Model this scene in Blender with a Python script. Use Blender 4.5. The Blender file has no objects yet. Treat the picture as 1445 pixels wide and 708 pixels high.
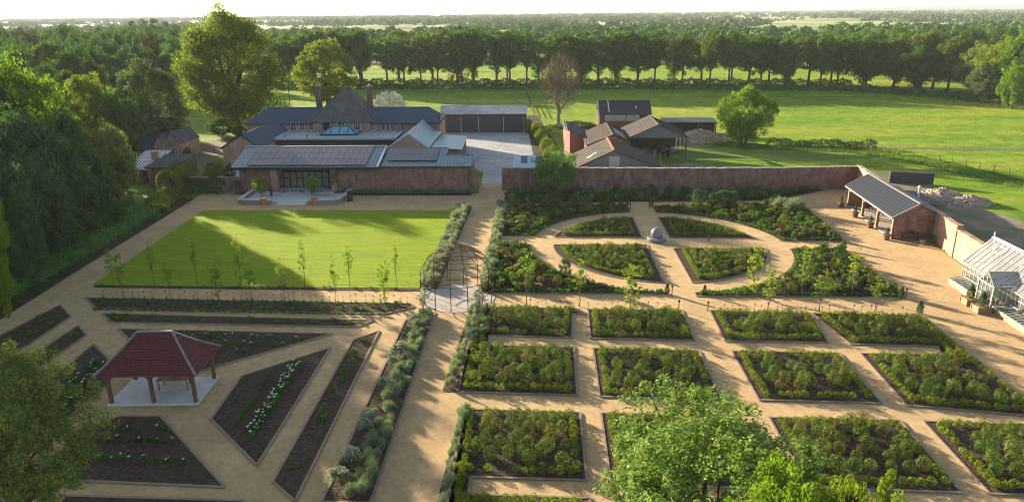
import bpy, math, random
import numpy as np
from mathutils import Vector, Matrix

SC = bpy.context.scene
COL = SC.collection
PI = math.pi
rnd = random.Random(11)
NR = np.random.default_rng(7)

# ------------------------------------------------------------------ survey camera
PW, PH, FPX = 1445.0, 708.0, 1020.0
YAW, PITCH, ROLL, CAMZ = .0395, .3187, -.0101, 24.0
_f = Vector((-math.sin(YAW)*math.cos(PITCH), math.cos(YAW)*math.cos(PITCH), -math.sin(PITCH)))
_r0 = Vector((math.cos(YAW), math.sin(YAW), 0)); _u0 = _r0.cross(_f)
CR = math.cos(ROLL)*_r0 + math.sin(ROLL)*_u0
CU = -math.sin(ROLL)*_r0 + math.cos(ROLL)*_u0
CF = _f
def ray(px, py):
    return CR*((px-PW/2)/FPX) + CU*(-(py-PH/2)/FPX) + CF
def G(px, py, z=0.0):
    d = ray(px, py); t = (z-CAMZ)/d.z
    return (d.x*t, d.y*t)
def at(px, py, Y):
    d = ray(px, py); t = Y/d.y
    return (d.x*t, Y, CAMZ+d.z*t)
def GP(pts): return [G(*p) for p in pts]

# ------------------------------------------------------------------ object helpers
OFF = {}
def put(o, parent=None):
    COL.objects.link(o)
    if parent is not None: o.parent = parent
    return o
def tag(o, label=None, cat=None, group=None, kind=None):
    if label: o['label'] = label
    if cat: o['category'] = cat
    if group: o['group'] = group
    if kind or cat: o['kind'] = kind or 'thing'
    return o
def thing(name, label, cat, loc=(0, 0, 0), rz=0.0, group=None):
    o = bpy.data.objects.new(name, None); put(o)
    o.empty_display_size = .3
    o.location = loc; o.rotation_euler = (0, 0, rz)
    OFF[o.name] = Vector(loc)
    return tag(o, label, cat, group)
def dup(o, loc=None, rz=None, sc=None, label=None, group=None):
    c = o.copy(); COL.objects.link(c)
    for ch in o.children:
        d = ch.copy(); COL.objects.link(d); d.parent = c
        for g in ch.children:
            e = g.copy(); COL.objects.link(e); e.parent = d
    if loc is not None: c.location = loc; OFF[c.name] = Vector(loc)
    if rz is not None: c.rotation_euler = (0, 0, rz)
    if sc is not None: c.scale = sc if hasattr(sc, '__len__') else (sc, sc, sc)
    if label: c['label'] = label
    if group: c['group'] = group
    return c

class MB:
    """collects shapes, builds ONE mesh object"""
    def __init__(s): s.v = []; s.f = []; s.m = []; s.cur = 0
    def add(s, vs, fs):
        b = len(s.v); s.v += [tuple(p) for p in vs]
        for f in fs: s.f.append(tuple(i+b for i in f)); s.m.append(s.cur)
        return s
    def box(s, c, d, rz=0, M=None):
        x, y, z = d[0]/2, d[1]/2, d[2]/2
        vs = [Vector(p) for p in ((-x,-y,-z),(x,-y,-z),(x,y,-z),(-x,y,-z),(-x,-y,z),(x,-y,z),(x,y,z),(-x,y,z))]
        R = M if M is not None else Matrix.Rotation(rz, 3, 'Z')
        vs = [R@p+Vector(c) for p in vs]
        return s.add(vs, [(3,2,1,0),(4,5,6,7),(0,1,5,4),(1,2,6,5),(2,3,7,6),(3,0,4,7)])
    def bx(s, x0, x1, y0, y1, z0, z1):
        return s.box(((x0+x1)/2, (y0+y1)/2, (z0+z1)/2), (abs(x1-x0), abs(y1-y0), abs(z1-z0)))
    def bar(s, p, q, w, h=None):
        """square bar from p to q"""
        p, q = Vector(p), Vector(q); d = q-p; L = d.length
        if L < 1e-6: return s
        h = h or w
        zz = d.normalized(); up = Vector((0, 0, 1)) if abs(zz.z) < .95 else Vector((0, 1, 0))
        xx = up.cross(zz).normalized(); yy = zz.cross(xx)
        M = Matrix((xx, yy, zz)).transposed()
        return s.box((p+q)/2, (w, h, L), M=M)
    def tube(s, pts, rads, n=8, cap=True):
        pts = [Vector(p) for p in pts]; b = len(s.v); k = len(pts)
        if not hasattr(rads, '__len__'): rads = [rads]*k
        for i, p in enumerate(pts):
            t = (pts[min(i+1, k-1)]-pts[max(i-1, 0)]).normalized()
            a = Vector((0, 0, 1)) if abs(t.z) < .9 else Vector((1, 0, 0))
            x = a.cross(t).normalized(); y = t.cross(x)
            for j in range(n):
                th = 2*PI*j/n
                s.v.append(tuple(p+(x*math.cos(th)+y*math.sin(th))*rads[i]))
        for i in range(k-1):
            for j in range(n):
                j2 = (j+1) % n
                s.f.append((b+i*n+j, b+i*n+j2, b+(i+1)*n+j2, b+(i+1)*n+j)); s.m.append(s.cur)
        if cap:
            s.f.append(tuple(b+j for j in reversed(range(n)))); s.m.append(s.cur)
            s.f.append(tuple(b+(k-1)*n+j for j in range(n))); s.m.append(s.cur)
        return s
    def lathe(s, c, prof, n=20):
        """prof: (r,z) bottom to top"""
        return s.tube([(c[0], c[1], c[2]+z+i*1e-5) for i, (r, z) in enumerate(prof)], [max(r, 1e-3) for r, z in prof], n)
    def prism(s, poly, z0, z1):
        n = len(poly)
        if sum(poly[i][0]*poly[(i+1) % n][1]-poly[(i+1) % n][0]*poly[i][1] for i in range(n)) < 0: poly = poly[::-1]
        vs = [(p[0], p[1], z0) for p in poly]+[(p[0], p[1], z1) for p in poly]
        fs = [tuple(reversed(range(n))), tuple(range(n, 2*n))]+[(i, (i+1) % n, (i+1) % n+n, i+n) for i in range(n)]
        return s.add(vs, fs)
    def slab(s, quad, t):
        """quad (4 points, any plane) thickened downwards by t along its normal"""
        q = [Vector(p) for p in quad]; n = (q[1]-q[0]).cross(q[3]-q[0]).normalized()
        if n.z < 0: q = [q[0], q[3], q[2], q[1]]; n = -n
        b = [p-n*t for p in q]
        return s.add(q+b, [(0,1,2,3),(7,6,5,4),(0,4,5,1),(1,5,6,2),(2,6,7,3),(3,7,4,0)])
    def sphere(s, c, r, n=12, m=8, sz=1.0):
        prof = [(r*math.sin(PI*i/m), -r*sz*math.cos(PI*i/m)) for i in range(m+1)]
        return s.lathe((c[0], c[1], c[2]), prof, n)
    def build(s, name, mat, parent=None, local=False, smooth=False, origin=None):
        me = bpy.data.meshes.new(name)
        o_ = Vector((0, 0, 0))
        if parent is not None and not local:
            p = parent
            while p is not None:
                o_ += Vector(p.location); p = p.parent
        if origin is not None: o_ = Vector(origin)
        me.from_pydata([(x-o_.x, y-o_.y, z-o_.z) for x, y, z in s.v], [], s.f)
        for mm in (mat if isinstance(mat, (list, tuple)) else [mat]): me.materials.append(mm)
        if max(s.m, default=0) > 0: me.polygons.foreach_set('material_index', s.m)
        if smooth: me.polygons.foreach_set('use_smooth', [True]*len(s.f))
        me.update()
        ob = bpy.data.objects.new(name, me); put(ob, parent)
        if origin is not None: ob.location = origin
        return ob

def quads_mesh(name, verts, mat):
    """verts: (n,4,3) array of loose quads"""
    n = len(verts); me = bpy.data.meshes.new(name)
    me.vertices.add(n*4); me.vertices.foreach_set('co', np.ascontiguousarray(verts, dtype=np.float32).ravel())
    me.loops.add(n*4); me.loops.foreach_set('vertex_index', np.arange(n*4, dtype=np.int32))
    me.polygons.add(n); me.polygons.foreach_set('loop_start', np.arange(0, n*4, 4, dtype=np.int32))
    me.materials.append(mat); me.update(calc_edges=True)
    return me
def mobj(name, me, parent=None, loc=(0, 0, 0)):
    o = bpy.data.objects.new(name, me); put(o, parent); o.location = loc; return o

# ------------------------------------------------------------------ materials
def newmat(name):
    m = bpy.data.materials.new(name); m.use_nodes = True
    nt = m.node_tree; nt.nodes.clear()
    return m, nt, nt.nodes, nt.links
def N(nt, t, **kw):
    n = nt.nodes.new(t)
    for k, v in kw.items():
        if k in n.inputs.keys() if isinstance(k, str) else False: n.inputs[k].default_value = v
        else: setattr(n, k, v)
    return n
def c4(c): return (c[0], c[1], c[2], 1)
def ramp(nt, stops):
    r = nt.nodes.new('ShaderNodeValToRGB'); e = r.color_ramp.elements
    while len(e) > 1: e.remove(e[-1])
    e[0].position = stops[0][0]; e[0].color = c4(stops[0][1])
    for p, c in stops[1:]:
        x = e.new(p); x.color = c4(c)
    return r
def surf(name, cols, scale=4.0, rough=.85, spec=.3, bump=0.0, bscale=None, detail=6, metal=0.0, big=None, coord='pos', sheen=0.0, sheen_tint=None, stretch=None):
    """noise-mottled surface: cols = 2+ colours along a noise ramp; big = (scale, colour, amount) second larger mottling"""
    m, nt, nd, lk = newmat(name)
    if coord == 'pos':
        g = nt.nodes.new('ShaderNodeNewGeometry'); v = g.outputs['Position']
    else:
        g = nt.nodes.new('ShaderNodeTexCoord'); v = g.outputs['Object']
    if stretch:
        mp = nt.nodes.new('ShaderNodeMapping'); mp.inputs['Scale'].default_value = stretch
        lk.new(v, mp.inputs['Vector']); v = mp.outputs['Vector']
    nz = N(nt, 'ShaderNodeTexNoise'); nz.inputs['Scale'].default_value = scale; nz.inputs['Detail'].default_value = detail; nz.inputs['Roughness'].default_value = .65
    lk.new(v, nz.inputs['Vector'])
    k = len(cols); r = ramp(nt, [(.3+.4*i/max(1, k-1), c) for i, c in enumerate(cols)])
    lk.new(nz.outputs['Fac'], r.inputs['Fac']); out = r.outputs['Color']
    if big:
        n2 = N(nt, 'ShaderNodeTexNoise'); n2.inputs['Scale'].default_value = big[0]; n2.inputs['Detail'].default_value = 4
        lk.new(v, n2.inputs['Vector'])
        r2 = ramp(nt, [(.42, (0, 0, 0)), (.62, (big[2],)*3)]); lk.new(n2.outputs['Fac'], r2.inputs['Fac'])
        mx = N(nt, 'ShaderNodeMixRGB'); mx.inputs['Color2'].default_value = c4(big[1])
        lk.new(r2.outputs['Color'], mx.inputs['Fac']); lk.new(out, mx.inputs['Color1']); out = mx.outputs['Color']
    p = N(nt, 'ShaderNodeBsdfPrincipled'); p.inputs['Roughness'].default_value = rough; p.inputs['Metallic'].default_value = metal
    p.inputs['Specular IOR Level'].default_value = spec
    if sheen:
        p.inputs['Sheen Weight'].default_value = sheen; p.inputs['Sheen Roughness'].default_value = .45
        p.inputs['Sheen Tint'].default_value = c4(sheen_tint or (1, 1, 1))
    lk.new(out, p.inputs['Base Color'])
    if bump:
        nb = N(nt, 'ShaderNodeTexNoise'); nb.inputs['Scale'].default_value = bscale or scale*3; nb.inputs['Detail'].default_value = 5
        lk.new(v, nb.inputs['Vector'])
        b = N(nt, 'ShaderNodeBump'); b.inputs['Strength'].default_value = bump; b.inputs['Distance'].default_value = .1
        lk.new(nb.outputs['Fac'], b.inputs['Height']); lk.new(b.outputs['Normal'], p.inputs['Normal'])
    o = N(nt, 'ShaderNodeOutputMaterial'); lk.new(p.outputs[0], o.inputs[0])
    return m
def add_speckle(m, scale, lo, hi, stretch=None, scale2=None):
    nt = m.node_tree; p = next(n for n in nt.nodes if n.type == 'BSDF_PRINCIPLED'); l = p.inputs['Base Color'].links[0]; src = l.from_socket
    g = nt.nodes.new('ShaderNodeNewGeometry'); v = g.outputs['Position']
    for sc_ in (scale, scale2):
        if not sc_: continue
        nz = nt.nodes.new('ShaderNodeTexNoise'); nz.inputs['Scale'].default_value = sc_; nz.inputs['Detail'].default_value = 7; nz.inputs['Roughness'].default_value = .75
        if stretch:
            mp = nt.nodes.new('ShaderNodeMapping'); mp.inputs['Scale'].default_value = stretch; nt.links.new(v, mp.inputs[0]); nt.links.new(mp.outputs[0], nz.inputs['Vector'])
        else: nt.links.new(v, nz.inputs['Vector'])
        r = ramp(nt, [(.3, (lo,)*3), (.7, (hi,)*3)]); nt.links.new(nz.outputs['Fac'], r.inputs['Fac'])
        mx = nt.nodes.new('ShaderNodeMixRGB'); mx.blend_type = 'MULTIPLY'; mx.inputs['Fac'].default_value = 1
        nt.links.new(src, mx.inputs['Color1']); nt.links.new(r.outputs[0], mx.inputs['Color2']); src = mx.outputs['Color']
    nt.links.new(src, p.inputs['Base Color'])
def brickmat(name, c1, c2, mortar, stain=(.12, .10, .09), pale=(.42, .34, .28)):
    m, nt, nd, lk = newmat(name)
    g = nt.nodes.new('ShaderNodeNewGeometry'); sp = N(nt, 'ShaderNodeSeparateXYZ'); lk.new(g.outputs['Position'], sp.inputs[0])
    ad = N(nt, 'ShaderNodeMath', operation='ADD'); lk.new(sp.outputs[0], ad.inputs[0]); lk.new(sp.outputs[1], ad.inputs[1])
    cb = N(nt, 'ShaderNodeCombineXYZ'); lk.new(ad.outputs[0], cb.inputs[0]); lk.new(sp.outputs[2], cb.inputs[1])
    bt = N(nt, 'ShaderNodeTexBrick'); lk.new(cb.outputs[0], bt.inputs['Vector'])
    bt.inputs['Scale'].default_value = 1.0; bt.inputs['Brick Width'].default_value = .46; bt.inputs['Row Height'].default_value = .15
    bt.inputs['Mortar Size'].default_value = .014; bt.inputs['Color1'].default_value = c4(c1); bt.inputs['Color2'].default_value = c4(c2); bt.inputs['Mortar'].default_value = c4(mortar)
    n1 = N(nt, 'ShaderNodeTexNoise'); n1.inputs['Scale'].default_value = .6; n1.inputs['Detail'].default_value = 9; n1.inputs['Roughness'].default_value = .7
    lk.new(g.outputs['Position'], n1.inputs['Vector'])
    r1 = ramp(nt, [(.45, (0, 0, 0)), (.7, (.75,)*3)]); lk.new(n1.outputs['Fac'], r1.inputs['Fac'])
    m1 = N(nt, 'ShaderNodeMixRGB'); m1.inputs['Color2'].default_value = c4(pale); lk.new(r1.outputs['Color'], m1.inputs['Fac']); lk.new(bt.outputs['Color'], m1.inputs['Color1'])
    n2 = N(nt, 'ShaderNodeTexNoise'); n2.inputs['Scale'].default_value = 1.3; n2.inputs['Detail'].default_value = 6
    mp = N(nt, 'ShaderNodeMapping'); mp.inputs['Scale'].default_value = (1, 1, .45); mp.inputs['Location'].default_value = (7, 3, 1)
    lk.new(g.outputs['Position'], mp.inputs[0]); lk.new(mp.outputs[0], n2.inputs['Vector'])
    r2 = ramp(nt, [(.45, (0, 0, 0)), (.75, (.8,)*3)]); lk.new(n2.outputs['Fac'], r2.inputs['Fac'])
    m2 = N(nt, 'ShaderNodeMixRGB'); m2.inputs['Color2'].default_value = c4(stain); lk.new(r2.outputs['Color'], m2.inputs['Fac']); lk.new(m1.outputs['Color'], m2.inputs['Color1'])
    p = N(nt, 'ShaderNodeBsdfPrincipled'); p.inputs['Roughness'].default_value = .9; p.inputs['Specular IOR Level'].default_value = .2
    lk.new(m2.outputs['Color'], p.inputs['Base Color'])
    b = N(nt, 'ShaderNodeBump'); b.inputs['Strength'].default_value = .35; b.inputs['Distance'].default_value = .03
    lk.new(bt.outputs['Fac'], b.inputs['Height']); b.invert = True; lk.new(b.outputs['Normal'], p.inputs['Normal'])
    o = N(nt, 'ShaderNodeOutputMaterial'); lk.new(p.outputs[0], o.inputs[0])
    return m
def leafmat(name, cols, trans=.38, tcol=None, hue=.02, val=.25, rough=.8):
    """foliage: colour differs leaf by leaf and plant by plant; light shines through"""
    m, nt, nd, lk = newmat(name)
    g = nt.nodes.new('ShaderNodeNewGeometry'); oi = nt.nodes.new('ShaderNodeObjectInfo')
    r = ramp(nt, [(i/max(1, len(cols)-1), c) for i, c in enumerate(cols)]); lk.new(g.outputs['Random Per Island'], r.inputs['Fac'])
    nz = N(nt, 'ShaderNodeTexNoise'); nz.inputs['Scale'].default_value = .45; nz.inputs['Detail'].default_value = 3; lk.new(g.outputs['Position'], nz.inputs['Vector'])
    h = N(nt, 'ShaderNodeHueSaturation')
    mh = N(nt, 'ShaderNodeMapRange'); mh.inputs['To Min'].default_value = .5-hue; mh.inputs['To Max'].default_value = .5+hue; lk.new(oi.outputs['Random'], mh.inputs['Value'])
    lk.new(mh.outputs[0], h.inputs['Hue'])
    mv = N(nt, 'ShaderNodeMapRange'); mv.inputs['From Min'].default_value = .3; mv.inputs['From Max'].default_value = .7
    mv.inputs['To Min'].default_value = 1-val; mv.inputs['To Max'].default_value = 1+val; lk.new(nz.outputs['Fac'], mv.inputs['Value'])
    lk.new(mv.outputs[0], h.inputs['Value']); lk.new(r.outputs['Color'], h.inputs['Color'])
    p = N(nt, 'ShaderNodeBsdfPrincipled'); p.inputs['Roughness'].default_value = rough; p.inputs['Specular IOR Level'].default_value = .1
    lk.new(h.outputs['Color'], p.inputs['Base Color'])
    t = N(nt, 'ShaderNodeBsdfTranslucent')
    mt = N(nt, 'ShaderNodeMixRGB', blend_type='MULTIPLY'); mt.inputs['Fac'].default_value = 1; mt.inputs['Color2'].default_value = c4(tcol or (1.12, 1.32, .5))
    lk.new(h.outputs['Color'], mt.inputs['Color1']); lk.new(mt.outputs['Color'], t.inputs['Color'])
    mx = N(nt, 'ShaderNodeMixShader'); mx.inputs['Fac'].default_value = trans
    lk.new(p.outputs[0], mx.inputs[1]); lk.new(t.outputs[0], mx.inputs[2])
    o = N(nt, 'ShaderNodeOutputMaterial'); lk.new(mx.outputs[0], o.inputs[0])
    return m
def glassmat(name, col, alpha=.35, rough=.06):
    m, nt, nd, lk = newmat(name)
    p = N(nt, 'ShaderNodeBsdfPrincipled'); p.inputs['Base Color'].default_value = c4(col); p.inputs['Roughness'].default_value = rough
    p.inputs['Specular IOR Level'].default_value = .5
    t = N(nt, 'ShaderNodeBsdfTransparent'); t.inputs['Color'].default_value = (.9, .95, .95, 1)
    mx = N(nt, 'ShaderNodeMixShader'); mx.inputs['Fac'].default_value = 1-alpha
    lk.new(p.outputs[0], mx.inputs[1]); lk.new(t.outputs[0], mx.inputs[2])
    o = N(nt, 'ShaderNodeOutputMaterial'); lk.new(mx.outputs[0], o.inputs[0]); return m

M = {}
M['gravel'] = surf('gravel', [(.40, .270, .135), (.49, .340, .178), (.56, .395, .215)], 2.2, .95, .1, .9, 45, 10, big=(.22, (.39, .262, .135), .5))
M['grassfield'] = None
M['soil'] = surf('soil', [(.030, .021, .016), (.055, .038, .028), (.085, .06, .045)], 3.5, 1, .1, 1.0, 9, 8)
M['edging'] = surf('edging', [(.16, .115, .08), (.26, .19, .13)], 3, .8, .2, .2)
M['concrete'] = surf('concrete', [(.26, .27, .275), (.33, .335, .335)], .8, .9, .2, .15, 12, big=(.12, (.21, .215, .22), .7))
M['paving'] = surf('paving', [(.29, .24, .20), (.40, .345, .295)], 2.5, .85, .2, .3, 10, big=(.6, (.36, .31, .27), .6))
M['slab'] = surf('slab', [(.40, .39, .38), (.52, .51, .50)], 1.2, .85, .2, .2, 12)
M['stone'] = surf('stone', [(.13, .105, .085), (.24, .20, .165), (.17, .14, .12)], 4, .9, .2, .6, 7)
M['coping'] = surf('coping', [(.34, .325, .30), (.46, .44, .41)], 3, .85, .2, .2)
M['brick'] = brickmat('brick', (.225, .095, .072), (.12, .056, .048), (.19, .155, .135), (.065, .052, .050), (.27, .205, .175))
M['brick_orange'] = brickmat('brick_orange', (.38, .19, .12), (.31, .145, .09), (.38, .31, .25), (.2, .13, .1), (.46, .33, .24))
M['brick_house'] = brickmat('brick_house', (.33, .18, .13), (.26, .14, .105), (.34, .28, .23), (.2, .14, .11), (.40, .28, .22))
M['brick_red'] = brickmat('brick_red', (.30, .085, .055), (.24, .07, .05), (.26, .16, .13), (.17, .07, .06), (.33, .14, .10))
M['slate'] = surf('slate', [(.055, .072, .102), (.080, .10, .132)], 6, .9, .04, .35, 14, stretch=(1, 1, 3))
M['slate_dark'] = surf('slate_dark', [(.020, .025, .034), (.034, .040, .050)], 6, .9, .04, .35, 14)
M['slate_old'] = surf('slate_old', [(.050, .050, .060), (.088, .085, .090), (.066, .066, .076)], 3.5, .85, .1, .6, 8, big=(.7, (.13, .12, .105), .6))
M['zinc'] = surf('zinc', [(.085, .145, .175), (.12, .185, .215)], 2, .42, .5, .05, metal=.35)
M['zinc_flat'] = surf('zinc_flat', [(.20, .23, .255), (.25, .28, .30)], .8, .5, .5, .05)
M['fascia'] = surf('fascia', [(.012, .014, .016), (.02, .022, .024)], 3, .6, .4)
M['fascia_pale'] = surf('fascia_pale', [(.30, .33, .34), (.36, .39, .40)], 3, .5, .4)
M['asbestos'] = surf('asbestos', [(.066, .048, .038), (.112, .084, .066), (.05, .040, .034)], 3, .9, .2, .5, 6, big=(.5, (.06, .055, .05), .7))
M['asbestos_dark'] = surf('asbestos_dark', [(.045, .045, .05), (.075, .074, .078)], 3, .85, .12, .4, 7)
M['clad_grey'] = surf('clad_grey', [(.10, .105, .105), (.16, .165, .16)], 2, .85, .2, .3, stretch=(6, 6, .6))
M['clad_light'] = surf('clad_light', [(.24, .25, .24), (.32, .33, .31)], 2, .8, .2, .2)
M['barn_red'] = surf('barn_red', [(.13, .045, .035), (.20, .065, .05)], 2, .85, .2, .3, stretch=(6, 6, .5))
M['shedmetal'] = surf('shedmetal', [(.040, .036, .040), (.055, .05, .055)], 2, .6, .3, .05)
M['shutter'] = surf('shutter', [(.022, .030, .042), (.03, .04, .052)], 2, .5, .4, .05)
M['corr_pale'] = surf('corr_pale', [(.35, .33, .31), (.48, .46, .44)], 1.5, .6, .4, .2, big=(.4, (.25, .22, .2), .6))
M['sky_tinted_sheet'] = surf('sky_tinted_sheet', [(.32, .42, .48), (.38, .48, .54)], 1.5, .4, .5, .05)  # pale blue of the reflected sky is put into the sheet colour
M['tile_red'] = surf('tile_red', [(.098, .026, .030), (.155, .042, .044)], 5, .8, .25, .4, 12)
M['lead'] = surf('lead', [(.15, .125, .125), (.22, .19, .19)], 5, .7, .3, .2)
M['oak'] = surf('oak', [(.085, .054, .034), (.14, .09, .055)], 3, .75, .25, .2, stretch=(4, 4, .7))
M['oak_pale'] = surf('oak_pale', [(.20, .125, .072), (.28, .185, .11)], 3, .75, .25, .2, stretch=(4, 4, .7))
M['white'] = surf('white', [(.58, .57, .53), (.66, .65, .61)], 3, .5, .4, .05)
M['sage'] = surf('sage', [(.25, .25, .205), (.31, .305, .255)], 3, .5, .4, .05)
M['rust'] = surf('rust', [(.065, .034, .022), (.11, .055, .034)], 12, .9, .2, .2)
M['black'] = surf('black', [(.012, .012, .012), (.02, .02, .02)], 5, .5, .4)
M['terracotta'] = surf('terracotta', [(.33, .125, .07), (.42, .17, .10)], 6, .85, .2, .15)
M['darkpot'] = surf('darkpot', [(.10, .055, .035), (.16, .09, .055)], 6, .7, .3, .1)
M['statue'] = surf('statue', [(.13, .135, .145), (.22, .225, .235)], 2.5, .6, .4, .15, 5, big=(1.5, (.10, .105, .11), .5), coord='obj')
M['bark'] = surf('bark', [(.055, .042, .032), (.11, .085, .062)], 3, .95, .1, .6, 9, stretch=(3, 3, .6))
M['bark_pale'] = surf('bark_pale', [(.20, .16, .115), (.31, .26, .19)], 3, .95, .1, .4, 9, stretch=(3, 3, .6))
M['bark_young'] = surf('bark_young', [(.10, .08, .06), (.17, .14, .10)], 8, .9, .1, .2)
M['twig'] = surf('twig', [(.125, .095, .058), (.195, .15, .095)], 1.5, .95, .1, .2)
M['rubble'] = surf('rubble', [(.22, .15, .12), (.34, .25, .20), (.42, .35, .29)], 1.6, .95, .1, .5, 5, detail=9)
M['rubble_pale'] = surf('rubble_pale', [(.24, .18, .13), (.42, .33, .25), (.17, .15, .14)], 1.3, .95, .1, .5, 5, detail=9)
M['dirt'] = surf('dirt', [(.155, .125, .095), (.24, .195, .15)], .6, 1, .1, .6, 6, 8, big=(.22, (.085, .105, .035), .7))
M['track'] = surf('track', [(.11, .095, .065), (.17, .145, .105)], .5, 1, .1, .3, 5)
M['cane'] = surf('cane', [(.30, .22, .12), (.38, .29, .17)], 5, .8, .2)
M['darkglass'] = surf('darkglass', [(.012, .015, .018), (.02, .024, .028)], 1, .06, .9)
M['winglass'] = surf('winglass', [(.03, .04, .05), (.06, .075, .09)], .7, .05, .9)
M['doorglass'] = surf('doorglass', [(.10, .11, .11), (.20, .21, .20)], .9, .06, .9)  # pale grey base stands in for reflections in the door panes
M['lantern'] = surf('lantern', [(.06, .20, .31), (.09, .27, .39)], 1.2, .08, .9)
M['solar'] = None
M['glass'] = glassmat('glass', (.16, .18, .18), .25, .05)
M['glass_roof'] = glassmat('glass_roof', (.27, .27, .30), .38, .16)
M['machine'] = surf('machine', [(.03, .028, .026), (.09, .07, .055)], 2, .7, .3)
M['junk'] = surf('junk', [(.08, .09, .10), (.30, .30, .29), (.05, .05, .06)], 2.5, .7, .3)
M['old_coping'] = surf('old_coping', [(.13, .105, .09), (.24, .20, .17), (.36, .33, .30)], 1.8, .9, .2, .5, 6)
M['hill'] = surf('hill', [(.045, .060, .035), (.07, .085, .045)], .004, 1, .1)
M['white_flower'] = leafmat('white_flower', [(.80, .78, .70), (.74, .74, .62)], .3, (1, 1, .95), 0, .05)
M['pink_flower'] = leafmat('pink_flower', [(.55, .22, .24), (.62, .36, .34), (.45, .12, .15)], .3, (1, .9, .9), .01, .1)
M['purple_flower'] = leafmat('purple_flower', [(.16, .07, .14), (.11, .05, .09)], .2, (1, .9, 1), 0, .1)
M['red_flower'] = leafmat('red_flower', [(.50, .05, .03), (.40, .04, .05)], .3, (1, .8, .8), 0, .1)

M['panel_rim'] = surf('panel_rim', [(.13, .13, .14), (.17, .17, .18)], 3, .6, .3)
def solarmat():
    m, nt, nd, lk = newmat('solar_cells')
    g = nt.nodes.new('ShaderNodeNewGeometry')
    mp = N(nt, 'ShaderNodeMapping'); mp.inputs['Scale'].default_value = (.2, .2, .2); lk.new(g.outputs['Position'], mp.inputs[0])
    nz = N(nt, 'ShaderNodeTexNoise'); nz.inputs['Scale'].default_value = 1.5; lk.new(mp.outputs[0], nz.inputs['Vector'])
    r = ramp(nt, [(.35, (.040, .036, .048)), (.65, (.066, .056, .066))]); lk.new(nz.outputs['Fac'], r.inputs['Fac'])
    p = N(nt, 'ShaderNodeBsdfPrincipled'); p.inputs['Roughness'].default_value = .35; p.inputs['Specular IOR Level'].default_value = .3
    lk.new(r.outputs[0], p.inputs['Base Color'])
    o = N(nt, 'ShaderNodeOutputMaterial'); lk.new(p.outputs[0], o.inputs[0]); return m
M['solar'] = solarmat()

def fieldmat():
    """near meadow, patches of longer and yellower grass; beyond 300 m a patchwork of fields"""
    m, nt, nd, lk = newmat('meadow')
    g = nt.nodes.new('ShaderNodeNewGeometry'); pos = g.outputs['Position']
    n1 = N(nt, 'ShaderNodeTexNoise'); n1.inputs['Scale'].default_value = .05; n1.inputs['Detail'].default_value = 7; n1.inputs['Roughness'].default_value = .62
    mp = N(nt, 'ShaderNodeMapping'); mp.inputs['Scale'].default_value = (.4, 1.5, 1); lk.new(pos, mp.inputs[0]); lk.new(mp.outputs[0], n1.inputs['Vector'])
    r1 = ramp(nt, [(.3, (.060, .150, .005)), (.44, (.112, .205, .007)), (.56, (.185, .235, .014)), (.68, (.27, .235, .042))]); lk.new(n1.outputs['Fac'], r1.inputs['Fac'])
    n3 = N(nt, 'ShaderNodeTexNoise'); n3.inputs['Scale'].default_value = .35; n3.inputs['Detail'].default_value = 8; n3.inputs['Roughness'].default_value = .75; lk.new(pos, n3.inputs['Vector'])
    r3 = ramp(nt, [(.3, (.5,)*3), (.7, (1.4,)*3)]); lk.new(n3.outputs['Fac'], r3.inputs['Fac'])
    m3 = N(nt, 'ShaderNodeMixRGB', blend_type='MULTIPLY'); m3.inputs['Fac'].default_value = 1; lk.new(r1.outputs[0], m3.inputs['Color1']); lk.new(r3.outputs[0], m3.inputs['Color2'])
    vo = N(nt, 'ShaderNodeTexVoronoi'); vo.inputs['Scale'].default_value = .0045; lk.new(pos, vo.inputs['Vector'])
    sx = N(nt, 'ShaderNodeSeparateColor'); lk.new(vo.outputs['Color'], sx.inputs[0])
    r2 = ramp(nt, [(0, (.07, .12, .02)), (.35, (.12, .17, .035)), (.6, (.22, .21, .10)), (.85, (.30, .27, .16))]); lk.new(sx.outputs[0], r2.inputs['Fac'])
    sp = N(nt, 'ShaderNodeSeparateXYZ'); lk.new(pos, sp.inputs[0])
    mr = N(nt, 'ShaderNodeMapRange'); mr.inputs['From Min'].default_value = 330; mr.inputs['From Max'].default_value = 420; lk.new(sp.outputs[1], mr.inputs['Value'])
    mx = N(nt, 'ShaderNodeMixRGB'); lk.new(mr.outputs[0], mx.inputs['Fac']); lk.new(m3.outputs[0], mx.inputs['Color1']); lk.new(r2.outputs[0], mx.inputs['Color2'])
    p = N(nt, 'ShaderNodeBsdfPrincipled'); p.inputs['Roughness'].default_value = .9; p.inputs['Specular IOR Level'].default_value = .1
    p.inputs['Sheen Weight'].default_value = .06; p.inputs['Sheen Roughness'].default_value = .5; p.inputs['Sheen Tint'].default_value = (.40, .58, .05, 1)
    lk.new(mx.outputs[0], p.inputs['Base Color'])
    nb = N(nt, 'ShaderNodeTexNoise'); nb.inputs['Scale'].default_value = 2.5; nb.inputs['Detail'].default_value = 8; nb.inputs['Roughness'].default_value = .75; lk.new(pos, nb.inputs['Vector'])
    b = N(nt, 'ShaderNodeBump'); b.inputs['Strength'].default_value = 1; b.inputs['Distance'].default_value = .35
    lk.new(nb.outputs['Fac'], b.inputs['Height']); lk.new(b.outputs['Normal'], p.inputs['Normal'])
    o = N(nt, 'ShaderNodeOutputMaterial'); lk.new(p.outputs[0], o.inputs[0]); return m
M['grassfield'] = fieldmat()
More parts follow.
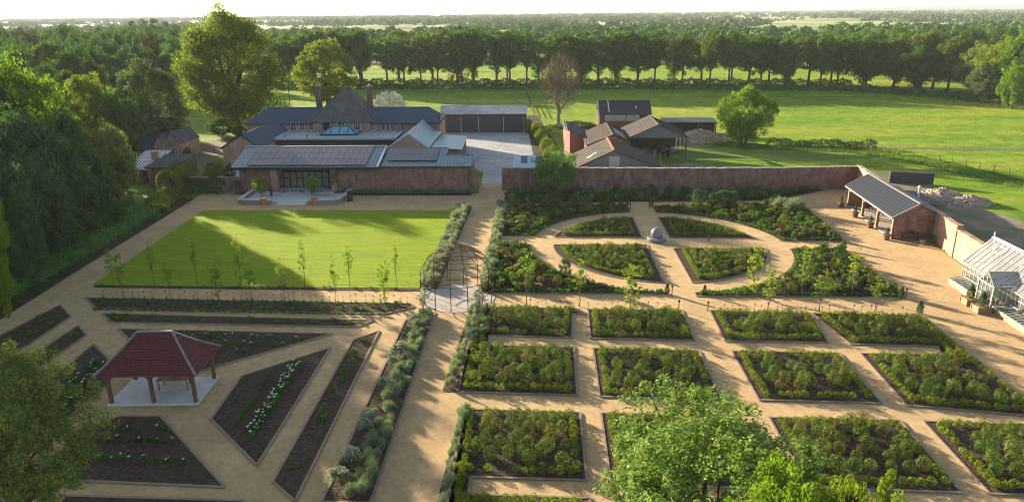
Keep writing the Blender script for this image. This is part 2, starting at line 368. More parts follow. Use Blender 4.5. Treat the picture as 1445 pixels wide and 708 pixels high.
def lawnmat(name, a, b_, c):
    m, nt, nd, lk = newmat(name)
    g = nt.nodes.new('ShaderNodeNewGeometry'); pos = g.outputs['Position']
    mp = N(nt, 'ShaderNodeMapping'); mp.inputs['Scale'].default_value = (.25, 1.6, 1); lk.new(pos, mp.inputs[0])
    n1 = N(nt, 'ShaderNodeTexNoise'); n1.inputs['Scale'].default_value = 1.6; n1.inputs['Detail'].default_value = 8; n1.inputs['Roughness'].default_value = .8; lk.new(mp.outputs[0], n1.inputs['Vector'])
    r1 = ramp(nt, [(.3, a), (.5, b_), (.72, c)]); lk.new(n1.outputs['Fac'], r1.inputs['Fac'])
    p = N(nt, 'ShaderNodeBsdfPrincipled'); p.inputs['Roughness'].default_value = .9; p.inputs['Specular IOR Level'].default_value = .1
    p.inputs['Sheen Weight'].default_value = .08; p.inputs['Sheen Roughness'].default_value = .5; p.inputs['Sheen Tint'].default_value = (.42, .60, .02, 1)
    lk.new(r1.outputs[0], p.inputs['Base Color'])
    nb = N(nt, 'ShaderNodeTexNoise'); nb.inputs['Scale'].default_value = 12; nb.inputs['Detail'].default_value = 6; nb.inputs['Roughness'].default_value = .8; lk.new(pos, nb.inputs['Vector'])
    b = N(nt, 'ShaderNodeBump'); b.inputs['Strength'].default_value = 1; b.inputs['Distance'].default_value = .09
    lk.new(nb.outputs['Fac'], b.inputs['Height']); lk.new(b.outputs['Normal'], p.inputs['Normal'])
    o = N(nt, 'ShaderNodeOutputMaterial'); lk.new(p.outputs[0], o.inputs[0]); return m
add_speckle(M['gravel'], 11, .84, 1.15, None, .5); add_speckle(M['soil'], 5, .6, 1.4)
def add_courses(m, scale, lo):
    nt = m.node_tree; p = next(n for n in nt.nodes if n.type == 'BSDF_PRINCIPLED'); src = p.inputs['Base Color'].links[0].from_socket
    g = nt.nodes.new('ShaderNodeNewGeometry'); w = nt.nodes.new('ShaderNodeTexWave'); w.wave_type = 'BANDS'; w.bands_direction = 'Z'; w.wave_profile = 'SAW'
    w.inputs['Scale'].default_value = scale; w.inputs['Distortion'].default_value = .25; nt.links.new(g.outputs['Position'], w.inputs['Vector'])
    r = ramp(nt, [(0, (lo,)*3), (.35, (1, 1, 1)), (1, (1.12,)*3)]); nt.links.new(w.outputs['Fac'], r.inputs['Fac'])
    mx = nt.nodes.new('ShaderNodeMixRGB'); mx.blend_type = 'MULTIPLY'; mx.inputs['Fac'].default_value = 1; nt.links.new(src, mx.inputs['Color1']); nt.links.new(r.outputs[0], mx.inputs['Color2']); nt.links.new(mx.outputs[0], p.inputs['Base Color'])
add_courses(M['tile_red'], 2.4, .5); add_speckle(M['tile_red'], 4, .75, 1.25)
add_courses(M['slate'], 1.5, .75); add_courses(M['slate_dark'], 1.5, .6)
add_speckle(M['slate_old'], 5, .65, 1.35); add_speckle(M['slate'], 9, .75, 1.25, (.6, .6, 3)); add_speckle(M['asbestos'], 3, .7, 1.3); add_speckle(M['concrete'], 1.2, .85, 1.15, None, .25); add_speckle(M['zinc'], 2, .85, 1.15)
M['lawn'] = lawnmat('lawn_grass', (.125, .19, .005), (.185, .245, .006), (.25, .285, .009))
add_speckle(M['lawn'], 1.4, .80, 1.18, (.22, 2.2, 1), .35)
M['rough_grass'] = lawnmat('rough_grass', (.05, .085, .014), (.085, .13, .02), (.13, .155, .03))

# ================================================================== SETTING
def poly_sheet(name, poly, z, mat, label=None, cat=None, thick=.0, kind='structure'):
    mb = MB(); n = len(poly)
    if thick: mb.prism(poly, z-thick, z)
    else:
        if sum(poly[i][0]*poly[(i+1) % n][1]-poly[(i+1) % n][0]*poly[i][1] for i in range(n)) < 0: poly = poly[::-1]
        mb.add([(p[0], p[1], z) for p in poly], [tuple(range(n))])
    o = mb.build(name, mat); return tag(o, label, cat, kind=kind)

# the ground: one sheet to the horizon
mb = MB(); rings = [0, 60, 120, 200, 300, 450, 700, 1100, 1700, 2600, 4000, 6400]; ns = 72
mb.v.append((0, 60, 0))
for r in rings[1:]:
    for j in range(ns):
        a = 2*PI*j/ns; mb.v.append((r*math.cos(a), 60+r*math.sin(a), 0))
for j in range(ns): mb.f.append((0, 1+j, 1+(j+1) % ns)); mb.m.append(0)
for i in range(len(rings)-2):
    for j in range(ns):
        a, b = 1+i*ns+j, 1+i*ns+(j+1) % ns
        mb.f.append((a, a+ns, b+ns, b)); mb.m.append(0)
tag(mb.build('ground', M['grassfield']), kind='structure')

# walled garden floor of golden gravel
WP = [(-45.4, 26), (-45.0, 53.9), (-47.6, 95.1), (-47.8, 99), (-8.6, 99), (-8.6, 104), (-5.3, 104), (-5.3, 100.3), (44.4, 100.3), (40.7, 60), (39.3, 40), (38.5, 26)]
tag(poly_sheet('garden_gravel', WP, .02, M['gravel']), kind='structure')
LAWN = GP([(287, 297), (641, 297.5), (636, 310), (591, 407.5), (130, 402.5)])
poly_sheet('lawn', LAWN, .07, M['lawn'], thick=.06)
mb = MB(); mb.prism([(-7.2+3.3*math.cos(2*PI*i/48), 59.3+3.3*math.sin(2*PI*i/48)) for i in range(48)], .0, .045)
tag(mb.build('paving', M['paving']), kind='structure')
poly_sheet('yard', [(-8.5, 103.9), (-5.4, 103.9), (-5.4, 101.5), (5.0, 102), (5.0, 128), (3.6, 134), (-.5, 152.1), (-21, 152.1), (-21, 133), (-12.5, 117), (-8.8, 112)], .03, M['concrete'])
poly_sheet('stable_yard', [(-52, 104.3), (-9.6, 104.3), (-12.6, 117), (-21, 133), (-52, 133)], .025, M['concrete'])
poly_sheet('track', GP([(955, 203), (1100, 205.5), (1300, 208), (1500, 210.5), (1500, 213.5), (1300, 210.5), (1100, 208), (955, 206.5)]), .03, M['track'])
poly_sheet('rough_ground', [(5.5, 101), (45.2, 103), (46.2, 96), (42.6, 62), (41, 40), (60, 40), (60, 70), (54, 98), (58, 108), (50, 114), (36, 113), (26, 119), (18, 134), (6, 134)], .022, M['dirt'])
poly_sheet('grass_verge', GP([(905, 232), (925, 215), (985, 206), (1150, 209), (1235, 214), (1235, 222), (1120, 228), (1020, 226), (960, 231)]), .04, M['rough_grass'])
poly_sheet('cottage_path', GP([(236, 224), (262, 203), (330, 196), (420, 194), (420, 200), (330, 206), (300, 226), (318, 232), (250, 246), (236, 236)]), .03, M['track'])
poly_sheet('side_lawn', [(-49, 40), (-51.5, 70), (-53, 97), (-62, 99), (-75, 96), (-80, 40)], .03, M['rough_grass'])

# ------------------------------------------------------------------ planting beds
BED = {}
def circ_poly(c, r, a0, a1, n=16): return [(c[0]+r*math.cos(a0+(a1-a0)*i/n), c[1]+r*math.sin(a0+(a1-a0)*i/n)) for i in range(n+1)]
def bed(key, poly, edging=True):
    if sum(poly[i][0]*poly[(i+1) % len(poly)][1]-poly[(i+1) % len(poly)][0]*poly[i][1] for i in range(len(poly))) < 0: poly = poly[::-1]
    o = poly_sheet('soil_bed', poly, .06, M['soil'])
    if edging:
        mb = MB(); n = len(poly)
        for i in range(n):
            p, q = Vector((*poly[i], .07)), Vector((*poly[(i+1) % n], .07))
            d = (q-p).normalized()*.02
            mb.bar(p-d, q-d*1.5, .14, .05)
        mb.build('edging', M['edging'], o)
    BED[key] = poly
    return poly
def inside(poly, x, y):
    c = False; n = len(poly); j = n-1
    for i in range(n):
        xi, yi = poly[i]; xj, yj = poly[j]
        if (yi > y) != (yj > y) and x < (xj-xi)*(y-yi)/(yj-yi)+xi: c = not c
        j = i
    return c
def edge_dist(poly, x, y):
    best = 1e9; n = len(poly)
    for i in range(n):
        ax, ay = poly[i]; bx, by = poly[(i+1) % n]
        dx, dy = bx-ax, by-ay; t = max(0, min(1, ((x-ax)*dx+(y-ay)*dy)/(dx*dx+dy*dy+1e-9)))
        best = min(best, math.hypot(x-ax-t*dx, y-ay-t*dy))
    return best
def inset(poly, d):
    """parallel offset inwards (poly is counter-clockwise)"""
    n = len(poly); out = []
    for i in range(n):
        a, b, c = Vector(poly[i-1]), Vector(poly[i]), Vector(poly[(i+1) % n])
        e1 = (b-a).normalized(); e2 = (c-b).normalized()
        n1 = Vector((-e1.y, e1.x)); n2 = Vector((-e2.y, e2.x)); k = 1+n1.dot(n2)
        out.append(tuple(b+(n1+n2)*(d/max(k, .35))))
    return out

# clipped square beds
B = {}
bed('r1a', GP([(672, 434), (806, 435.5), (818, 437), (829, 443), (808, 443.5), (807, 477.5), (690, 473.8), (690, 487.3), (810, 491), (814.6, 558.6), (646, 553.6)]))
bed('r1b', GP([(829.5, 437.2), (962, 438.5), (981, 481.2), (833, 478)]))
bed('r2b', GP([(837, 492), (986.6, 496), (1018, 564.5), (846.2, 560.4)]))
bed('r3a', GP([(655, 577.8), (818.6, 582.8), (828, 678.5), (664, 673.5), (661, 698), (832, 703.5), (835, 730), (629, 724)]))
bed('r3b', GP([(848, 583.5), (1029, 588.5), (1078, 690), (862, 683)]))
bed('r1c', GP([(1001.7, 439), (1144, 443), (1168.4, 484), (1023, 482)]))
bed('r1d', GP([(1146, 443), (1300, 446.5), (1480, 590), (1279, 572.6), (1214, 499.3), (1329, 502), (1322, 489.5), (1200, 486.3)]))
bed('r2c', GP([(1032.2, 496), (1184.7, 499.3), (1243.7, 569.8), (1071, 565)]))
bed('r3c', GP([(1085, 589.5), (1270, 594), (1357.6, 695.8), (1141, 689)]))
bed('r3d', GP([(1302.6, 595), (1495, 600), (1640, 704), (1397, 697.6)]))
bed('r4c', GP([(1160, 712), (1375, 719), (1430, 780), (1195, 772)]))

# round rose garden
CC = (12.75, 74.4)
def quarter(x0, y0, sx, sy, r):
    """quarter bed: inner corner (x0,y0); arc of radius r round the centre"""
    a0 = math.atan2(y0-CC[1], math.sqrt(max(0, r*r-(y0-CC[1])**2))*sx); a1 = math.atan2(math.sqrt(max(0, r*r-(x0-CC[0])**2))*sy, x0-CC[0])
    if a1-a0 > PI: a0 += 2*PI
    if a0-a1 > PI: a1 += 2*PI
    return [(x0, y0)]+circ_poly(CC, r, a0, a1, 16)
bed('q_nw', quarter(11.45, 77.5, -1, 1, 11.5)); bed('q_ne', quarter(14.5, 77.3, 1, 1, 11.5))
bed('q_sw', quarter(11.6, 74.7, -1, -1, 11.2)); bed('q_se', quarter(14.2, 73.5, 1, -1, 11.2))
def corner(x0, x1, y0, y1, cx, cy):
    """bed in the corner outside the round path"""
    r = 13.7; pts = []
    sx = -1 if cx == 'w' else 1; sy = 1 if cy == 'n' else -1
    xi, xo = (x1, x0) if cx == 'w' else (x0, x1); yi, yo = (y0, y1) if cy == 'n' else (y1, y0)
    ya = CC[1]+sy*math.sqrt(max(0.01, r*r-(xi-CC[0])**2)); xa = CC[0]+sx*math.sqrt(max(.01, r*r-(yi-CC[1])**2))
    a0 = math.atan2(ya-CC[1], xi-CC[0]); a1 = math.atan2(yi-CC[1], xa-CC[0])
    if a1-a0 > PI: a0 += 2*PI
    if a0-a1 > PI: a1 += 2*PI
    pts = [(xi, yo)]+circ_poly(CC, r, a0, a1, 18)+[(xo, yi), (xo, yo)]
    return pts
bed('c_nw', corner(-5.2, 11.4, 77.9, 91.4, 'w', 'n')); bed('c_sw', corner(-5.3, 11.4, 60.4, 74.9, 'w', 's'))
_ne = corner(14.6, 33.2, 76.2, 91.2, 'e', 'n'); _ne[-1] = (34.0, 93.0); _ne[0] = (14.6, 90.6); bed('c_ne', _ne)
bed('c_se', corner(13.9, 31.9, 59.9, 73.4, 'e', 's'))
bed('n_border', GP([(712, 286), (715, 289), (900, 285.5), (1100, 283.5), (1118, 278.5), (1166, 268.5), (1150, 267), (1115, 271.5), (900, 271.5), (712, 272.5)]))
# parterre on the west side
bed('w1', GP([(121, 420.7), (580, 429), (584, 434), (544, 443.6), (136, 436)]))
bed('w2', GP([(144.6, 443.2), (528, 452.5), (503, 462), (156.7, 455.5)]))
bed('w3', GP([(167.5, 464.5), (469, 471.5), (287, 523), (222, 521)]))
bed('w4', GP([(466.5, 491), (341, 531.3), (298, 592), (362.5, 657.7)]))
bed('w5', GP([(535.2, 467.3), (498, 480.8), (385.2, 680.1), (416.5, 708)]))
bed('w7', GP([(169.2, 588), (227, 588), (317.3, 688), (70, 677), (100, 612)]))
bed('w8', GP([(132.3, 486.2), (166, 519), (150, 545), (40, 640), (-20, 610)]))
bed('w9', GP([(110.7, 459.4), (122, 473.4), (20, 545), (-10, 540)]))
bed('w10', GP([(85.2, 430.7), (100, 447.5), (25, 498), (-60, 520), (-60, 505)]))
bed('w11', GP([(90, 700), (345, 707), (345, 760), (60, 760)]))
bed('lav', GP([(572, 452), (598, 441), (614, 441.5), (523, 710), (454, 709)]))
bed('lawn_edge', GP([(134, 403.2), (592, 408.3), (592, 411), (133, 406)]), False)
bed('path_w', [(-11.0, 61.4), (-9.3, 61.4), (-8.75, 90.5), (-10.6, 90.5)], False)
bed('path_e', [(-5.55, 60.6), (-4.2, 61.2), (-4.2, 91.5), (-5.35, 91.5)], False)
bed('path_e2', GP([(664, 436), (690, 434), (690, 474), (668, 487), (646, 553), (624, 553)])[:6], False)
bed('path_e3', GP([(650, 577), (664, 578), (640, 724), (613, 724)]), False)
bed('w_border', GP([(-60, 487), (-2, 453), (120, 375), (200, 327), (274, 281.5), (258, 278), (180, 322), (90, 378), (-60, 464)]), False)
bed('house_border', [(-43, 98.3), (-30.0, 98.3), (-30.0, 97.6), (-43, 97.6)], False)
bed('house_border2', [(-28.5, 98.35), (-9.4, 98.35), (-9.4, 97.0), (-28.5, 97.0)], False)
bed('hay', GP([(741, 163), (757, 163), (800, 225), (775, 238), (756, 238)]), False)

# ================================================================== FOLIAGE
def unit(a): return a/np.maximum(np.linalg.norm(a, axis=-1, keepdims=True), 1e-9)
def leaf_quads(c, n, size, rng, aspect=.55):
    """pointed leaves at centres c with normals n"""
    k = len(c); t = unit(np.cross(n, rng.normal(size=(k, 3)))); b = np.cross(n, t)
    s = (size*(.7+.6*rng.random(k)))[:, None] if np.isscalar(size) else size[:, None]
    return np.stack([c-t*s*.5, c+b*s*aspect*.5+t*s*.08, c+t*s*.5, c-b*s*aspect*.5+t*s*.08], axis=1)
def clump_leaves(cc, cr, per, size, rng, up=.35, flat=.75, aspect=.6, out=1.1):
    """leaves round clump centres cc (k,3) with radii cr (k,)"""
    k = len(cc); idx = np.repeat(np.arange(k), per); d = unit(rng.normal(size=(k*per, 3)))
    r = (.4+.6*rng.random(k*per)**.5)[:, None]
    p = cc[idx]+d*r*cr[idx][:, None]*np.array([1, 1, flat])
    n = unit(d*out+np.array([0, 0, up])+rng.normal(size=(k*per, 3))*.45)
    return leaf_quads(p, n, size, rng, aspect)
def crown_quads(rx, rz, zc, nclump, cr, per, leaf, seed, shape='round', aspect=.6, lump=.22, low=-1.0, core=.45):
    rng = np.random.default_rng(seed)
    d = unit(rng.normal(size=(nclump*3, 3))); d = d[d[:, 2] > low][:nclump]; k = len(d)
    ph = rng.random(6)*6.28
    w = 1+lump*(np.sin(2.3*np.arctan2(d[:, 1], d[:, 0])+ph[0])*.6+np.sin(4.1*d[:, 2]+ph[1])*.5+np.sin(5*np.arctan2(d[:, 1], d[:, 0])+ph[2]+3*d[:, 2])*.5)
    r = (core+(1-core)*rng.random(k)**.45)*w
    x = d[:, 0]*r*rx; y = d[:, 1]*r*rx; z = d[:, 2]*r*rz
    if shape == 'egg':       # wider low down
        t = (z/rz+1)/2; f = 1.15-.55*t; x *= f; y *= f
    elif shape == 'cone':
        t = np.clip((z/rz+1)/2, 0, 1); f = 1.25*(1-t)+.12; x *= f; y *= f
    elif shape == 'column':
        t = np.clip((z/rz+1)/2, 0, 1); f = .75+.5*np.sin(PI*t); x *= f; y *= f
    cc = np.stack([x, y, z+zc], 1)
    rad = cr*(.65+.7*rng.random(k))
    return clump_leaves(cc, rad, per, leaf, rng, aspect=aspect), cc
LM = {
 'mid': leafmat('leaf_mid', [(0.034, 0.071, 0.013), (0.066, 0.113, 0.018), (0.106, 0.144, 0.025)], .3),
 'dark': leafmat('leaf_dark', [(0.036, 0.081, 0.019), (0.060, 0.120, 0.027), (0.094, 0.163, 0.036)], .32),
 'yew': leafmat('leaf_yew', [(0.040, 0.077, 0.029), (0.061, 0.108, 0.039), (0.091, 0.142, 0.052)], .24, hue=.01),
 'avenue': leafmat('leaf_avenue', [(0.041, 0.085, 0.014), (0.077, 0.134, 0.021), (0.138, 0.193, 0.028)], .36),
 'lime': leafmat('leaf_lime', [(.085, .115, .014), (.13, .16, .02), (.19, .215, .032)], .5, hue=.01),
 'gold': leafmat('leaf_gold', [(.10, .125, .014), (.145, .17, .02), (.20, .225, .032)], .48, hue=.01),
 'bright': leafmat('leaf_bright', [(.075, .135, .010), (.12, .19, .014), (.18, .24, .022)], .45),
 'grey': leafmat('leaf_grey', [(.050, .075, .028), (.085, .115, .042), (.13, .155, .065)], .3),
 'silver': leafmat('leaf_silver', [(.16, .19, .125), (.24, .27, .19), (.32, .34, .25)], .3, (1.1, 1.1, .8), .012),
 'copper': leafmat('leaf_copper', [(.050, .034, .014), (.075, .050, .018), (.10, .068, .024)], .22, (1.2, 1, .6), .005),
 'ash': leafmat('leaf_ash', [(0.060, 0.103, 0.018), (0.110, 0.166, 0.029), (0.174, 0.224, 0.047), (0.280, 0.302, 0.112)], .38),
 'olive': leafmat('leaf_olive', [(0.066, 0.103, 0.033), (0.111, 0.157, 0.050), (0.162, 0.206, 0.066), (0.304, 0.266, 0.044)], .3, hue=.015),
 'blossom': leafmat('leaf_blossom', [(.66, .64, .54), (.76, .74, .64), (.50, .50, .36)], .3, (1.05, 1, .85), 0, .1),
 'box': leafmat('leaf_box', [(0.082, 0.121, 0.009), (0.132, 0.168, 0.012), (0.214, 0.226, 0.019)], .4, hue=.012),
 'shrub': leafmat('leaf_shrub', [(0.046, 0.077, 0.013), (0.076, 0.112, 0.019), (0.116, 0.149, 0.026)], .32),
 'shrub_pale': leafmat('leaf_shrub_pale', [(0.075, 0.088, 0.019), (0.112, 0.123, 0.026), (0.157, 0.160, 0.034)], .34),
 'peren': leafmat('leaf_peren', [(0.055, 0.105, 0.013), (0.096, 0.149, 0.017), (0.150, 0.193, 0.025)], .38, hue=.03),
 'purple': leafmat('leaf_purple', [(.050, .022, .024), (.075, .034, .032), (.06, .05, .03)], .25, (1.2, .8, .8)),
 'herb': leafmat('leaf_herb', [(.16, .20, .13), (.23, .27, .17), (.30, .33, .21)], .3, (1.1, 1.1, .75), .01),
 'herb_green': leafmat('leaf_herb_green', [(0.106, 0.146, 0.106), (0.163, 0.200, 0.144), (0.225, 0.248, 0.188)], .32, hue=.012),
 'tulip': leafmat('leaf_tulip', [(.035, .11, .016), (.055, .15, .022)], .38),
 'sapling': leafmat('leaf_sapling', [(.11, .17, .018), (.16, .22, .026), (.22, .27, .04)], .45),
 'hedge': leafmat('leaf_hedge', [(0.053, 0.124, 0.031), (0.093, 0.186, 0.043), (0.147, 0.240, 0.055)], .32),
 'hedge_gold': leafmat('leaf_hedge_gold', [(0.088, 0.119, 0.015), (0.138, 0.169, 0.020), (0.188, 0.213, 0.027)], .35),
 'grass': leafmat('leaf_grass', [(.16, .225, .006), (.22, .28, .008), (.29, .32, .012)], .5, (1.1, 1.3, .4), 0, .2),
 'meadow': leafmat('leaf_meadow', [(.085, .16, .014), (.13, .20, .022), (.19, .21, .04)], .42, (1.1, 1.25, .5), 0, .3),
 'far': leafmat('leaf_far', [(0.055, 0.104, 0.029), (0.072, 0.124, 0.034), (0.088, 0.143, 0.039)], .15, hue=.0, val=.35, rough=.9),  # leaf colours lightened to add a painted touch of haze
}

# ---- small plants: prototype quads about the origin (base at z=0)
def ball_proto(r, h, k, leaf, seed, aspect=.7, stalky=False):
    rng = np.random.default_rng(seed); d = unit(rng.normal(size=(k, 3)))
    bump = 1+.12*np.sin(7*d[:, 0]+seed)*np.sin(6*d[:, 1]+2*seed)
    rr = (.72+.28*rng.random(k)**.5)*bump
    p = np.stack([d[:, 0]*rr*r, d[:, 1]*rr*r, h*.52+d[:, 2]*rr*h*.5], 1)
    n = unit(d+rng.normal(size=(k, 3))*.32)
    return leaf_quads(p, n, leaf, rng, aspect)
def clump_proto(r, h, k, leaf, seed, nc=7, aspect=.6):
    rng = np.random.default_rng(seed)
    cc = np.stack([np.clip(rng.normal(size=nc), -1.3, 1.3)*r*.36, np.clip(rng.normal(size=nc), -1.3, 1.3)*r*.36, h*(.3+.45*rng.random(nc))], 1)
    cr = r*(.32+.25*rng.random(nc))
    return clump_leaves(cc, cr, k//nc, leaf, rng, flat=.9, aspect=aspect)
def spiky_proto(r, h, k, leaf, seed, aspect=.16, lean=.5):
    rng = np.random.default_rng(seed); a = rng.random(k)*6.283; q = rng.random(k)**.6
    base = np.stack([np.cos(a)*r*.35*q, np.sin(a)*r*.35*q, np.zeros(k)], 1)
    tip = np.stack([np.cos(a)*r*q*(.6+.4*rng.random(k)), np.sin(a)*r*q*(.6+.4*rng.random(k)), h*(1-.45*q*lean)*(.7+.35*rng.random(k))], 1)
    tt = .25+.75*rng.random(k)[:, None]; c = base+(tip-base)*tt
    ax = unit(tip-base+rng.normal(size=(k, 3))*.18); side = unit(np.cross(ax, rng.normal(size=(k, 3))))
    s = (leaf*(.7+.6*rng.random(k)))[:, None]
    return np.stack([c-ax*s*.5, c+side*s*aspect*.5, c+ax*s*.5, c-side*s*aspect*.5], 1)
def arch_proto(r, h, k, seed):
    """arching cut leaves of a big silver thistle plant"""
    rng = np.random.default_rng(seed); out = []
    for i in range(k):
        a = 6.283*rng.random(); L = r*(.7+.5*rng.random()); up = h*(.55+.5*rng.random())
        for t in np.linspace(.15, 1, 7):
            rad = L*t; z = up*(1-(t-.55)**2/.42*.9); w = .10*(1-abs(t-.5)*.9)
            c = np.array([[math.cos(a)*rad, math.sin(a)*rad, max(.05, z)]])
            c = c+rng.normal(size=(3, 3))*np.array([.05, .05, .03])
            n = unit(np.array([[0, 0, 1.]])+rng.normal(size=(3, 3))*.5)
            out.append(leaf_quads(c, n, w*2.2, rng, .45))
    return np.concatenate(out)
def flower_quads(q, k, size, seed, h):
    rng = np.random.default_rng(seed); c = q[rng.integers(0, len(q), k)].mean(1); c[:, 2] = np.maximum(c[:, 2], h*.75)+.04
    n = unit(np.array([[0, 0, 1.]])+rng.normal(size=(k, 3))*.4); a = leaf_quads(c, n, size, rng, .95); b = leaf_quads(c+.02, unit(n+rng.normal(size=(k, 3))*.7), size*.8, rng, .95)
    return np.concatenate([a, b])
PROTO = {}
def proto(key, variants, mat, flowers=None):
    L = []
    for i, q in enumerate(variants):
        me = quads_mesh(key, q, LM[mat])
        if flowers:
            fm, k, size, h = flowers; fq = flower_quads(q, k, size, 50+i, h)
            me = quads_mesh(key, np.concatenate([q, fq]), LM[mat]); me.materials.append(M[fm])
            me.polygons.foreach_set('material_index', [0]*len(q)+[1]*len(fq))
        L.append((q, me))
    PROTO[key] = (L, LM[mat])
proto('edging_shrub', [ball_proto(.25, .46, 170, .085, s) for s in (1, 2, 3)], 'box')
proto('rounded_shrub', [ball_proto(.42, .92, 480, .085, s) for s in (4, 5, 6)], 'shrub')
proto('pale_shrub', [ball_proto(.42, .98, 480, .085, s) for s in (7, 8, 9)], 'shrub_pale')
proto('bushy_plant', [clump_proto(.52, .8, 380, .13, s) for s in (10, 11, 12)], 'peren')
proto('leafy_shrub', [clump_proto(.7, 1.1, 420, .15, s) for s in (13, 14, 15)], 'mid')
proto('rose_bush', [clump_proto(.60, .85, 220, .15, s) for s in (16, 17)], 'shrub', ('pink_flower', 9, .15, .8))
proto('purple_plant', [clump_proto(.55, .8, 200, .16, s) for s in (18, 19)], 'purple')
proto('low_plant', [clump_proto(.34, .34, 90, .13, s, 5) for s in (20, 21, 22)], 'peren')
proto('silver_herb', [spiky_proto(.56, 1.3, 900, .26, s, .085) for s in (23, 24, 25)], 'herb')
proto('green_herb', [spiky_proto(.50, .95, 850, .22, s, .09) for s in (26, 27, 28)], 'herb_green')
proto('silver_thistle', [arch_proto(.58, .72, 30, s) for s in (29, 30)], 'herb')
proto('topiary_cone', [crown_quads(.27, .62, .62, 110, .10, 14, .08, 31, 'cone', core=.6, lump=.02)[0]], 'yew')
proto('column_yew', [crown_quads(.33, .75, .78, 120, .14, 14, .09, 32, 'column', core=.5, lump=.05)[0]], 'yew')
def tulip_quads(seed, k=3):
    rng = np.random.default_rng(seed); return spiky_proto(.22, .42, 30, .28, seed, .26)
proto('white_tulip', [tulip_quads(s) for s in (33, 34, 35)], 'tulip', ('white_flower', 4, .10, .46))
proto('leafy_tulip', [tulip_quads(s) for s in (36, 37)], 'tulip')
def allium_quads(seed):
    rng = np.random.default_rng(seed); st = np.array([[[-.014, 0, 0], [.014, 0, 0], [.01, 0, .62], [-.01, 0, .62]], [[0, -.014, 0], [0, .014, 0], [0, .01, .62], [0, -.01, .62]]])
    return np.concatenate([st, spiky_proto(.16, .22, 10, .22, seed, .3)])
proto('allium', [allium_quads(s) for s in (40, 41, 42)], 'tulip', None)
for i_, (q_, me_) in enumerate(PROTO['allium'][0]):
    rg_ = np.random.default_rng(60+i_); d_ = unit(rg_.normal(size=(26, 3))); fq_ = leaf_quads(d_*.055+np.array([0, 0, .66]), d_, .06, rg_, .9)
    me2 = quads_mesh('allium', np.concatenate([q_, fq_]), LM['tulip']); me2.materials.append(M['purple_flower']); me2.polygons.foreach_set('material_index', [0]*len(q_)+[1]*26); PROTO['allium'][0][i_] = (q_, me2)
proto('red_rose', [clump_proto(.42, .6, 130, .13, 38)], 'shrub', ('red_flower', 4, .11, .6))

PLANTS = {}
def plant(key, x, y, sc, label, cat, group, z=.06):
    PLANTS.setdefault(key, []).append((x, y, z, sc*(.85+.3*rnd.random()), rnd.random()*6.283, label, cat, group))
LIMIT = 290
def flush_plants():
    for key, lst in PLANTS.items():
        L, mat = PROTO[key]
        def vis(p): # nearest plants in view first
            v = Vector((p[0], p[1], -CAMZ)); f = v.dot(CF); return -(abs(v.dot(CR)/f) > .72 or abs(v.dot(CU)/f) > .36), -f
        lst.sort(key=lambda p: (0 if vis(p)[0] == 0 else 1, -vis(p)[1]))
        for i, (x, y, z, sc, a, label, cat, group) in enumerate(lst[:LIMIT]):
            o = mobj(key, L[i % len(L)][1], None, (x, y, z)); o.rotation_euler = (0, 0, a); o.scale = (sc, sc, sc*(.9+.2*rnd.random()))
            tag(o, label, cat, group)
        rest = lst[LIMIT:]
        if rest:
            arr = []; mi = []
            for i, (x, y, z, sc, a, *_r) in enumerate(rest):
                q = L[i % len(L)][0]; c, s = math.cos(a)*sc, math.sin(a)*sc
                R = np.array([[c, -s, 0], [s, c, 0], [0, 0, sc]]); arr.append(q@R.T+np.array([x, y, z]))
            me = quads_mesh('far_'+key, np.concatenate(arr), mat)
            o = mobj('shrubbery', me); tag(o, FARLABEL.get(key, 'mass of small garden plants too far to single out'), 'planting', kind='stuff')
FARLABEL = {'edging_shrub': 'tiny clipped edging plants of the far beds', 'rounded_shrub': 'rounded shrubs of the farther beds', 'low_plant': 'low plants filling the soil between the shrubs'}

def scatter(poly, spacing, margin, n_try=4000, jit=.25, seed=0):
    """jittered hexagonal positions inside poly"""
    rg = random.Random(seed); xs = [p[0] for p in poly]; ys = [p[1] for p in poly]; out = []
    y = min(ys); row = 0
    while y < max(ys):
        x = min(xs)+(row % 2)*spacing/2
        while x < max(xs):
            px, py = x+rg.uniform(-1, 1)*jit*spacing, y+rg.uniform(-1, 1)*jit*spacing
            if inside(poly, px, py) and edge_dist(poly, px, py) > margin: out.append((px, py))
            x += spacing
        y += spacing*.87; row += 1
    return out
def along(pts, step, close=False):
    out = []; P = pts+[pts[0]] if close else pts
    carry = 0
    for i in range(len(P)-1):
        a, b = Vector(P[i]), Vector(P[i+1]); L = (b-a).length; t = carry
        while t < L: out.append(tuple(a+(b-a)*(t/L))); t += step
        carry = t-L
    return out

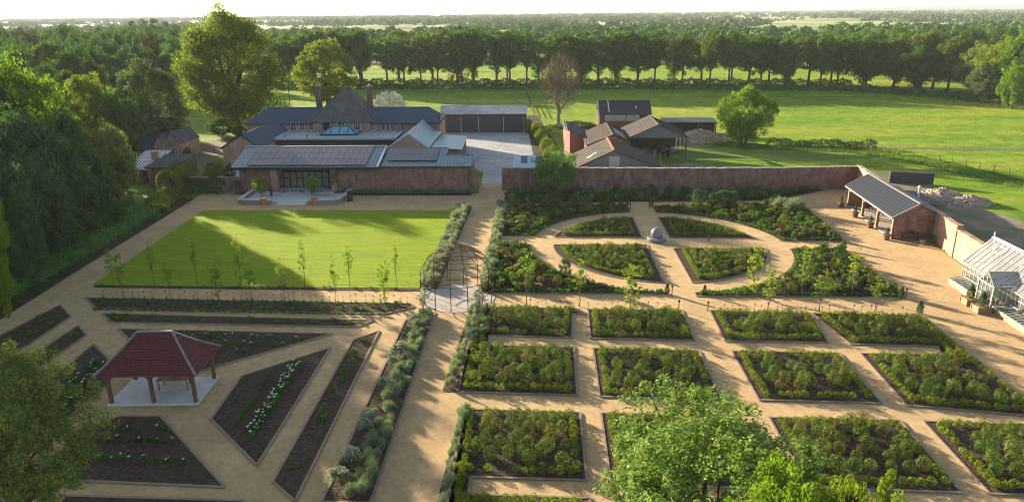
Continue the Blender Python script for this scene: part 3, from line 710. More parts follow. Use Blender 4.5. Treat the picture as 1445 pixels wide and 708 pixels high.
# ---- square beds: ring of clipped edging plants, rounded shrubs inside
SQ = {'r1a': 'the paired beds nearest the iron dome', 'r1b': 'the small bed under the near left round bed', 'r2b': 'the middle bed behind the foreground ash',
      'r3a': 'the lowest bed beside the main path', 'r3b': 'the bed hidden by the foreground ash', 'r1c': 'the small bed past the wide path',
      'r1d': 'the stepped bed along the gravel court', 'r2c': 'the middle bed past the wide path', 'r3c': 'the sunlit bed beside the foreground ash',
      'r3d': 'the last bed in the bottom corner', 'r4c': 'the bed cut by the bottom edge'}
for k, where in SQ.items():
    poly = BED[k]
    ring = inset(poly, .54)
    for x, y in along(ring, .50, True):
        if inside(poly, x, y) and rnd.random() < .94 and edge_dist(poly, x, y) > .3:
            plant('edging_shrub', x+rnd.uniform(-.06, .06), y+rnd.uniform(-.06, .06), 1, 'small clipped yellow green ball edging '+where, 'edging plant', 'clipped edging of '+where)
    for x, y in scatter(poly, .95, 1.05, seed=len(k)*7+ord(k[1])*3+ord(k[-1])):
        u = rnd.random()
        if u < .46: plant('rounded_shrub', x, y, rnd.uniform(.75, 1.12), 'rounded mid green shrub in '+where, 'shrub', 'rounded shrubs in '+where)
        elif u < .82: plant('pale_shrub', x, y, rnd.uniform(.7, 1.15), 'rounded olive green shrub in '+where, 'shrub', 'olive shrubs in '+where)
        elif u < .833: plant('red_rose', x, y, .8, 'low plant with red blooms in '+where, 'flower', 'red flowers in '+where)
        elif u < .855: plant('bushy_plant', x, y, .55, 'loose leafy bush in '+where, 'bush', 'loose bushes in '+where)
    for x, y in scatter(poly, .62, .9, seed=len(k)+5):
        if rnd.random() < .3: plant('low_plant', x, y, rnd.uniform(.45, .8), 'low leafy plant between shrubs in '+where, 'plant', 'low plants in '+where)
# ---- round garden
QN = {'q_nw': 'far left', 'q_ne': 'far right', 'q_sw': 'near left', 'q_se': 'near right'}
for k, nm in QN.items():
    poly = BED[k]; where = 'the '+nm+' quarter of the round garden'
    for x, y in along(inset(poly, .9), .46, True):
        plant('edging_shrub', x, y, .95, 'small clipped ball edging '+where, 'edging plant', 'clipped edging of '+where)
    for x, y in scatter(poly, .95, 1.3, seed=ord(k[2])+ord(k[3])):
        u = rnd.random()
        if u < .4: plant('bushy_plant', x, y, rnd.uniform(.7, 1.05), 'bright green bushy plant in '+where, 'bush', 'bushy plants in '+where)
        elif u < .68: plant('pale_shrub', x, y, rnd.uniform(.65, .95), 'pale rounded shrub in '+where, 'shrub', 'pale shrubs in '+where)
        elif u < .9: plant('rounded_shrub', x, y, rnd.uniform(.7, 1), 'mid green rounded shrub in '+where, 'shrub', 'green shrubs in '+where)
        else: plant('rose_bush', x, y, .8, 'rose bush in '+where, 'rose bush', 'rose bushes in '+where)
CN = {'c_nw': 'the far left corner of the round garden', 'c_ne': 'the far right corner of the round garden', 'c_sw': 'the near left corner of the round garden', 'c_se': 'the near right corner of the round garden'}
for k, where in CN.items():
    poly = BED[k]
    for x, y in along(inset(poly, .35), .62, True):
        plant('low_plant', x, y, 1.0, 'low edging plant along '+where, 'plant', 'low edging of '+where)
    for x, y in scatter(poly, .98, .75, seed=ord(k[2])*2+ord(k[3])):
        u = rnd.random()
        if u < .33: plant('bushy_plant', x, y, rnd.uniform(.8, 1.2), 'bright green bushy plant in '+where, 'bush', 'bushy plants in '+where)
        elif u < .58: plant('leafy_shrub', x, y, rnd.uniform(.65, 1.1), 'dense dark green shrub in '+where, 'shrub', 'dense shrubs in '+where)
        elif u < .74: plant('rose_bush', x, y, rnd.uniform(.8, 1.1), 'pink flowering bush in '+where, 'rose bush', 'pink flowering bushes in '+where)
        elif u < .84: plant('pale_shrub', x, y, 1, 'pale rounded shrub in '+where, 'shrub', 'pale shrubs in '+where)
        elif u < .90: plant('purple_plant', x, y, 1, 'purple brown leaved plant in '+where, 'plant', 'purple plants in '+where)
        else: plant('low_plant', x, y, 1.2, 'low leafy plant in '+where, 'plant', 'low plants in '+where)
for x, y in scatter(BED['n_border'], 1.0, .3, seed=4):
    w = 'under the long brick wall'
    u = rnd.random(); front = edge_dist(BED['n_border'], x, y)
    if u < .5: plant('leafy_shrub', x, y, rnd.uniform(.6, 1.15), 'dense green shrub in the border '+w, 'shrub', 'shrubs in the border '+w)
    elif u < .85: plant('bushy_plant', x, y, rnd.uniform(.7, 1.1), 'leafy green plant in the border '+w, 'bush', 'leafy plants in the border '+w)
    else: plant('green_herb', x, y, 1.1, 'upright reedy plant in the border '+w, 'plant', 'upright plants in the border '+w)
# ---- grey leaved borders of the main path
for k, where, dens in (('path_w', 'between the lawn and the main path', .62), ('path_e', 'on the main path edge by the round garden', .62), ('path_e2', 'along the main path by the square beds', .62), ('path_e3', 'along the main path at the bottom edge', .62)):
    for x, y in scatter(BED[k], dens, .12, seed=len(where)):
        u = rnd.random()
        if u < .62: plant('silver_herb', x, y, rnd.uniform(.5, .9)*(.8 if k[-1] in '23' else 1), 'feathery silver herb '+where, 'herb', 'silver herbs '+where)
        else: plant('green_herb', x, y, rnd.uniform(.75, 1.1)*(.85 if k[-1] in '23' else 1), 'grey green herb '+where, 'herb', 'grey green herbs '+where)
where = 'in the long border left of the main path'
LVA, LVB, LVC, LVT = G(454, 709), G(523, 710), G(572, 452), G(614, 441.5)
for x, y in scatter(BED['lav'], .55, .2, seed=3):
    # upright herbs along the path side, big silver thistles on the other side
    f_ = (y-LVB[1])/(LVT[1]-LVB[1]); xl = LVA[0]+(LVC[0]-LVA[0])*f_; xr_ = LVB[0]+(LVT[0]-LVB[0])*f_
    u_ = (x-xl)/max(.1, xr_-xl)
    if u_ > .5 and rnd.random() < .92: plant('green_herb', x, y, rnd.uniform(.55, 1.0), 'grey green lavender clump '+where, 'lavender', 'lavender '+where)
    elif rnd.random() < .10: plant('low_plant', x, y, 1, 'low green plant '+where, 'plant', 'low plants '+where)
L0, L1 = Vector(G(585, 455)), Vector(G(468, 700))
for i, t in enumerate((.02, .10, .27, .34, .48, .66, .72, .86, .95)):
    p = L0.lerp(L1, t); plant('silver_thistle', p.x+.12, p.y, rnd.uniform(.95, 1.25), 'big silver leaved thistle plant '+where, 'thistle', 'silver thistles '+where)
# ---- parterre: sparse young plants, tulip rows
def row(key, a, b, step, label, cat, group, sc=1, jit=.1, skip=.08):
    for x, y in along([G(*a), G(*b)], step):
        if rnd.random() > skip: plant(key, x+rnd.uniform(-jit, jit), y+rnd.uniform(-jit, jit), sc, label, cat, group)
for (a, b) in (((352, 612), (419, 512)), ((358, 617), (425, 512))): row('white_tulip', a, b, .44, 'white tulip in the double row of the kite shaped bed', 'tulip', 'white tulips in the kite shaped bed', 1.05)
row('leafy_tulip', (334, 600), (384, 527), .38, 'tulip in leaf in the thin row of the kite shaped bed', 'tulip', 'leafy tulips in the kite shaped bed', .85)
for (a, b) in (((150, 607), (245, 609)), ((140, 621), (245, 625)), ((140, 648), (265, 655))):
    row('white_tulip', a, b, .62, 'white flowered tulip in the bed below the pavilion', 'tulip', 'white tulips below the pavilion', .8, .25, .35)
    row('leafy_tulip', a, b, .4, 'tulip in leaf in the bed below the pavilion', 'tulip', 'leafy tulips below the pavilion', .8, .2, .1)
for (a, b) in (((138, 511), (75, 570)), ((146, 520), (84, 582))):
    row('white_tulip', a, b, .5, 'white flowered tulip in the bed left of the pavilion', 'tulip', 'white tulips left of the pavilion', .95, .3, .2)
    row('leafy_tulip', a, b, .42, 'tulip in leaf in the bed left of the pavilion', 'tulip', 'leafy tulips left of the pavilion', 1, .3, .1)
for (a, b) in (((250, 475), (430, 480)), ((300, 487), (395, 490)), ((305, 498), (350, 500))):
    row('white_tulip', a, b, .75, 'white flowered tulip in the triangular bed behind the pavilion', 'tulip', 'white tulips behind the pavilion', .85, .3, .3)
    row('leafy_tulip', a, b, .5, 'tulip in leaf in the triangular bed behind the pavilion', 'tulip', 'leafy tulips behind the pavilion', .85, .35, .15)
for (px, py, k_, s_) in ((513, 483, 'low_plant', 1.1), (500, 503, 'bushy_plant', .75), (494, 514, 'bushy_plant', .6), (485, 528, 'bushy_plant', .65), (480, 539, 'bushy_plant', .6), (470, 557, 'bushy_plant', .75), (457, 580, 'low_plant', 1.2), (453, 592, 'low_plant', 1.3), (441, 615, 'low_plant', 1), (412, 661, 'low_plant', 1.1)):
    x, y = G(px, py); plant(k_, x, y, s_, 'young leafy plant in the long slanting bed left of the main path', 'plant', 'young plants in the slanting bed')
for k, where in (('w1', 'the long strip bed below the lawn path'), ('w2', 'the second strip bed below the lawn'), ('w9', 'the narrow strip bed at the left'), ('w10', 'the strip bed beside the hedge path')):
    p = BED[k]; c = [(p[0][0]*.5+p[-1][0]*.5, p[0][1]*.5+p[-1][1]*.5)]
    for x, y in scatter(p, 1.15, .35, seed=len(where)):
        plant('low_plant', x, y, rnd.uniform(.8, 1.2), 'sparse young plant in '+where, 'plant', 'young plants in '+where)
for x, y in along([BED['w1'][0], BED['w1'][1]], .55): plant('low_plant', x+.1, y-.25, .8, 'low green plant edging the strip bed below the lawn', 'plant', 'edge plants of the strip bed')
for (a, b, nm) in (((150, 421.8), (575, 429.2), 'along the strip bed below the lawn'), ((700, 434.6), (800, 436.6), 'above the paired beds'), ((832, 437.6), (955, 439), 'above the small bed under the round garden'), ((1008, 440), (1290, 446.6), 'above the beds past the wide path')):
    for x, y in along([G(*a), G(*b)], .62):
        plant('allium', x+rnd.uniform(-.15, .15), y-.1, rnd.uniform(.85, 1.2), 'slim purple allium standing '+nm, 'flower', 'alliums '+nm)
for x, y in scatter(BED['lawn_edge'], .6, .05, seed=8): plant('low_plant', x, y, .7, 'low plant along the foot of the lawn', 'plant', 'low plants along the lawn foot')
for x, y in scatter(BED['w_border'], 1.1, .3, seed=9):
    if rnd.random() < .55: plant('low_plant', x, y, 1.1, 'low plant in the dark border under the hedge', 'plant', 'low plants under the hedge')
for x, y in scatter(BED['house_border'], .6, .1, seed=2): plant('green_herb', x, y, .55, 'low herb at the foot of the brick range left of the terrace', 'herb', 'herbs left of the terrace')
for x, y in scatter(BED['house_border2'], .55, .12, seed=3): plant('green_herb', x, y, .75, 'lavender along the brick range right of the terrace', 'lavender', 'lavender right of the terrace')
for px, py, s_ in ((505, 267, 1.3), (545, 264, 1.2), (664, 271, .9), (497, 270, 1.0)):
    x, y = G(px, py); plant('leafy_shrub', x, y, s_, 'dark bush against the brick range right of the terrace', 'bush', 'dark bushes on the brick range')
# yews and cones of the round garden
for px in (982, 990, 1003.5, 1010, 1017, 1024.5, 1030, 1035): x, y = G(px, 290.5); plant('column_yew', x, y, 1.25, 'dark clipped yew column in the row behind the round garden', 'yew', 'row of dark yew columns')
for px, py in ((885, 292), (919, 293), (1043, 297)): x, y = G(px, py); plant('topiary_cone', x, y, .95, 'small dark clipped cone at the north path corner', 'topiary', 'cones at the north path')
for px, py, w in ((941, 415, 'the left'), (994, 416, 'the right')): x, y = G(px, py); plant('topiary_cone', x, y, .8, 'small dark cone at '+w+' corner of the wide path', 'topiary', None)
for px, py in ((1190, 353), (1177, 340), (1271, 421), (1297, 443)): x, y = G(px, py); plant('topiary_cone', x, y, .9, 'small dark cone at a bed corner on the gravel court', 'topiary', 'cones at the court corners')
for px, py, h in ((777, 297, 1.5), (797, 396, 1.3), (1183, 372, 1.5)): x, y = G(px, py); plant('column_yew', x, y, h, 'tall slim yew column standing among the round garden shrubs', 'yew', 'tall slim yews')
for px in (722, 729, 768, 774, 783, 787, 806, 812, 822, 829): x, y = G(px, 294); plant('pale_shrub', x, y, 1.45, 'upright golden green shrub along the back of the far left corner bed', 'shrub', 'upright shrubs of the far left corner bed')
for px in (1098, 1106, 1113, 1119, 1125): x, y = G(px, 300+rnd.uniform(-4, 4)); plant('green_herb', x, y, 2.0, 'tall reedy grass clump in the far right corner bed', 'grass clump', 'tall grasses in the far right corner')
flush_plants()

# ================================================================== TREES
TREE = {}
def trunk_mb(h, r, cc, seed, nlimb=9, lean=.3, n=8, fork=.35, spread_from=.3):
    rg = random.Random(seed); mb = MB()
    pts = []; x = y = 0
    k = 6
    for i in range(k+1):
        t = i/k; pts.append((x, y, h*t)); x += rg.uniform(-1, 1)*lean*.25; y += rg.uniform(-1, 1)*lean*.25
    rad = [r*1.35]+[r*(1-.75*i/k) for i in range(1, k+1)]
    mb.tube(pts, rad, n)
    if cc is not None and len(cc):
        sel = rg.sample(range(len(cc)), min(nlimb, len(cc)))
        for i in sel:
            c = Vector(cc[i]); t = rg.uniform(spread_from, .85); z0 = h*t; j = min(int(t*k), k-1)
            p0 = Vector(pts[j]).lerp(Vector(pts[j+1]), t*k-j)
            if c.z < z0+.2: c.z = z0+.5
            mid = p0.lerp(c, .5)+Vector((rg.uniform(-.3, .3), rg.uniform(-.3, .3), -.06*(c-p0).length))
            r0 = r*(1-.75*t)*.55
            mb.tube([p0, mid, p0.lerp(c, .98)], [r0, r0*.6, r0*.2], 5)
    return mb
def tree_proto(key, kind, height, rx, crown_base, nclump, cr, per, leaf, seed, trunk_r, shape='round', bark='bark', lump=.22, low=-1.0, core=.45, nlimb=10, multi=1):
    """a tree about the origin: trunk with limbs, crown of leaf clumps"""
    rz = (height-crown_base)/2; zc = crown_base+rz
    q, cc = crown_quads(rx, rz, zc, nclump, cr, per, leaf, seed, shape, lump=lump, low=low, core=core)
    c_ = q.mean(1); top = np.percentile(c_[:, 2], 99.93); kz = (height-zc)/max(top-zc, .1); rr_ = np.percentile(np.hypot(c_[:, 0], c_[:, 1]), 97.5); kx = rx/rr_
    for A_ in (q, cc):
        A_[..., 2] = zc+(A_[..., 2]-zc)*kz; A_[..., 0] *= kx; A_[..., 1] *= kx
    q[:, :, 2] = np.maximum(q[:, :, 2], .05)
    cm = quads_mesh('crown', q, LM[kind])
    if multi == 1: tb = trunk_mb(crown_base+rz*1.2, trunk_r, cc, seed, nlimb)
    else:
        tb = MB(); rg = random.Random(seed)
        for i in range(multi):
            a = 6.28*i/multi+rg.random(); e = (math.cos(a)*rx*.5, math.sin(a)*rx*.5, zc+rz*.2)
            b = (math.cos(a)*trunk_r*2.2, math.sin(a)*trunk_r*2.2, 0); m_ = (b[0]*.6+e[0]*.35, b[1]*.6+e[1]*.35, crown_base*.8+rz*.3)
            tb.tube([b, m_, e], [trunk_r, trunk_r*.75, trunk_r*.25], 6)
    tm = bpy.data.meshes.new('trunk'); tm.from_pydata([tuple(v) for v in tb.v], [], tb.f); tm.materials.append(M[bark]); tm.update()
    TREE[key] = (tm, cm, height, rx)
def tree(key, x, y, label, height=None, width=None, group=None, name='tree', cat='tree', z=0, rz=None, mat=None):
    tm, cm, h0, rx = TREE[key]
    sz = (height/h0) if height else 1; sx = (width/(2*rx)) if width else sz
    o = thing(name, label, cat, (x, y, z), rnd.random()*6.28 if rz is None else rz, group)
    o.scale = (sx, sx, sz)
    put(bpy.data.objects.new('trunk', tm), o)
    if mat and cm.materials[0] != LM[mat]:
        k2 = (key, mat)
        if k2 not in TREE:
            c2 = cm.copy(); c2.materials[0] = LM[mat]; TREE[k2] = c2
        cm = TREE[k2]
    put(bpy.data.objects.new('crown', cm), o)
    return o
def tree_px(key, cx, ytop, Y, wpx, label, **kw):
    x, y, zt = at(cx, ytop, Y); w = wpx*(Vector((x, Y, 12-CAMZ)).dot(CF))/FPX
    return tree(key, x, Y, label, height=max(zt, 2), width=w, **kw)

for i in range(4): tree_proto('avenue%d' % i, 'avenue', 20, 4.9, (3.2, 5.6, 4.4, 6.6)[i], 135, 1.35, 66, .62, 100+i, .40, 'round', lump=.36, core=.42, nlimb=16)
for i in range(3): tree_proto('broad%d' % i, 'mid', 16, 7, 1.6, 170, 1.75, 95, .55, 110+i, .45, 'round', lump=.25, core=.55, nlimb=12)
for i in range(2): tree_proto('dome%d' % i, 'mid', 12, 6, .9, 260, 1.0, 75, .42, 120+i, .35, 'round', lump=.12, core=.7, nlimb=10)
tree_proto('lime', 'lime', 25, 10.5, 1.8, 430, 1.75, 110, .46, 130, .9, 'egg', lump=.13, core=.45, nlimb=26)
tree_proto('willow', 'gold', 17, 7.6, 1.5, 420, 1.0, 80, .40, 131, .5, 'round', lump=.10, core=.55, nlimb=16)
tree_proto('greytree', 'grey', 16, 6.6, 1.2, 330, 1.1, 80, .38, 132, .5, 'egg', lump=.2, core=.5, nlimb=12)
for i in range(2): tree_proto('yew%d' % i, 'yew', 13, 5, .3, 240, 1.1, 100, .36, 133+i, .4, 'egg', lump=.2, core=.6, nlimb=6)
tree_proto('poplar', 'far', 22, 4.0, 2, 120, 1.3, 36, .7, 136, .4, 'column', lump=.15)
tree_proto('multistem', 'bright', 9.7, 6.0, .7, 330, .85, 80, .32, 137, .16, 'round', lump=.2, core=.5, multi=9)
tree_proto('may', 'blossom', 6, 4.2, .5, 220, .6, 46, .28, 138, .25, 'round', lump=.12, core=.75)
tree_proto('fore_ash', 'ash', 11.5, 4.9, 1.6, 620, .62, 130, .17, 139, .28, 'round', lump=.24, core=.55, nlimb=24)
tree_proto('fore_gold', 'bright', 9.6, 3.4, 2, 300, .55, 120, .17, 140, .2, 'round', lump=.2, core=.5, nlimb=14)
tree_proto('fore_olive', 'olive', 10.8, 5.2, 1.2, 620, .62, 120, .16, 141, .3, 'round', lump=.2, core=.45, nlimb=20)
for i in range(4): tree_proto('sapling%d' % i, 'sapling', 4.0, .62, 1.2, 38, .18, 13, .15, 142+i, .034, 'egg', bark='bark_young', lump=.35, core=.1, nlimb=14)
tree_proto('wallbush', 'hedge', 5.6, 3.6, .9, 220, .62, 46, .26, 150, .12, 'round', lump=.28, core=.5, multi=3)
tree_proto('shrubtree', 'mid', 3.0, 1.9, .15, 120, .45, 40, .22, 151, .08, 'round', lump=.2, core=.6, multi=3)
tree_proto('courttree', 'bright', 2.6, .95, .75, 60, .34, 22, .17, 152, .05, 'round', bark='bark_young', lump=.25, core=.4, nlimb=8)

# ---- the avenue across the field
random_state = random.Random(5)
def zone(px):
    for x1, n in ((430, 'behind the round golden tree'), (520, 'behind the house chimneys'), (640, 'behind the slate roofed house'), (745, 'behind the long garage'), (845, 'behind the bare brown tree'), (925, 'behind the black roofed barn'), (1010, 'beyond the rubble heap'), (1110, 'behind the bushy multi stemmed tree'), (1230, 'at the back of the open meadow'), (1500, 'where the row meets the wood')):
        if px < x1: return n
px = 392; i = 0
while px < 1335:
    Yb = 256-(px-400)*.0235+random_state.uniform(-3, 3)
    top = 47-(4 if px > 430 else 0)+random_state.uniform(-7, 9)+(2 if px > 1000 else 0)
    w = zone(px)
    tree_px('avenue%d' % random_state.randrange(4), px, top, Yb, random_state.uniform(36, 58), 'dark broadleaf in the front line of the avenue '+w, group='front line of the tree row '+w, name='avenue_tree')
    px += random_state.choice((15, 19, 24, 28, 33, 40)); i += 1
px = 402
while px < 1330:
    Yb = 274-(px-400)*.0235+random_state.uniform(-4, 4); w = zone(px)
    tree_px('avenue%d' % random_state.randrange(4), px, 46+random_state.uniform(-5, 5), Yb, random_state.uniform(40, 54), 'dark broadleaf in the second line of the avenue '+w, group='second line of the tree row '+w, name='avenue_tree')
    px += random_state.uniform(30, 62); i += 1
# ---- trees round the house
tree_px('lime', 312, 7, 152, 146, 'huge yellow green lime tree left of the slate roofed house', name='lime_tree')
tree_px('willow', 455, 55, 190, 90, 'round golden green tree rising behind the house chimney', name='willow_tree')
tree_px('greytree', 201, 82, 131, 108, 'grey green broad tree behind the cottage chimney', name='broad_tree')
tree_px('may', 548, 129, 166, 54, 'white flowering hawthorn behind the house roof', name='hawthorn')
tree_px('multistem', 1056, 120, 134.5, 86, 'bushy bright green multi stemmed tree beside the rubble heap', name='bushy_tree')
tree_px('wallbush', 783, 213, 98.2, 76, 'dark green bushy tree in front of the brick wall', name='wall_tree')
for cx, yt, Y, w, lb in ((745, 168, 150, 15, 'top'), (757, 172, 145, 17, 'second'), (764, 182, 138, 19, 'third'), (772, 194, 128, 24, 'fourth'), (781, 205, 117, 30, 'lowest')):
    tree_px('dome0', cx, yt, Y, w, lb+' clump of the pale green hedge along the concrete yard', name='hedge_bush', cat='hedge bush', mat='sapling')
for cx, yt, Y, w, lb in ((309, 166, 148, 46, 'dark bush at the foot of the huge lime tree'), (338, 176, 144, 24, 'dark shrub between the lime tree and the slate roof'), (300, 226, 106, 30, 'pale green shrub behind the low garden wall'), (262, 207, 121, 14, 'small round shrub beside the cottage gable'), (322, 230, 106, 16, 'small dark shrub under the orange gable'), (815, 178, 154, 70, 'low leafy bush beneath the bare tree')):
    tree_px('shrubtree', cx, yt, Y, w, lb, name='shrub', cat='shrub', mat='dark' if 'dark' in lb else ('hedge_gold' if 'pale' in lb else 'mid'))
# ---- wood on the west side
W_ = [('broad0', 8, 70, 98, 104, 'bright', 'bright sunlit tree at the left edge above the dark yews'), ('broad1', -45, 60, 92, 110, 'mid', None),
      ('dome0', 62, 58, 182, 62, 'mid', 'rounded tree crown with a lit rim, highest of the small domes'), ('dome1', 92, 72, 168, 60, 'mid', 'rounded tree crown in front of the highest dome'), ('broad2', 30, 60, 190, 60, 'mid', 'broad crown behind the bright left edge tree'),
      ('dome0', 60, 90, 150, 58, 'dark', 'dark rounded crown below the two lit domes'), ('dome1', 90, 100, 140, 52, 'mid', 'lit dome shaped crown above the yellow green tree'), ('broad1', 125, 72, 172, 40, 'mid', 'narrow lit crown between domes and dark wood'),
      ('willow', 113, 104, 124, 82, 'lime', 'yellow green tree left of the cottage chimney'), ('yew0', 42, 102, 112, 76, 'dark', 'dark tree under the domes beside the bright tree'), ('broad2', 160, 128, 118, 70, 'mid', 'tree crown just above the cottage chimney pots'),
      ('broad0', 165, 92, 190, 40, 'dark', 'small dark dome against the dark wood'), ('yew1', 92, 158, 98, 62, 'dark', 'dark yew between the yellow green tree and the hedge'),
      ('yew0', 14, 146, 76, 112, 'yew', 'massive dark yew at the left edge, largest of the yews'), ('yew1', 78, 190, 80, 78, 'yew', 'dark yew behind the long hedge, between two others'), ('yew0', 146, 168, 92, 62, 'olive', 'grey green tree with a pale top beside the cottage'),
      ('yew1', 118, 202, 86, 60, 'yew', 'dark yew nearest the grey green pale topped tree'), ('yew0', 46, 222, 70, 84, 'yew', 'dark yew low behind the leafy hedge'), ('yew1', -40, 178, 64, 110, 'yew', None), ('yew0', 18, 262, 62, 56, 'yew', 'lowest dark yew at the left edge just above the laurel hedge'), ('yew0', -120, 120, 60, 160, 'yew', None), ('broad1', -150, 60, 75, 160, 'mid', None), ('broad2', -260, 60, 60, 180, 'mid', None), ('broad0', -330, 60, 52, 190, 'mid', None)]
for k, cx, yt, Y, w, mt, lb in W_:
    tree_px(k, cx, yt, Y, w, lb or 'tall tree of the west wood beyond the picture edge', mat=mt, group=None if lb else 'trees of the west wood beyond the edge', name='yew_tree' if k.startswith('yew') else 'wood_tree')
rg = random.Random(8)
for row_, (Y0, t0, n) in enumerate(((205, 60, 11), (235, 50, 13), (270, 42, 14), (320, 36, 14))):
    for j in range(n):
        cx = -40+j*(300/(n-1))+rg.uniform(-8, 8); mt = 'copper' if (row_, j) in ((1, 4), (1, 10), (0, 10), (2, 3)) else ('dark' if row_ < 3 else 'mid')
        pos_ = ('nearest', 'second', 'third', 'farthest')[row_]
        tree_px('broad%d' % ((j+row_) % 3), cx, t0+rg.uniform(-5, 6), Y0+rg.uniform(-8, 8), rg.uniform(38, 54), ('reddish copper tree in the %s rank of the dark wood' if mt == 'copper' else 'dark broadleaf in the %s rank of the wood beyond the cottage') % pos_, group='%s rank of the %s wood' % (pos_, 'copper' if mt == 'copper' else 'west'), mat=mt, name='wood_tree')
for cx, yt, w in ((186, 29, 20), (200, 27, 22), (216, 26, 24), (232, 30, 20), (246, 34, 14)):
    tree_px('poplar', cx, yt, 400+cx % 7*5, w, 'tall hazy poplar in the clump behind the dark wood', group='hazy poplars behind the dark wood', name='poplar_tree')
for px_, py_, h_ in ((8, 398, 2.6), (28, 384, 3.0), (58, 368, 2.8), (92, 350, 3.2), (128, 332, 2.8), (160, 316, 3.0)):
    x, y = G(px_, py_); tree('shrubtree', x, y, 'dark shrub in the shade between the laurel hedge and the yews', height=h_, width=4.6, name='shrub', cat='shrub', mat='dark', group='dark shrubs behind the laurel hedge')
# ---- right hand wood
for k, cx, yt, Y, w, mt, lb in (('broad0', 1228, 42, 236, 62, 'avenue', 'broad tree at the end of the tree row over the meadow'), ('broad1', 1272, 48, 232, 58, 'avenue', 'leafy tree with a low crown right of the tree row end'), ('broad2', 1312, 40, 236, 66, 'avenue', 'tall full crowned tree before the right hand wood'),
      ('broad0', 1300, 62, 222, 46, 'mid', 'lit rounded tree standing forward of the wood edge'), ('broad1', 1352, 42, 222, 62, 'mid', 'lit tree with a lobed crown by the meadow corner'), ('broad2', 1385, 58, 214, 60, 'olive', 'brownish green tree at the meadow corner'), ('willow', 1398, 88, 200, 50, 'grey', 'pale dull tree low at the meadow corner'),
      ('broad0', 1425, 48, 204, 80, 'bright', 'bright yellow green tree at the right edge of the meadow'), ('broad1', 1470, 40, 196, 90, 'bright', 'large bright tree cut by the right edge'), ('dome1', 1440, 92, 186, 44, 'bright', 'low bright tree in front at the right edge'), ('broad2', 1520, 50, 190, 90, 'mid', 'tree beyond the right edge of the meadow')):
    tree_px(k, cx, yt, Y, w, lb, mat=mt, name='wood_tree')
rg = random.Random(18)
for j in range(26):
    cx = 1190+j*14+rg.uniform(-9, 9); Y0 = rg.uniform(262, 330)
    tree_px('broad%d' % (j % 3), cx, 36+rg.uniform(-4, 8), Y0, rg.uniform(36, 50), 'broadleaf of the wood behind the meadow corner', group='trees of the wood behind the meadow corner', mat=('avenue', 'mid', 'dark')[j % 3], name='wood_tree')
# ---- undergrowth hedge at the foot of the avenue
def leaf_mound(name, pts, w, h, kind, leaf, dens, seed, label, cat, kd=None, group=None, flat=False):
    rng = np.random.default_rng(seed); P = [Vector((*p, 0)) for p in pts]; seg = []
    for a, b in zip(P[:-1], P[1:]): seg.append((a, b, (b-a).length))
    tot = sum(s[2] for s in seg); k = int(tot*dens); c = []; n = []
    for a, b, L in seg:
        m = int(k*L/tot); t = rng.random(m)[:, None]; base = np.array(a)+(np.array(b)-np.array(a))*t
        d = np.array(b-a)/L; side = np.array([-d[1], d[0], 0]); th = rng.random(m)*PI
        s = t[:, 0]*L; hh = h*(.85+.18*np.sin(s*.9+seed)+.12*np.sin(s*2.3+seed)) if not flat else np.full(m, h)
        r = (.75+.25*rng.random(m))
        if flat:
            cx_ = np.sign(np.cos(th))*np.abs(np.cos(th))**.35; cz_ = np.abs(np.sin(th))**.35
        else: cx_, cz_ = np.cos(th), np.sin(th)**.7
        p = base+side*(cx_*r*w/2)[:, None]; p[:, 2] += cz_*r*hh
        c.append(p); n.append(unit(side*cx_[:, None]+np.array([0, 0, 1])*cz_[:, None]+rng.normal(size=(m, 3))*.5))
    q = leaf_quads(np.concatenate(c), np.concatenate(n), leaf, rng, .65)
    o = mobj(name, quads_mesh(name, q, LM[kind])); return tag(o, label, cat, group, kd)
leaf_mound('undergrowth', GP([(385, 126), (640, 125.5), (900, 125), (1200, 128), (1330, 138), (1450, 150)]), 6, 2.2, 'dark', .7, 60, 3, 'dark undergrowth along the foot of the tree row', 'undergrowth', 'stuff')
leaf_mound('undergrowth', GP([(385, 119), (640, 118.5), (900, 118), (1200, 120)]), 5, 2.0, 'mid', .7, 40, 4, 'low scrub behind the tree row', 'undergrowth', 'stuff')
# ---- hedges of the west side
leaf_mound('laurel_hedge', GP([(-40, 446), (60, 390), (120, 356), (180, 322), (212, 303)]), 2.3, 1.55, 'hedge', .26, 380, 5, 'long leafy laurel hedge along the dark border', 'hedge')
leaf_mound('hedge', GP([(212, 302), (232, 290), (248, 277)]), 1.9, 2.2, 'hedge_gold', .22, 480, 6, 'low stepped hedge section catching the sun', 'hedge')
leaf_mound('clipped_hedge', GP([(238, 281), (252, 268), (270, 255)]), 2.8, 3.7, 'hedge_gold', .2, 800, 7, 'tall rounded clipped hedge with a lit top', 'hedge', flat=True)  # bright new growth, its golden leaf colour also standing in for sunlight
leaf_mound('ivy_hedge', GP([(262, 273), (300, 272), (318, 273)]), 1.6, 2.6, 'dark', .24, 420, 8, 'dark ivy bank against the low garden wall', 'ivy')
leaf_mound('undergrowth', GP([(745, 182), (800, 184), (840, 182)]), 3, 1.0, 'mid', .3, 120, 9, 'low scrub under the bare tree', 'undergrowth', 'stuff')
leaf_mound('undergrowth', GP([(1005, 203), (1080, 208), (1200, 212), (1300, 226), (1445, 262)]), 6, .38, 'peren', .24, 120, 10, 'rough weeds along the field edge track', 'weeds', 'stuff')
leaf_mound('undergrowth', GP([(1080, 205), (1150, 207), (1235, 209)]), 3, 1.5, 'dark', .35, 130, 12, 'dark scrub beside the multi stemmed tree', 'undergrowth', 'stuff')

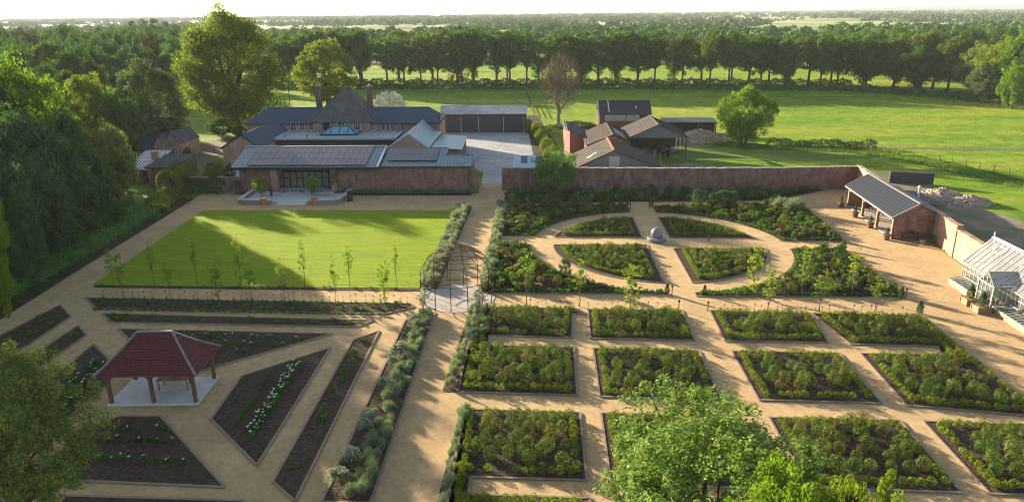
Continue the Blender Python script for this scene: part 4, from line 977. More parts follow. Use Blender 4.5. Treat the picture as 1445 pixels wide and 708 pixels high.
# ---- grass standing on the lawn, and tufts in the meadow
def blades(name, P, h, w, kind, label, lean=.5, seed=1):
    rng = np.random.default_rng(seed); k = len(P); a = rng.random(k)*6.283; hh = h*(.6+.8*rng.random(k))
    base = np.concatenate([P, np.full((k, 1), .06)], 1); side = np.stack([np.cos(a), np.sin(a), np.zeros(k)], 1)*w
    tip = base+np.stack([rng.normal(size=k)*lean*h, rng.normal(size=k)*lean*h, hh], 1)
    q = np.stack([base-side, base+side, tip+side*.3, tip-side*.3], 1)
    o = mobj(name, quads_mesh(name, q, LM[kind])); return tag(o, label, 'grass', kind='stuff')
rng = np.random.default_rng(2); k = 110000
P = np.stack([rng.uniform(-44.5, -10.5, k), rng.uniform(61, 89.5, k)], 1)
LA = np.array(LAWN); keep = np.ones(k, bool); _n = len(LA); _o = np.sign(sum(LA[i][0]*LA[(i+1) % _n][1]-LA[(i+1) % _n][0]*LA[i][1] for i in range(_n)))
for i in range(_n):
    a, b = LA[i], LA[(i+1) % _n]; keep &= ((b[0]-a[0])*(P[:, 1]-a[1])-(b[1]-a[1])*(P[:, 0]-a[0]))*_o > 0
blades('lawn_grass', P[keep], .035, .022, 'grass', 'short mown grass of the lawn', .9)
k = 16000; P = np.stack([rng.uniform(-5, 150, k), rng.uniform(101, 235, k)], 1)
nz = np.sin(P[:, 0]*.11+np.sin(P[:, 1]*.07)*2)+np.sin(P[:, 1]*.31+P[:, 0]*.05)*.8+rng.normal(size=k)*.6
keep = (nz > .5) & (P[:, 1] > 138-.0*P[:, 0]) | ((P[:, 0] > 48+np.maximum(0, 95-P[:, 1])*.3) & (P[:, 1] > 101) & (nz > -.3) & (P[:, 0]+P[:, 1]*.6 > 122))
keep &= ~((P[:, 0] < 27) & (P[:, 1] < 162)); keep &= ~((P[:, 0] < 42) & (P[:, 1] < 153) & (P[:, 0] > 20))
blades('meadow_grass', P[keep], .34, .05, 'meadow', 'tussocks of longer grass in the meadow', .5, 3)
# ---- bare tree
def bare_tree(loc, h):
    t = thing('bare_tree', 'leafless brown twiggy tree standing in the field edge', 'tree', loc)
    rg = random.Random(3); tb = MB(); tw = MB()
    def br(p, d, L, r, lvl):
        q = p+d*L; mid = p.lerp(q, .5)+Vector((rg.uniform(-1, 1), rg.uniform(-1, 1), 0))*L*.05
        (tb if lvl < 3 else tw).tube([p, mid, q], [r, r*.82, r*.62], 6 if lvl < 2 else (4 if lvl < 4 else 3), cap=False)
        if lvl == 5: return
        for i in range(3 if lvl else 6):
            a = rg.random()*6.28; s = (.55 if lvl else .62)*rg.uniform(.6, 1.1)
            v = (d+Vector((math.cos(a)*s, math.sin(a)*s, .22))).normalized()
            br(p.lerp(q, rg.uniform(.55, 1)), v, L*rg.uniform(.64, .86), max(r*.56, .03), lvl+1)
    br(Vector((0, 0, 0)), Vector((0, 0, 1)), h*.27, .5, 0)
    r2 = np.random.default_rng(4); k = 3300; d = unit(r2.normal(size=(k, 3))); rr = r2.random(k)[:, None]**.5
    c = d*rr*np.array([4.6, 4.6, h*.40])+np.array([0, 0, h*.58]); ax = unit(d*.8+np.array([0, 0, .8])+r2.normal(size=(k, 3))*.35); sd_ = unit(np.cross(ax, r2.normal(size=(k, 3)))); ln = (.5+.7*r2.random(k))[:, None]; wd = .032
    for q_ in np.stack([c-ax*ln/2-sd_*wd, c-ax*ln/2+sd_*wd, c+ax*ln/2+sd_*wd*.5, c+ax*ln/2-sd_*wd*.5], 1): tw.add(q_, [(0, 1, 2, 3)])
    tb.build('trunk', M['bark_pale'], t, local=True); tw.build('crown', M['twig'], t, local=True)
x, y, zt = at(790, 68, 158); bare_tree((x, 158, 0), zt)

# ---- saplings in two rows along the lawn path and the cross path
SAP = [(174, 420.5, 351, 'with a crooked top at the hedge end', 'front'), (241.5, 422.5, 362, 'second from the hedge', 'front'), (308.5, 424.5, 366, 'third from the hedge', 'front'), (355.5, 425.5, 366, 'in the middle of the lawn side', 'front'), (402, 427, 364, 'left of the tallest crown', 'front'), (474.5, 429.5, 361, 'with a broad low crown', 'front'), (543.5, 430, 369, 'next to the iron dome', 'front'),
       (160, 402, 352, 'at the lawn corner by the hedge path', 'back'), (218, 402.5, 340, 'second on the lawn edge', 'back'), (279, 403, 335, 'third on the lawn edge', 'back'), (340, 403, 338, 'mid way on the lawn edge', 'back'), (430, 404, 338, 'fifth on the lawn edge', 'back'), (494, 404.5, 348, 'sixth on the lawn edge', 'back'), (560, 406, 339, 'on the lawn edge nearest the iron dome', 'back')]
for i, (px, pb, pt, lb, rw) in enumerate(SAP):
    x, y = G(px, pb); z = at(px, pt, y)[2]
    tree('sapling%d' % (i % 4), x, y, 'slender young tree, %s row, %s' % (rw, lb), height=z, width=1.25 if rw == 'front' else 1.0, name='young_tree', group='young trees along the lawn path')
SAP2 = [(743.5, 431, 350, 'nearest the iron dome'), (817, 432.3, 358, 'between dome and wide path'), (889, 435, 370, 'nearest the wide path'), (1083.5, 439.5, 377, 'first past the wide path'), (1155.5, 439.5, 382, 'second past the wide path'), (1233, 441.5, 385, 'last before the gravel court')]
for i, (px, pb, pt, lb) in enumerate(SAP2):
    x, y = G(px, pb); z = at(px, pt, y)[2]
    tree('sapling%d' % (i % 4), x, y, 'young golden green tree on the cross path, '+lb, height=z, width=1.7, name='young_tree', group='young trees along the cross path')
for i, (px, pb, pt, lb) in enumerate(((1062, 418, 348, 'at the point of the round bed'), (1132, 419, 350, 'amid pink bushes'), (1201, 418, 349, 'nearest the gravel court'))):
    x, y = G(px, pb); z = at(px, pt, y)[2]
    tree('sapling%d' % ((i+2) % 4), x, y, 'young tree standing inside the near right corner bed, '+lb, height=z, width=1.6, name='young_tree', group='young trees inside the corner bed')
for px, pb, pt, lb in ((677, 445, 402, 'right of the dome'), (598, 443, 405, 'left of the dome')):
    x, y = G(px, pb); z = at(px, pt, y)[2]
    tree('sapling1', x, y, 'small silvery mop headed tree just '+lb, height=z, width=2.1, name='mop_tree', mat='silver')
# ---- foreground trees
_x, _y, _z = at(1008, 575, 25.0)
tree('fore_ash', _x, _y, 'big leafy tree in the foreground covering part of the square beds', height=_z, width=9.6, name='ash_tree', rz=.6)
_x, _y, _z = at(1112, 660, 20.0)
tree('fore_gold', _x, _y, 'bright yellow green treetop at the bottom edge', height=_z, width=4.6, name='bright_tree', rz=1.0)
_x, _y, _z = at(1232, 668, 20.3)
tree('fore_gold', _x, _y, 'smaller bright yellow green treetop at the bottom edge', height=_z, width=2.9, name='bright_tree', rz=2.4)
_x, _y, _z = at(-32, 478, 27.5)
tree('fore_olive', _x, _y, 'olive green tree with yellow young leaves in the lower left corner', height=_z, width=7.6, name='olive_tree', rz=.3)
_x, _y, _z = at(-62, 246, 48)
tree('fore_gold', _x, _y, 'bright leaved branch tip of a tree at the left picture edge', height=_z, width=4.2, name='bright_tree', rz=.2)

# ---- far country: woods and hedgerow trees to the horizon
def far_trees(name, pos, label, leafk, per, kd='stuff'):
    rng = np.random.default_rng(len(pos)); out = []
    P = np.array(pos); k = len(P)
    d = unit(rng.normal(size=(k*per, 3))); d[:, 2] = np.abs(d[:, 2])*1.0-.3
    idx = np.repeat(np.arange(k), per); r = (.75+.3*rng.random(k*per))[:, None]
    w = P[idx, 2][:, None]/2; h = P[idx, 3][:, None]
    c = np.concatenate([P[idx, :2]+d[:, :2]*r*w, h*.55+d[:, 2:3]*r*h*.45], 1)
    q = leaf_quads(c, unit(d+rng.normal(size=d.shape)*.45), (P[idx, 2]*.26), rng, .8)
    o = mobj(name, quads_mesh(name, q, LM[leafk])); return tag(o, label, 'woodland', kind=kd)
rng = np.random.default_rng(21); near = []; mid_ = []; far_ = []
def visible(x, y):
    if 300 < x < 520 and 820 < y < 1300: return False
    if -420 < x < -120 and 900 < y < 1250: return False
    return y > 40 and abs(x+.04*y) < y*.80+30
# wood blocks behind the avenue
for bx_, by_, rx_, ry_, n in ((-60, 420, 130, 45, 130), (70, 390, 75, 30, 70), (260, 430, 120, 60, 200), (120, 520, 90, 30, 70), (-190, 470, 100, 60, 130), (380, 560, 150, 90, 230), (20, 600, 140, 45, 130), (-330, 640, 120, 80, 130)):
    for _ in range(n):
        a, r_ = rng.random()*6.28, rng.random()**.5; near.append((bx_+rx_*r_*math.cos(a), by_+ry_*r_*math.sin(a), rng.uniform(8, 13), rng.uniform(10, 17)))
for _ in range(46):
    Y_ = rng.uniform(640, 1700); X_ = rng.uniform(-.8, .8)*Y_; a = rng.normal()*.25+(0 if rng.random() < .75 else 1.2); L_ = rng.uniform(120, 420)
    for t in np.arange(-L_/2, L_/2, 10): mid_.append((X_+t*math.cos(a)+rng.normal()*3, Y_+t*math.sin(a)+rng.normal()*3, rng.uniform(8, 14), rng.uniform(7, 15)))
for _ in range(22):
    Y_ = rng.uniform(700, 1800); X_ = rng.uniform(-.8, .8)*Y_; rx_ = rng.uniform(60, 170); ry_ = rng.uniform(30, 70)
    for _k in range(60):
        a, r_ = rng.random()*6.28, rng.random()**.5; mid_.append((X_+rx_*r_*math.cos(a), Y_+ry_*r_*math.sin(a), rng.uniform(10, 18), rng.uniform(11, 18)))
for _ in range(95):
    Y_ = rng.uniform(1800, 5600); X_ = rng.uniform(-.8, .8)*Y_; L_ = rng.uniform(200, 900); a = rng.normal()*.2
    for t in np.arange(-L_/2, L_/2, 24): far_.append((X_+t*math.cos(a)+rng.normal()*14, Y_+t*math.sin(a)+rng.normal()*20, rng.uniform(24, 40), rng.uniform(11, 19)))
far_trees('distant_woodland', [p for p in near if visible(p[0], p[1])], 'dense woods behind the tree row', 'far', 90)
far_trees('distant_woodland', [p for p in mid_ if visible(p[0], p[1])], 'hedgerows and copses of the plain', 'far', 44)
far_trees('distant_woodland', [p for p in far_ if visible(p[0], p[1])], 'far hazy belts of trees under the horizon', 'far', 36)
# far ridge on the right
mb = MB(); prof = [(0, 2), (.08, 14), (.2, 30), (.35, 36), (.55, 47), (.72, 44), (.88, 50), (1.0, 44)]
for t, h in prof:
    x = 1650+t*3300; y = 5450-t*400
    mb.v += [(x, y-250, 0), (x, y, h), (x+60, y+350, 0)]
for i in range(len(prof)-1):
    for j in range(2): mb.f.append((i*3+j, (i+1)*3+j, (i+1)*3+j+1, i*3+j+1)); mb.m.append(0)
tag(mb.build('hills', M['hill'], smooth=True), kind='structure')

# ================================================================== BUILDINGS
def window(parent, c, w, h, nrm, frame, glass, bars=(1, 1), sill=True, arch=False, name='window'):
    """a window on a wall: c = centre on the wall face, nrm = outward horizontal normal (world axes)"""
    n = Vector((nrm[0], nrm[1], 0)).normalized(); r = Vector((-n.y, n.x, 0)); c = Vector(c); u = Vector((0, 0, 1))
    f = MB(); t = .07
    P = lambda a, b, d=.03: c+r*a+u*b+n*d
    f.bar(P(-w/2, -h/2), P(-w/2, h/2), t, .09); f.bar(P(w/2, -h/2), P(w/2, h/2), t, .09)
    f.bar(P(-w/2, h/2), P(w/2, h/2), .09, t); f.bar(P(-w/2, -h/2), P(w/2, -h/2), .09, t)
    for i in range(bars[0]): x = -w/2+w*(i+1)/(bars[0]+1); f.bar(P(x, -h/2, .028), P(x, h/2, .028), .04, .06)
    for i in range(bars[1]): z = -h/2+h*(i+1)/(bars[1]+1); f.bar(P(-w/2, z, .026), P(w/2, z, .026), .06, .04)
    o = f.build(name, frame, parent)
    g = MB(); a, b = P(-w/2, -h/2, .006), P(w/2, h/2, .006)
    g.add([P(-w/2, -h/2, .006), P(w/2, -h/2, .006), P(w/2, h/2, .006), P(-w/2, h/2, .006), P(-w/2, -h/2, .016), P(w/2, -h/2, .016), P(w/2, h/2, .016), P(-w/2, h/2, .016)], [(0,1,2,3),(7,6,5,4),(0,4,5,1),(1,5,6,2),(2,6,7,3),(3,7,4,0)])
    g.build('pane', glass, o)
    if sill:
        s = MB(); s.bar(P(-w/2-.1, -h/2-.1, .06), P(w/2+.1, -h/2-.1, .06), .16, .09); s.build('sill', M['coping'], o)
    return o
def gable_walls(x0, x1, y0, y1, ze0, ze1, zr, xr, axis='y', yb=0):
    """closed walls of a gabled block. axis 'y': ridge runs along y at x=xr, eaves ze0 (x0 side) and ze1 (x1 side)"""
    mb = MB()
    if axis == 'y': sec = [(x0, 0), (x1, 0), (x1, ze1), (xr, zr), (x0, ze0)]; a = [(p[0], y0, p[1]) for p in sec]; b = [(p[0], y1, p[1]) for p in sec]
    else: sec = [(y0, 0), (y1, 0), (y1, ze1), (xr, zr), (y0, ze0)]; a = [(x0, p[0], p[1]) for p in sec]; b = [(x1, p[0], p[1]) for p in sec]
    n = 5; mb.add(a+b, [tuple(range(n)), tuple(reversed(range(n, 2*n)))]+[((i+1) % n, i, i+n, (i+1) % n+n) for i in range(n)])
    return mb
def gable_roof(x0, x1, y0, y1, ze0, ze1, zr, xr, axis='y', ov=.3, ovg=.2, t=.12, seams=0, capr=.09):
    mb = MB(); T = .02
    def ext(pe, pr, o):  # extend the eave end of the slope by o
        d = (pe[0]-pr[0], pe[1]-pr[1]); L = math.hypot(*d); return (pe[0]+d[0]/L*o, pe[1]+d[1]/L*o)
    if axis == 'y': lo, hi, g0, g1 = x0, x1, y0-ovg, y1+ovg; V = lambda s, g, z: (s, g, z)
    else: lo, hi, g0, g1 = y0, y1, x0-ovg, x1+ovg; V = lambda s, g, z: (g, s, z)
    for pe in ((lo, ze0), (hi, ze1)):
        e = ext(pe, (xr, zr), ov); up = t+T
        mb.slab([V(e[0], g0, e[1]+up), V(e[0], g1, e[1]+up), V(xr, g1, zr+up), V(xr, g0, zr+up)], t)
        if seams:
            k = int((g1-g0)/seams)
            for i in range(k+1):
                g = g0+.06+(g1-g0-.12)*i/k
                mb.bar(V(e[0], g, e[1]+up+.03), V(xr, g, zr+up+.03), .05, .06)
    if capr: mb.bar(V(xr, g0, zr+t+T+.02), V(xr, g1, zr+t+T+.02), .22, .1)
    return mb
def chimney(parent, x, y, z0, z1, w=1.0, d=.7, pots=2, mat='brick', name='chimney'):
    mb = MB(); mb.bx(x-w/2, x+w/2, y-d/2, y+d/2, z0, z1-.35); mb.bx(x-w/2-.08, x+w/2+.08, y-d/2-.08, y+d/2+.08, z1-.35, z1-.15); mb.bx(x-w/2-.02, x+w/2+.02, y-d/2-.02, y+d/2+.02, z1-.15, z1)
    o = mb.build(name, M[mat], parent)
    for i in range(pots):
        p = MB(); px_ = x-w/2+w*(i+.5)/pots; p.lathe((px_, y, z1), [(.13, 0), (.11, .3), (.14, .34), (.12, .36)], 10); p.build('chimney_pot', M['corr_pale'], o)
    return o

# ---- stable house: two storey slate range with pyramid tower
sh = thing('stable_house', 'long two storey brick house with slate roof and steep pyramid roofed centre', 'house', (-38, 132, 0))
mb = MB()
x0, x1, yf, yk = -54.0, -18.2, 132.0, 140.0
mb.bx(x0, x1, yf, yk, 0, 5.15); mb.bx(-41.4, -30.9, 131.4, 142, 0.002, 5.3)
mb.add([(x1-.003, yf, 5.15), (x1-.003, yk, 5.15), (x1-.003, (yf+yk)/2+.6, 6.5), (x1-.003, (yf+yk)/2-.6, 6.5)], [(0, 1, 2, 3)])
mb.build('wall', M['brick_house'], sh)
zr, ym = 7.35, 136.0
def hip_end(xe, xr, sgn):
    pass
r = MB(); o_ = .35; ze = 5.0
rx0, rx1 = x0-.35, x1+.25; hx0, hx1 = -51.2, -20.6
fl = [(rx0, yf-o_, ze), (rx1, yf-o_, ze), (hx1, ym, zr), (hx0, ym, zr)]; r.slab(fl, .14)
r.slab([(rx1, yk+o_, ze), (rx0, yk+o_, ze), (hx0, ym, zr), (hx1, ym, zr)], .14)
r.slab([(rx0, yk+o_, ze), (rx0, yf-o_, ze), (hx0, ym, zr), (hx0-.01, ym+.01, zr)], .14)
r.slab([(rx1, yf-o_, ze), (rx1, yk+o_, ze), (hx1+.01, ym+.01, zr), (hx1, ym, zr)], .14)
r.bar((hx0, ym, zr+.02), (hx1, ym, zr+.02), .25, .1)
roof = r.build('roof', M['slate'], sh)
g = MB(); g.bar((rx0, yf-o_-.06, ze-.1), (rx1, yf-o_-.06, ze-.1), .12, .12); g.build('gutter', M['fascia'], roof)
t = MB(); a0, a1, b0, b1 = -41.8, -30.5, 131.0, 142.4; tx0, tx1, tyA, tyB, tz = -36.6, -35.6, 136.2, 137.2, 10.95
t.slab([(a0, b0, 5.28), (a1, b0, 5.28), (tx1, tyA, tz), (tx0, tyA, tz)], .15); t.slab([(a1, b1, 5.28), (a0, b1, 5.28), (tx0, tyB, tz), (tx1, tyB, tz)], .15)
t.slab([(a0, b1, 5.28), (a0, b0, 5.28), (tx0, tyA, tz), (tx0, tyB, tz)], .15); t.slab([(a1, b0, 5.28), (a1, b1, 5.28), (tx1, tyB, tz), (tx1, tyA, tz)], .15)
t.bx(tx0-.1, tx1+.1, tyA-.1, tyB+.1, tz-.12, tz+.12)
for c_ in ((a0, b0), (a1, b0)): t.bar((c_[0], c_[1], 5.32), (tx0 if c_[0] == a0 else tx1, tyA, tz+.03), .2, .1)
t.build('pyramid_roof', M['slate_old'], sh)
chimney(sh, *at(450, 140, 137.5)[:2], 6.0, at(450, 122, 137.5)[2], .98, .8, 2); chimney(sh, *at(522, 140, 137.5)[:2], 6.0, at(522, 121, 137.5)[2], .95, .8, 1)
for px, w, h in ((414, 1.0, 1.15), (426.5, 1.0, 1.15), (439, .8, 1.1), (526.5, .7, 1.1), (541, .55, 1.1), (547.5, .55, 1.1), (553.5, .5, 1.1)):
    x, y, z = at(px, 179.5, yf); window(sh, (x, yf, z), w, h, (0, -1), M['white'] if px < 530 else M['coping'], M['winglass'], (1, 1) if px < 530 else (0, 0))
for px, gl in ((460.5, 'darkglass'), (482, 'winglass'), (503.5, 'winglass')):
    x, y, z = at(px, 178, 131.4); window(sh, (x, 131.4, z), 1.25, 1.5, (0, -1), M['oak'] if gl == 'darkglass' else M['white'], M[gl], (0, 0) if gl == 'darkglass' else (2, 1))
for px in (397.5, 567.5):
    x, y, z = at(px, 176, yf); p = MB(); p.tube([(x, yf-.1, 4.9), (x, yf-.1, 0)], .06, 6); p.build('drainpipe', M['fascia'], sh)
# ---- flat roofed dark link with glass lantern
lk = thing('flat_roofed_link', 'dark clad flat roofed block between two gabled wings', 'building', (-34, 123.5, 0))
fx0, fx1 = at(391, 196, 123.5)[0], at(556, 194, 123.5)[0]
mb = MB(); mb.bx(fx0, fx1, 123.5, 131.3, 0, 3.35); mb.build('wall', M['fascia'], lk)
mb = MB(); mb.bx(fx0-.3, fx1+.3, 123.2, 131.35, 3.36, 3.6); mb.build('roof', M['zinc_flat'], lk)
mb = MB()
for a, b in (((fx0-.25, 123.3), (fx0-.25, 131.2)), ((fx1+.25, 123.3), (fx1+.25, 131.2))): mb.bar((*a, 3.7), (*b, 3.7), .35, .2)
mb.bar((fx0-.1, 123.28, 3.62), (fx1+.1, 123.28, 3.62), .1, .08); mb.build('parapet', M['fascia_pale'], lk)
vp = MB(); vx = at(402, 193, 125)[0]; vp.tube([(vx, 125, 3.6), (vx, 125, 4.0)], .1, 8); vp.build('vent_pipe', M['fascia'], lk)
vp = MB(); vx = at(433, 193, 125)[0]; vp.tube([(vx, 125, 3.6), (vx, 125, 4.0)], .1, 8); vp.build('vent_pipe', M['fascia'], lk)
ls = thing('glass_lantern', 'blue tinted glass roof lantern on the flat roof below the pyramid', 'skylight', (-35, 127, 3.6))
lx0, lx1 = at(453.5, 191, 126.6)[0], at(502, 191, 126.6)[0]
mb = MB(); mb.bx(lx0-.2, lx1+.2, 126.4, 130.3, 3.602, 3.85); mb.build('kerb', M['fascia'], ls)
mb = MB(); q = [(lx0, 126.6, 3.86), (lx1, 126.6, 3.86), (lx1-1.5, 128.2, 4.9), (lx0+1.5, 128.2, 4.9)]; mb.slab(q, .04)
mb.slab([(lx1, 130.1, 3.86), (lx0, 130.1, 3.86), (lx0+1.5, 128.4, 4.9), (lx1-1.5, 128.4, 4.9)], .04); mb.slab([(lx0, 130.1, 3.86), (lx0, 126.6, 3.86), (lx0+1.5, 128.2, 4.9), (lx0+1.5, 128.4, 4.9)], .04); mb.slab([(lx1, 126.6, 3.86), (lx1, 130.1, 3.86), (lx1-1.5, 128.4, 4.9), (lx1-1.5, 128.2, 4.9)], .04)
mb.build('glazing', M['lantern'], ls)
mb = MB()
for a, b in (((lx0, 126.6, 3.9), (lx0+1.5, 128.2, 4.95)), ((lx1, 126.6, 3.9), (lx1-1.5, 128.2, 4.95)), ((lx0+1.5, 128.3, 4.95), (lx1-1.5, 128.3, 4.95))): mb.bar(a, b, .09)
for i in range(1, 4):
    xx = lx0+(lx1-lx0)*i/4; mb.bar((xx, 126.6, 3.9), (max(lx0+1.5, min(lx1-1.5, xx)), 128.2, 4.95), .07)
mb.build('glazing_bars', M['fascia'], ls)
# ---- west and east gabled wings
for nm, px0, px1, pa, lab, side in (('west_wing', 312, 366, 340.5, 'orange brick gabled wing at the west end of the courtyard, slate roof', 'w'), ('east_wing', 546.5, 605, 576, 'brick gabled wing with white verge beside the lean to', 'e')):
    Y0 = 115.6; A = at(px0, 210, Y0)[0]; Bx = at(px1, 207, Y0)[0]; xr = at(pa, 190, Y0)[0]; zr = 5.5; ze = 3.3
    wg = thing('gabled_wing', lab, 'building', (xr, Y0, 0))
    gable_walls(A+.2, Bx-.2, Y0, 131.9, ze, ze, zr-.1, xr).build('wall', M['brick_orange' if side == 'w' else 'brick_house'], wg)
    rf = gable_roof(A+.2, Bx-.2, Y0, 131.5, ze, ze, zr-.1, xr, ov=.25, ovg=.12).build('roof', M['slate' if side == 'w' else 'zinc'] if side == 'e' else M['slate'], wg)
    v = MB(); 
    for xe in (A, Bx): v.bar((xe, Y0-.14, ze+.05), (xr, Y0-.14, zr+.1), .06, .22)
    v.build('verge', M['fascia'] if side == 'w' else M['fascia_pale'], rf)
lt = thing('lean_to', 'low lean to with blue green metal roof beside the gabled wing', 'building', (-15, 118, 0))
A = [at(613, 191.5, 130.5), at(654, 196.5, 127.2), at(650, 210, 117.8), at(608, 208, 119.2)]
q = [(-18.6, 130.8, 3.1), (-13.2, 130.8, 2.75), (-12.8, 117.6, 2.75), (-18.2, 117.6, 3.1)]
mb = MB(); mb.slab(q, .14); mb.build('roof', M['zinc'], lt)
mb = MB(); mb.bx(-18.1, -13.3, 118.0, 130.6, 0, 2.55); mb.build('wall', M['brick'], lt)
mb = MB(); mb.bar((-12.75, 117.6, 2.7), (-13.15, 130.8, 2.7), .1, .18); mb.bar((-18.2, 117.55, 3.05), (-12.75, 117.55, 2.7), .18, .1); mb.build('gutter', M['fascia_pale'], lt)
bw = thing('boundary_wall', 'short red brick pier wall right of the lean to', 'wall', (-12.2, 117, 0)); mb = MB(); mb.bx(-12.6, -11.4, 116.6, 117.4, 0, 2.0); mb.build('wall', M['brick'], bw)

# ---- front range with solar roof
fr = thing('solar_range', 'long low brick range with standing seam roof and wide solar array', 'building', (-33, 98.5, 0))
X0, XS = at(326, 235, 97.4)[0], at(534, 222, 100)[0]
XS = -22.3
mb = MB()
mb.bx(X0+.6, at(386, 250, 98.5)[0], 98.5, 104.6, 0, 3.55)
dl, dr = at(391, 250, 98.5)[0], at(467, 250, 98.5)[0]
mb.bx(dr, XS+.3, 98.5, 104.6, 0, 3.55); mb.bx(at(386, 250, 98.5)[0], dr, 101.0, 104.6, 0, 3.55); mb.build('wall', M['brick'], fr)
for xa, xb in ((at(382, 250, 98.3)[0], at(390.5, 250, 98.3)[0]), (at(467, 250, 98.3)[0], at(474, 250, 98.3)[0])):
    mb = MB(); mb.bx(xa, xb, 98.25, 99.1, 0, 3.6); mb.build('pier', M['brick_house'], fr)
r = MB(); e0, e1 = (97.3, 3.95), (104.3, 5.62)
r.slab([(X0, e0[0], e0[1]), (XS, e0[0], e0[1]), (XS, e1[0], e1[1]), (X0-.35, e1[0], e1[1])], .12)
k = 44
for i in range(k+1):
    f = i/k; xa = X0+(XS-X0)*f; xb = X0-.35+(XS-X0+.35)*f; r.bar((xa, e0[0], e0[1]+.03), (xb, e1[0], e1[1]+.03), .045, .06)
r.slab([(X0-.35, e1[0]+.02, e1[1]), (XS, e1[0]+.02, e1[1]), (XS, 107.2, 4.2), (X0-.35, 107.2, 4.2)], .12)
roof = r.build('roof', M['zinc'], fr)
mb = MB(); mb.bar((X0-.35, 104.3, 5.68), (XS, 104.3, 5.68), .3, .1); mb.bar((XS+.02, 97.3, 3.99), (XS+.02, 104.3, 5.68), .28, .12); mb.build('ridge_capping', M['fascia_pale'], roof)
mb = MB(); mb.bx(X0+.2, XS, 97.5, 98.45, 3.55, 3.72); mb.bar((X0, 97.28, 3.85), (XS, 97.28, 3.85), .08, .2); mb.bx(X0+.65, XS, 98.46, 104.2, 3.56, 3.7); mb.build('soffit', M['fascia'], fr)
def panels(parent, x0, x1, y0, y1, zf, nx, ny, lab):
    arr = MB()
    for i in range(nx):
        for j in range(ny):
            xa = x0+(x1-x0)*i/nx+.025; xb = x0+(x1-x0)*(i+1)/nx-.025; ya = y0+(y1-y0)*j/ny+.025; yb = y0+(y1-y0)*(j+1)/ny-.025
            o = MB(); o.slab([(xa, ya, zf(ya)), (xb, ya, zf(ya)), (xb, yb, zf(yb)), (xa, yb, zf(yb))], .045)
            p = o.build('solar_panel', M['solar'], parent)
            fr_ = MB()
            for a, b in (((xa, ya), (xb, ya)), ((xb, ya), (xb, yb)), ((xb, yb), (xa, yb)), ((xa, yb), (xa, ya))): fr_.bar((*a, zf(a[1])+.004), (*b, zf(b[1])+.004), .04, .03)
            fr_.build('panel_frame', M['panel_rim'], p)
zf = lambda y: 3.95+(y-97.3)/(7.0)*1.67+.15
panels(fr, X0+2.0, XS-1.7, 97.75, 103.95, zf, 17, 3, '')
# glazed doors under the deep eave
mb = MB(); dz = 2.55
mb.bx(dl-.05, dr+.05, 100.96, 101.02, dz+.02, 3.52); mb.build('door_header', M['fascia'], fr)
nd = 8
for i in range(nd):
    xa = dl+.1+(dr-dl-.2)*i/nd; xb = dl+.1+(dr-dl-.2)*(i+1)/nd-.05
    f = MB()
    for a, b in (((xa, 0.3), (xa, dz)), ((xb, 0.3), (xb, dz)), ((xa, dz), (xb, dz)), ((xa, .3), (xb, .3)), ((xa, 1.7), (xb, 1.7))): f.bar((a[0], 100.86, a[1]), (b[0], 100.86, b[1]), .1, .1)
    d = f.build('glazed_door', M['fascia'], fr); g = MB(); g.bx(xa, xb, 100.9, 100.94, .32, dz); g.build('pane', M['doorglass'], d)
x, y, z = at(336, 261, 98.5); window(fr, (x, 98.5, z), .95, 1.15, (0, -1), M['oak'], M['darkglass'], (1, 0), False)
# eastern part with the smaller array
er = thing('east_range', 'brick range with blue green seam roof and small solar array ending at the gate', 'building', (-15, 98.5, 0))
XE = -9.45; x1 = -12.4
mb = MB(); mb.bx(XS+.32, XE, 98.45, 104, 0, 3.72); mb.build('wall', M['brick'], er)
r = MB(); r.slab([(XS+.18, 98.15, 3.88), (XE+.1, 98.15, 3.88), (XE+.1, 102.0, 4.72), (XS+.18, 102.0, 4.72)], .12); r.slab([(XS+.18, 102.0, 4.721), (-13.3, 102.0, 4.721), (-13.3, 104.6, 5.3), (XS+.18, 104.6, 5.3)], .12)
for i in range(27):
    xx = XS+.35+(XE-.1-XS-.35)*i/26; ye, zee = (104.6, 5.3) if xx < -13.35 else (102.0, 4.72); r.bar((xx, 98.15, 3.91), (xx, ye, zee+.03), .045, .06)
r.bar((XE+.08, 98.15, 3.92), (XE+.08, 102, 4.76), .12, .1); r.bar((-13.3, 102, 4.8), (-13.3, 104.6, 5.36), .12, .14); r.bar((XS+.18, 104.6, 5.34), (-13.3, 104.6, 5.34), .16, .1); r.bar((-13.3, 102.02, 4.76), (XE+.1, 102.02, 4.76), .14, .1)
roof = r.build('roof', M['zinc'], er)
g = MB(); g.bar((XS+.2, 98.1, 3.78), (XE+.1, 98.1, 3.78), .1, .14); g.tube([(XE-.35, 98.32, 3.7), (XE-.35, 98.32, 0)], .06, 6); g.build('gutter', M['fascia'], roof)
zf2 = lambda y: 3.88+(y-98.15)/6.45*1.42+.17
panels(er, at(548, 215, 101)[0], at(617, 215, 101)[0], 99.8, 104.1, zf2, 8, 2, '')
mb = MB(); mb.bx(-9.42, -8.55, 98.3, 99.2, 0, 3.1); mb.bx(-9.3, -8.7, 98.4, 99.1, 3.1, 3.35); o = tag(mb.build('gate_pier', M['brick'], None, origin=(-9, 98.7, 0)), 'stone capped brick gate pier at the end of the solar range', 'pier')
# low wall left of the range
mb = MB(); mb.bx(-52.5, X0+.55, 98.9, 99.3, 0, 2.1); mb.bx(-52.5, X0+.55, 98.82, 99.38, 2.1, 2.2); w_ = mb.build('garden_wall', M['brick'], None, origin=(-47, 99, 0)); tag(w_, 'low weathered brick wall joining the solar range to the hedge', 'wall')

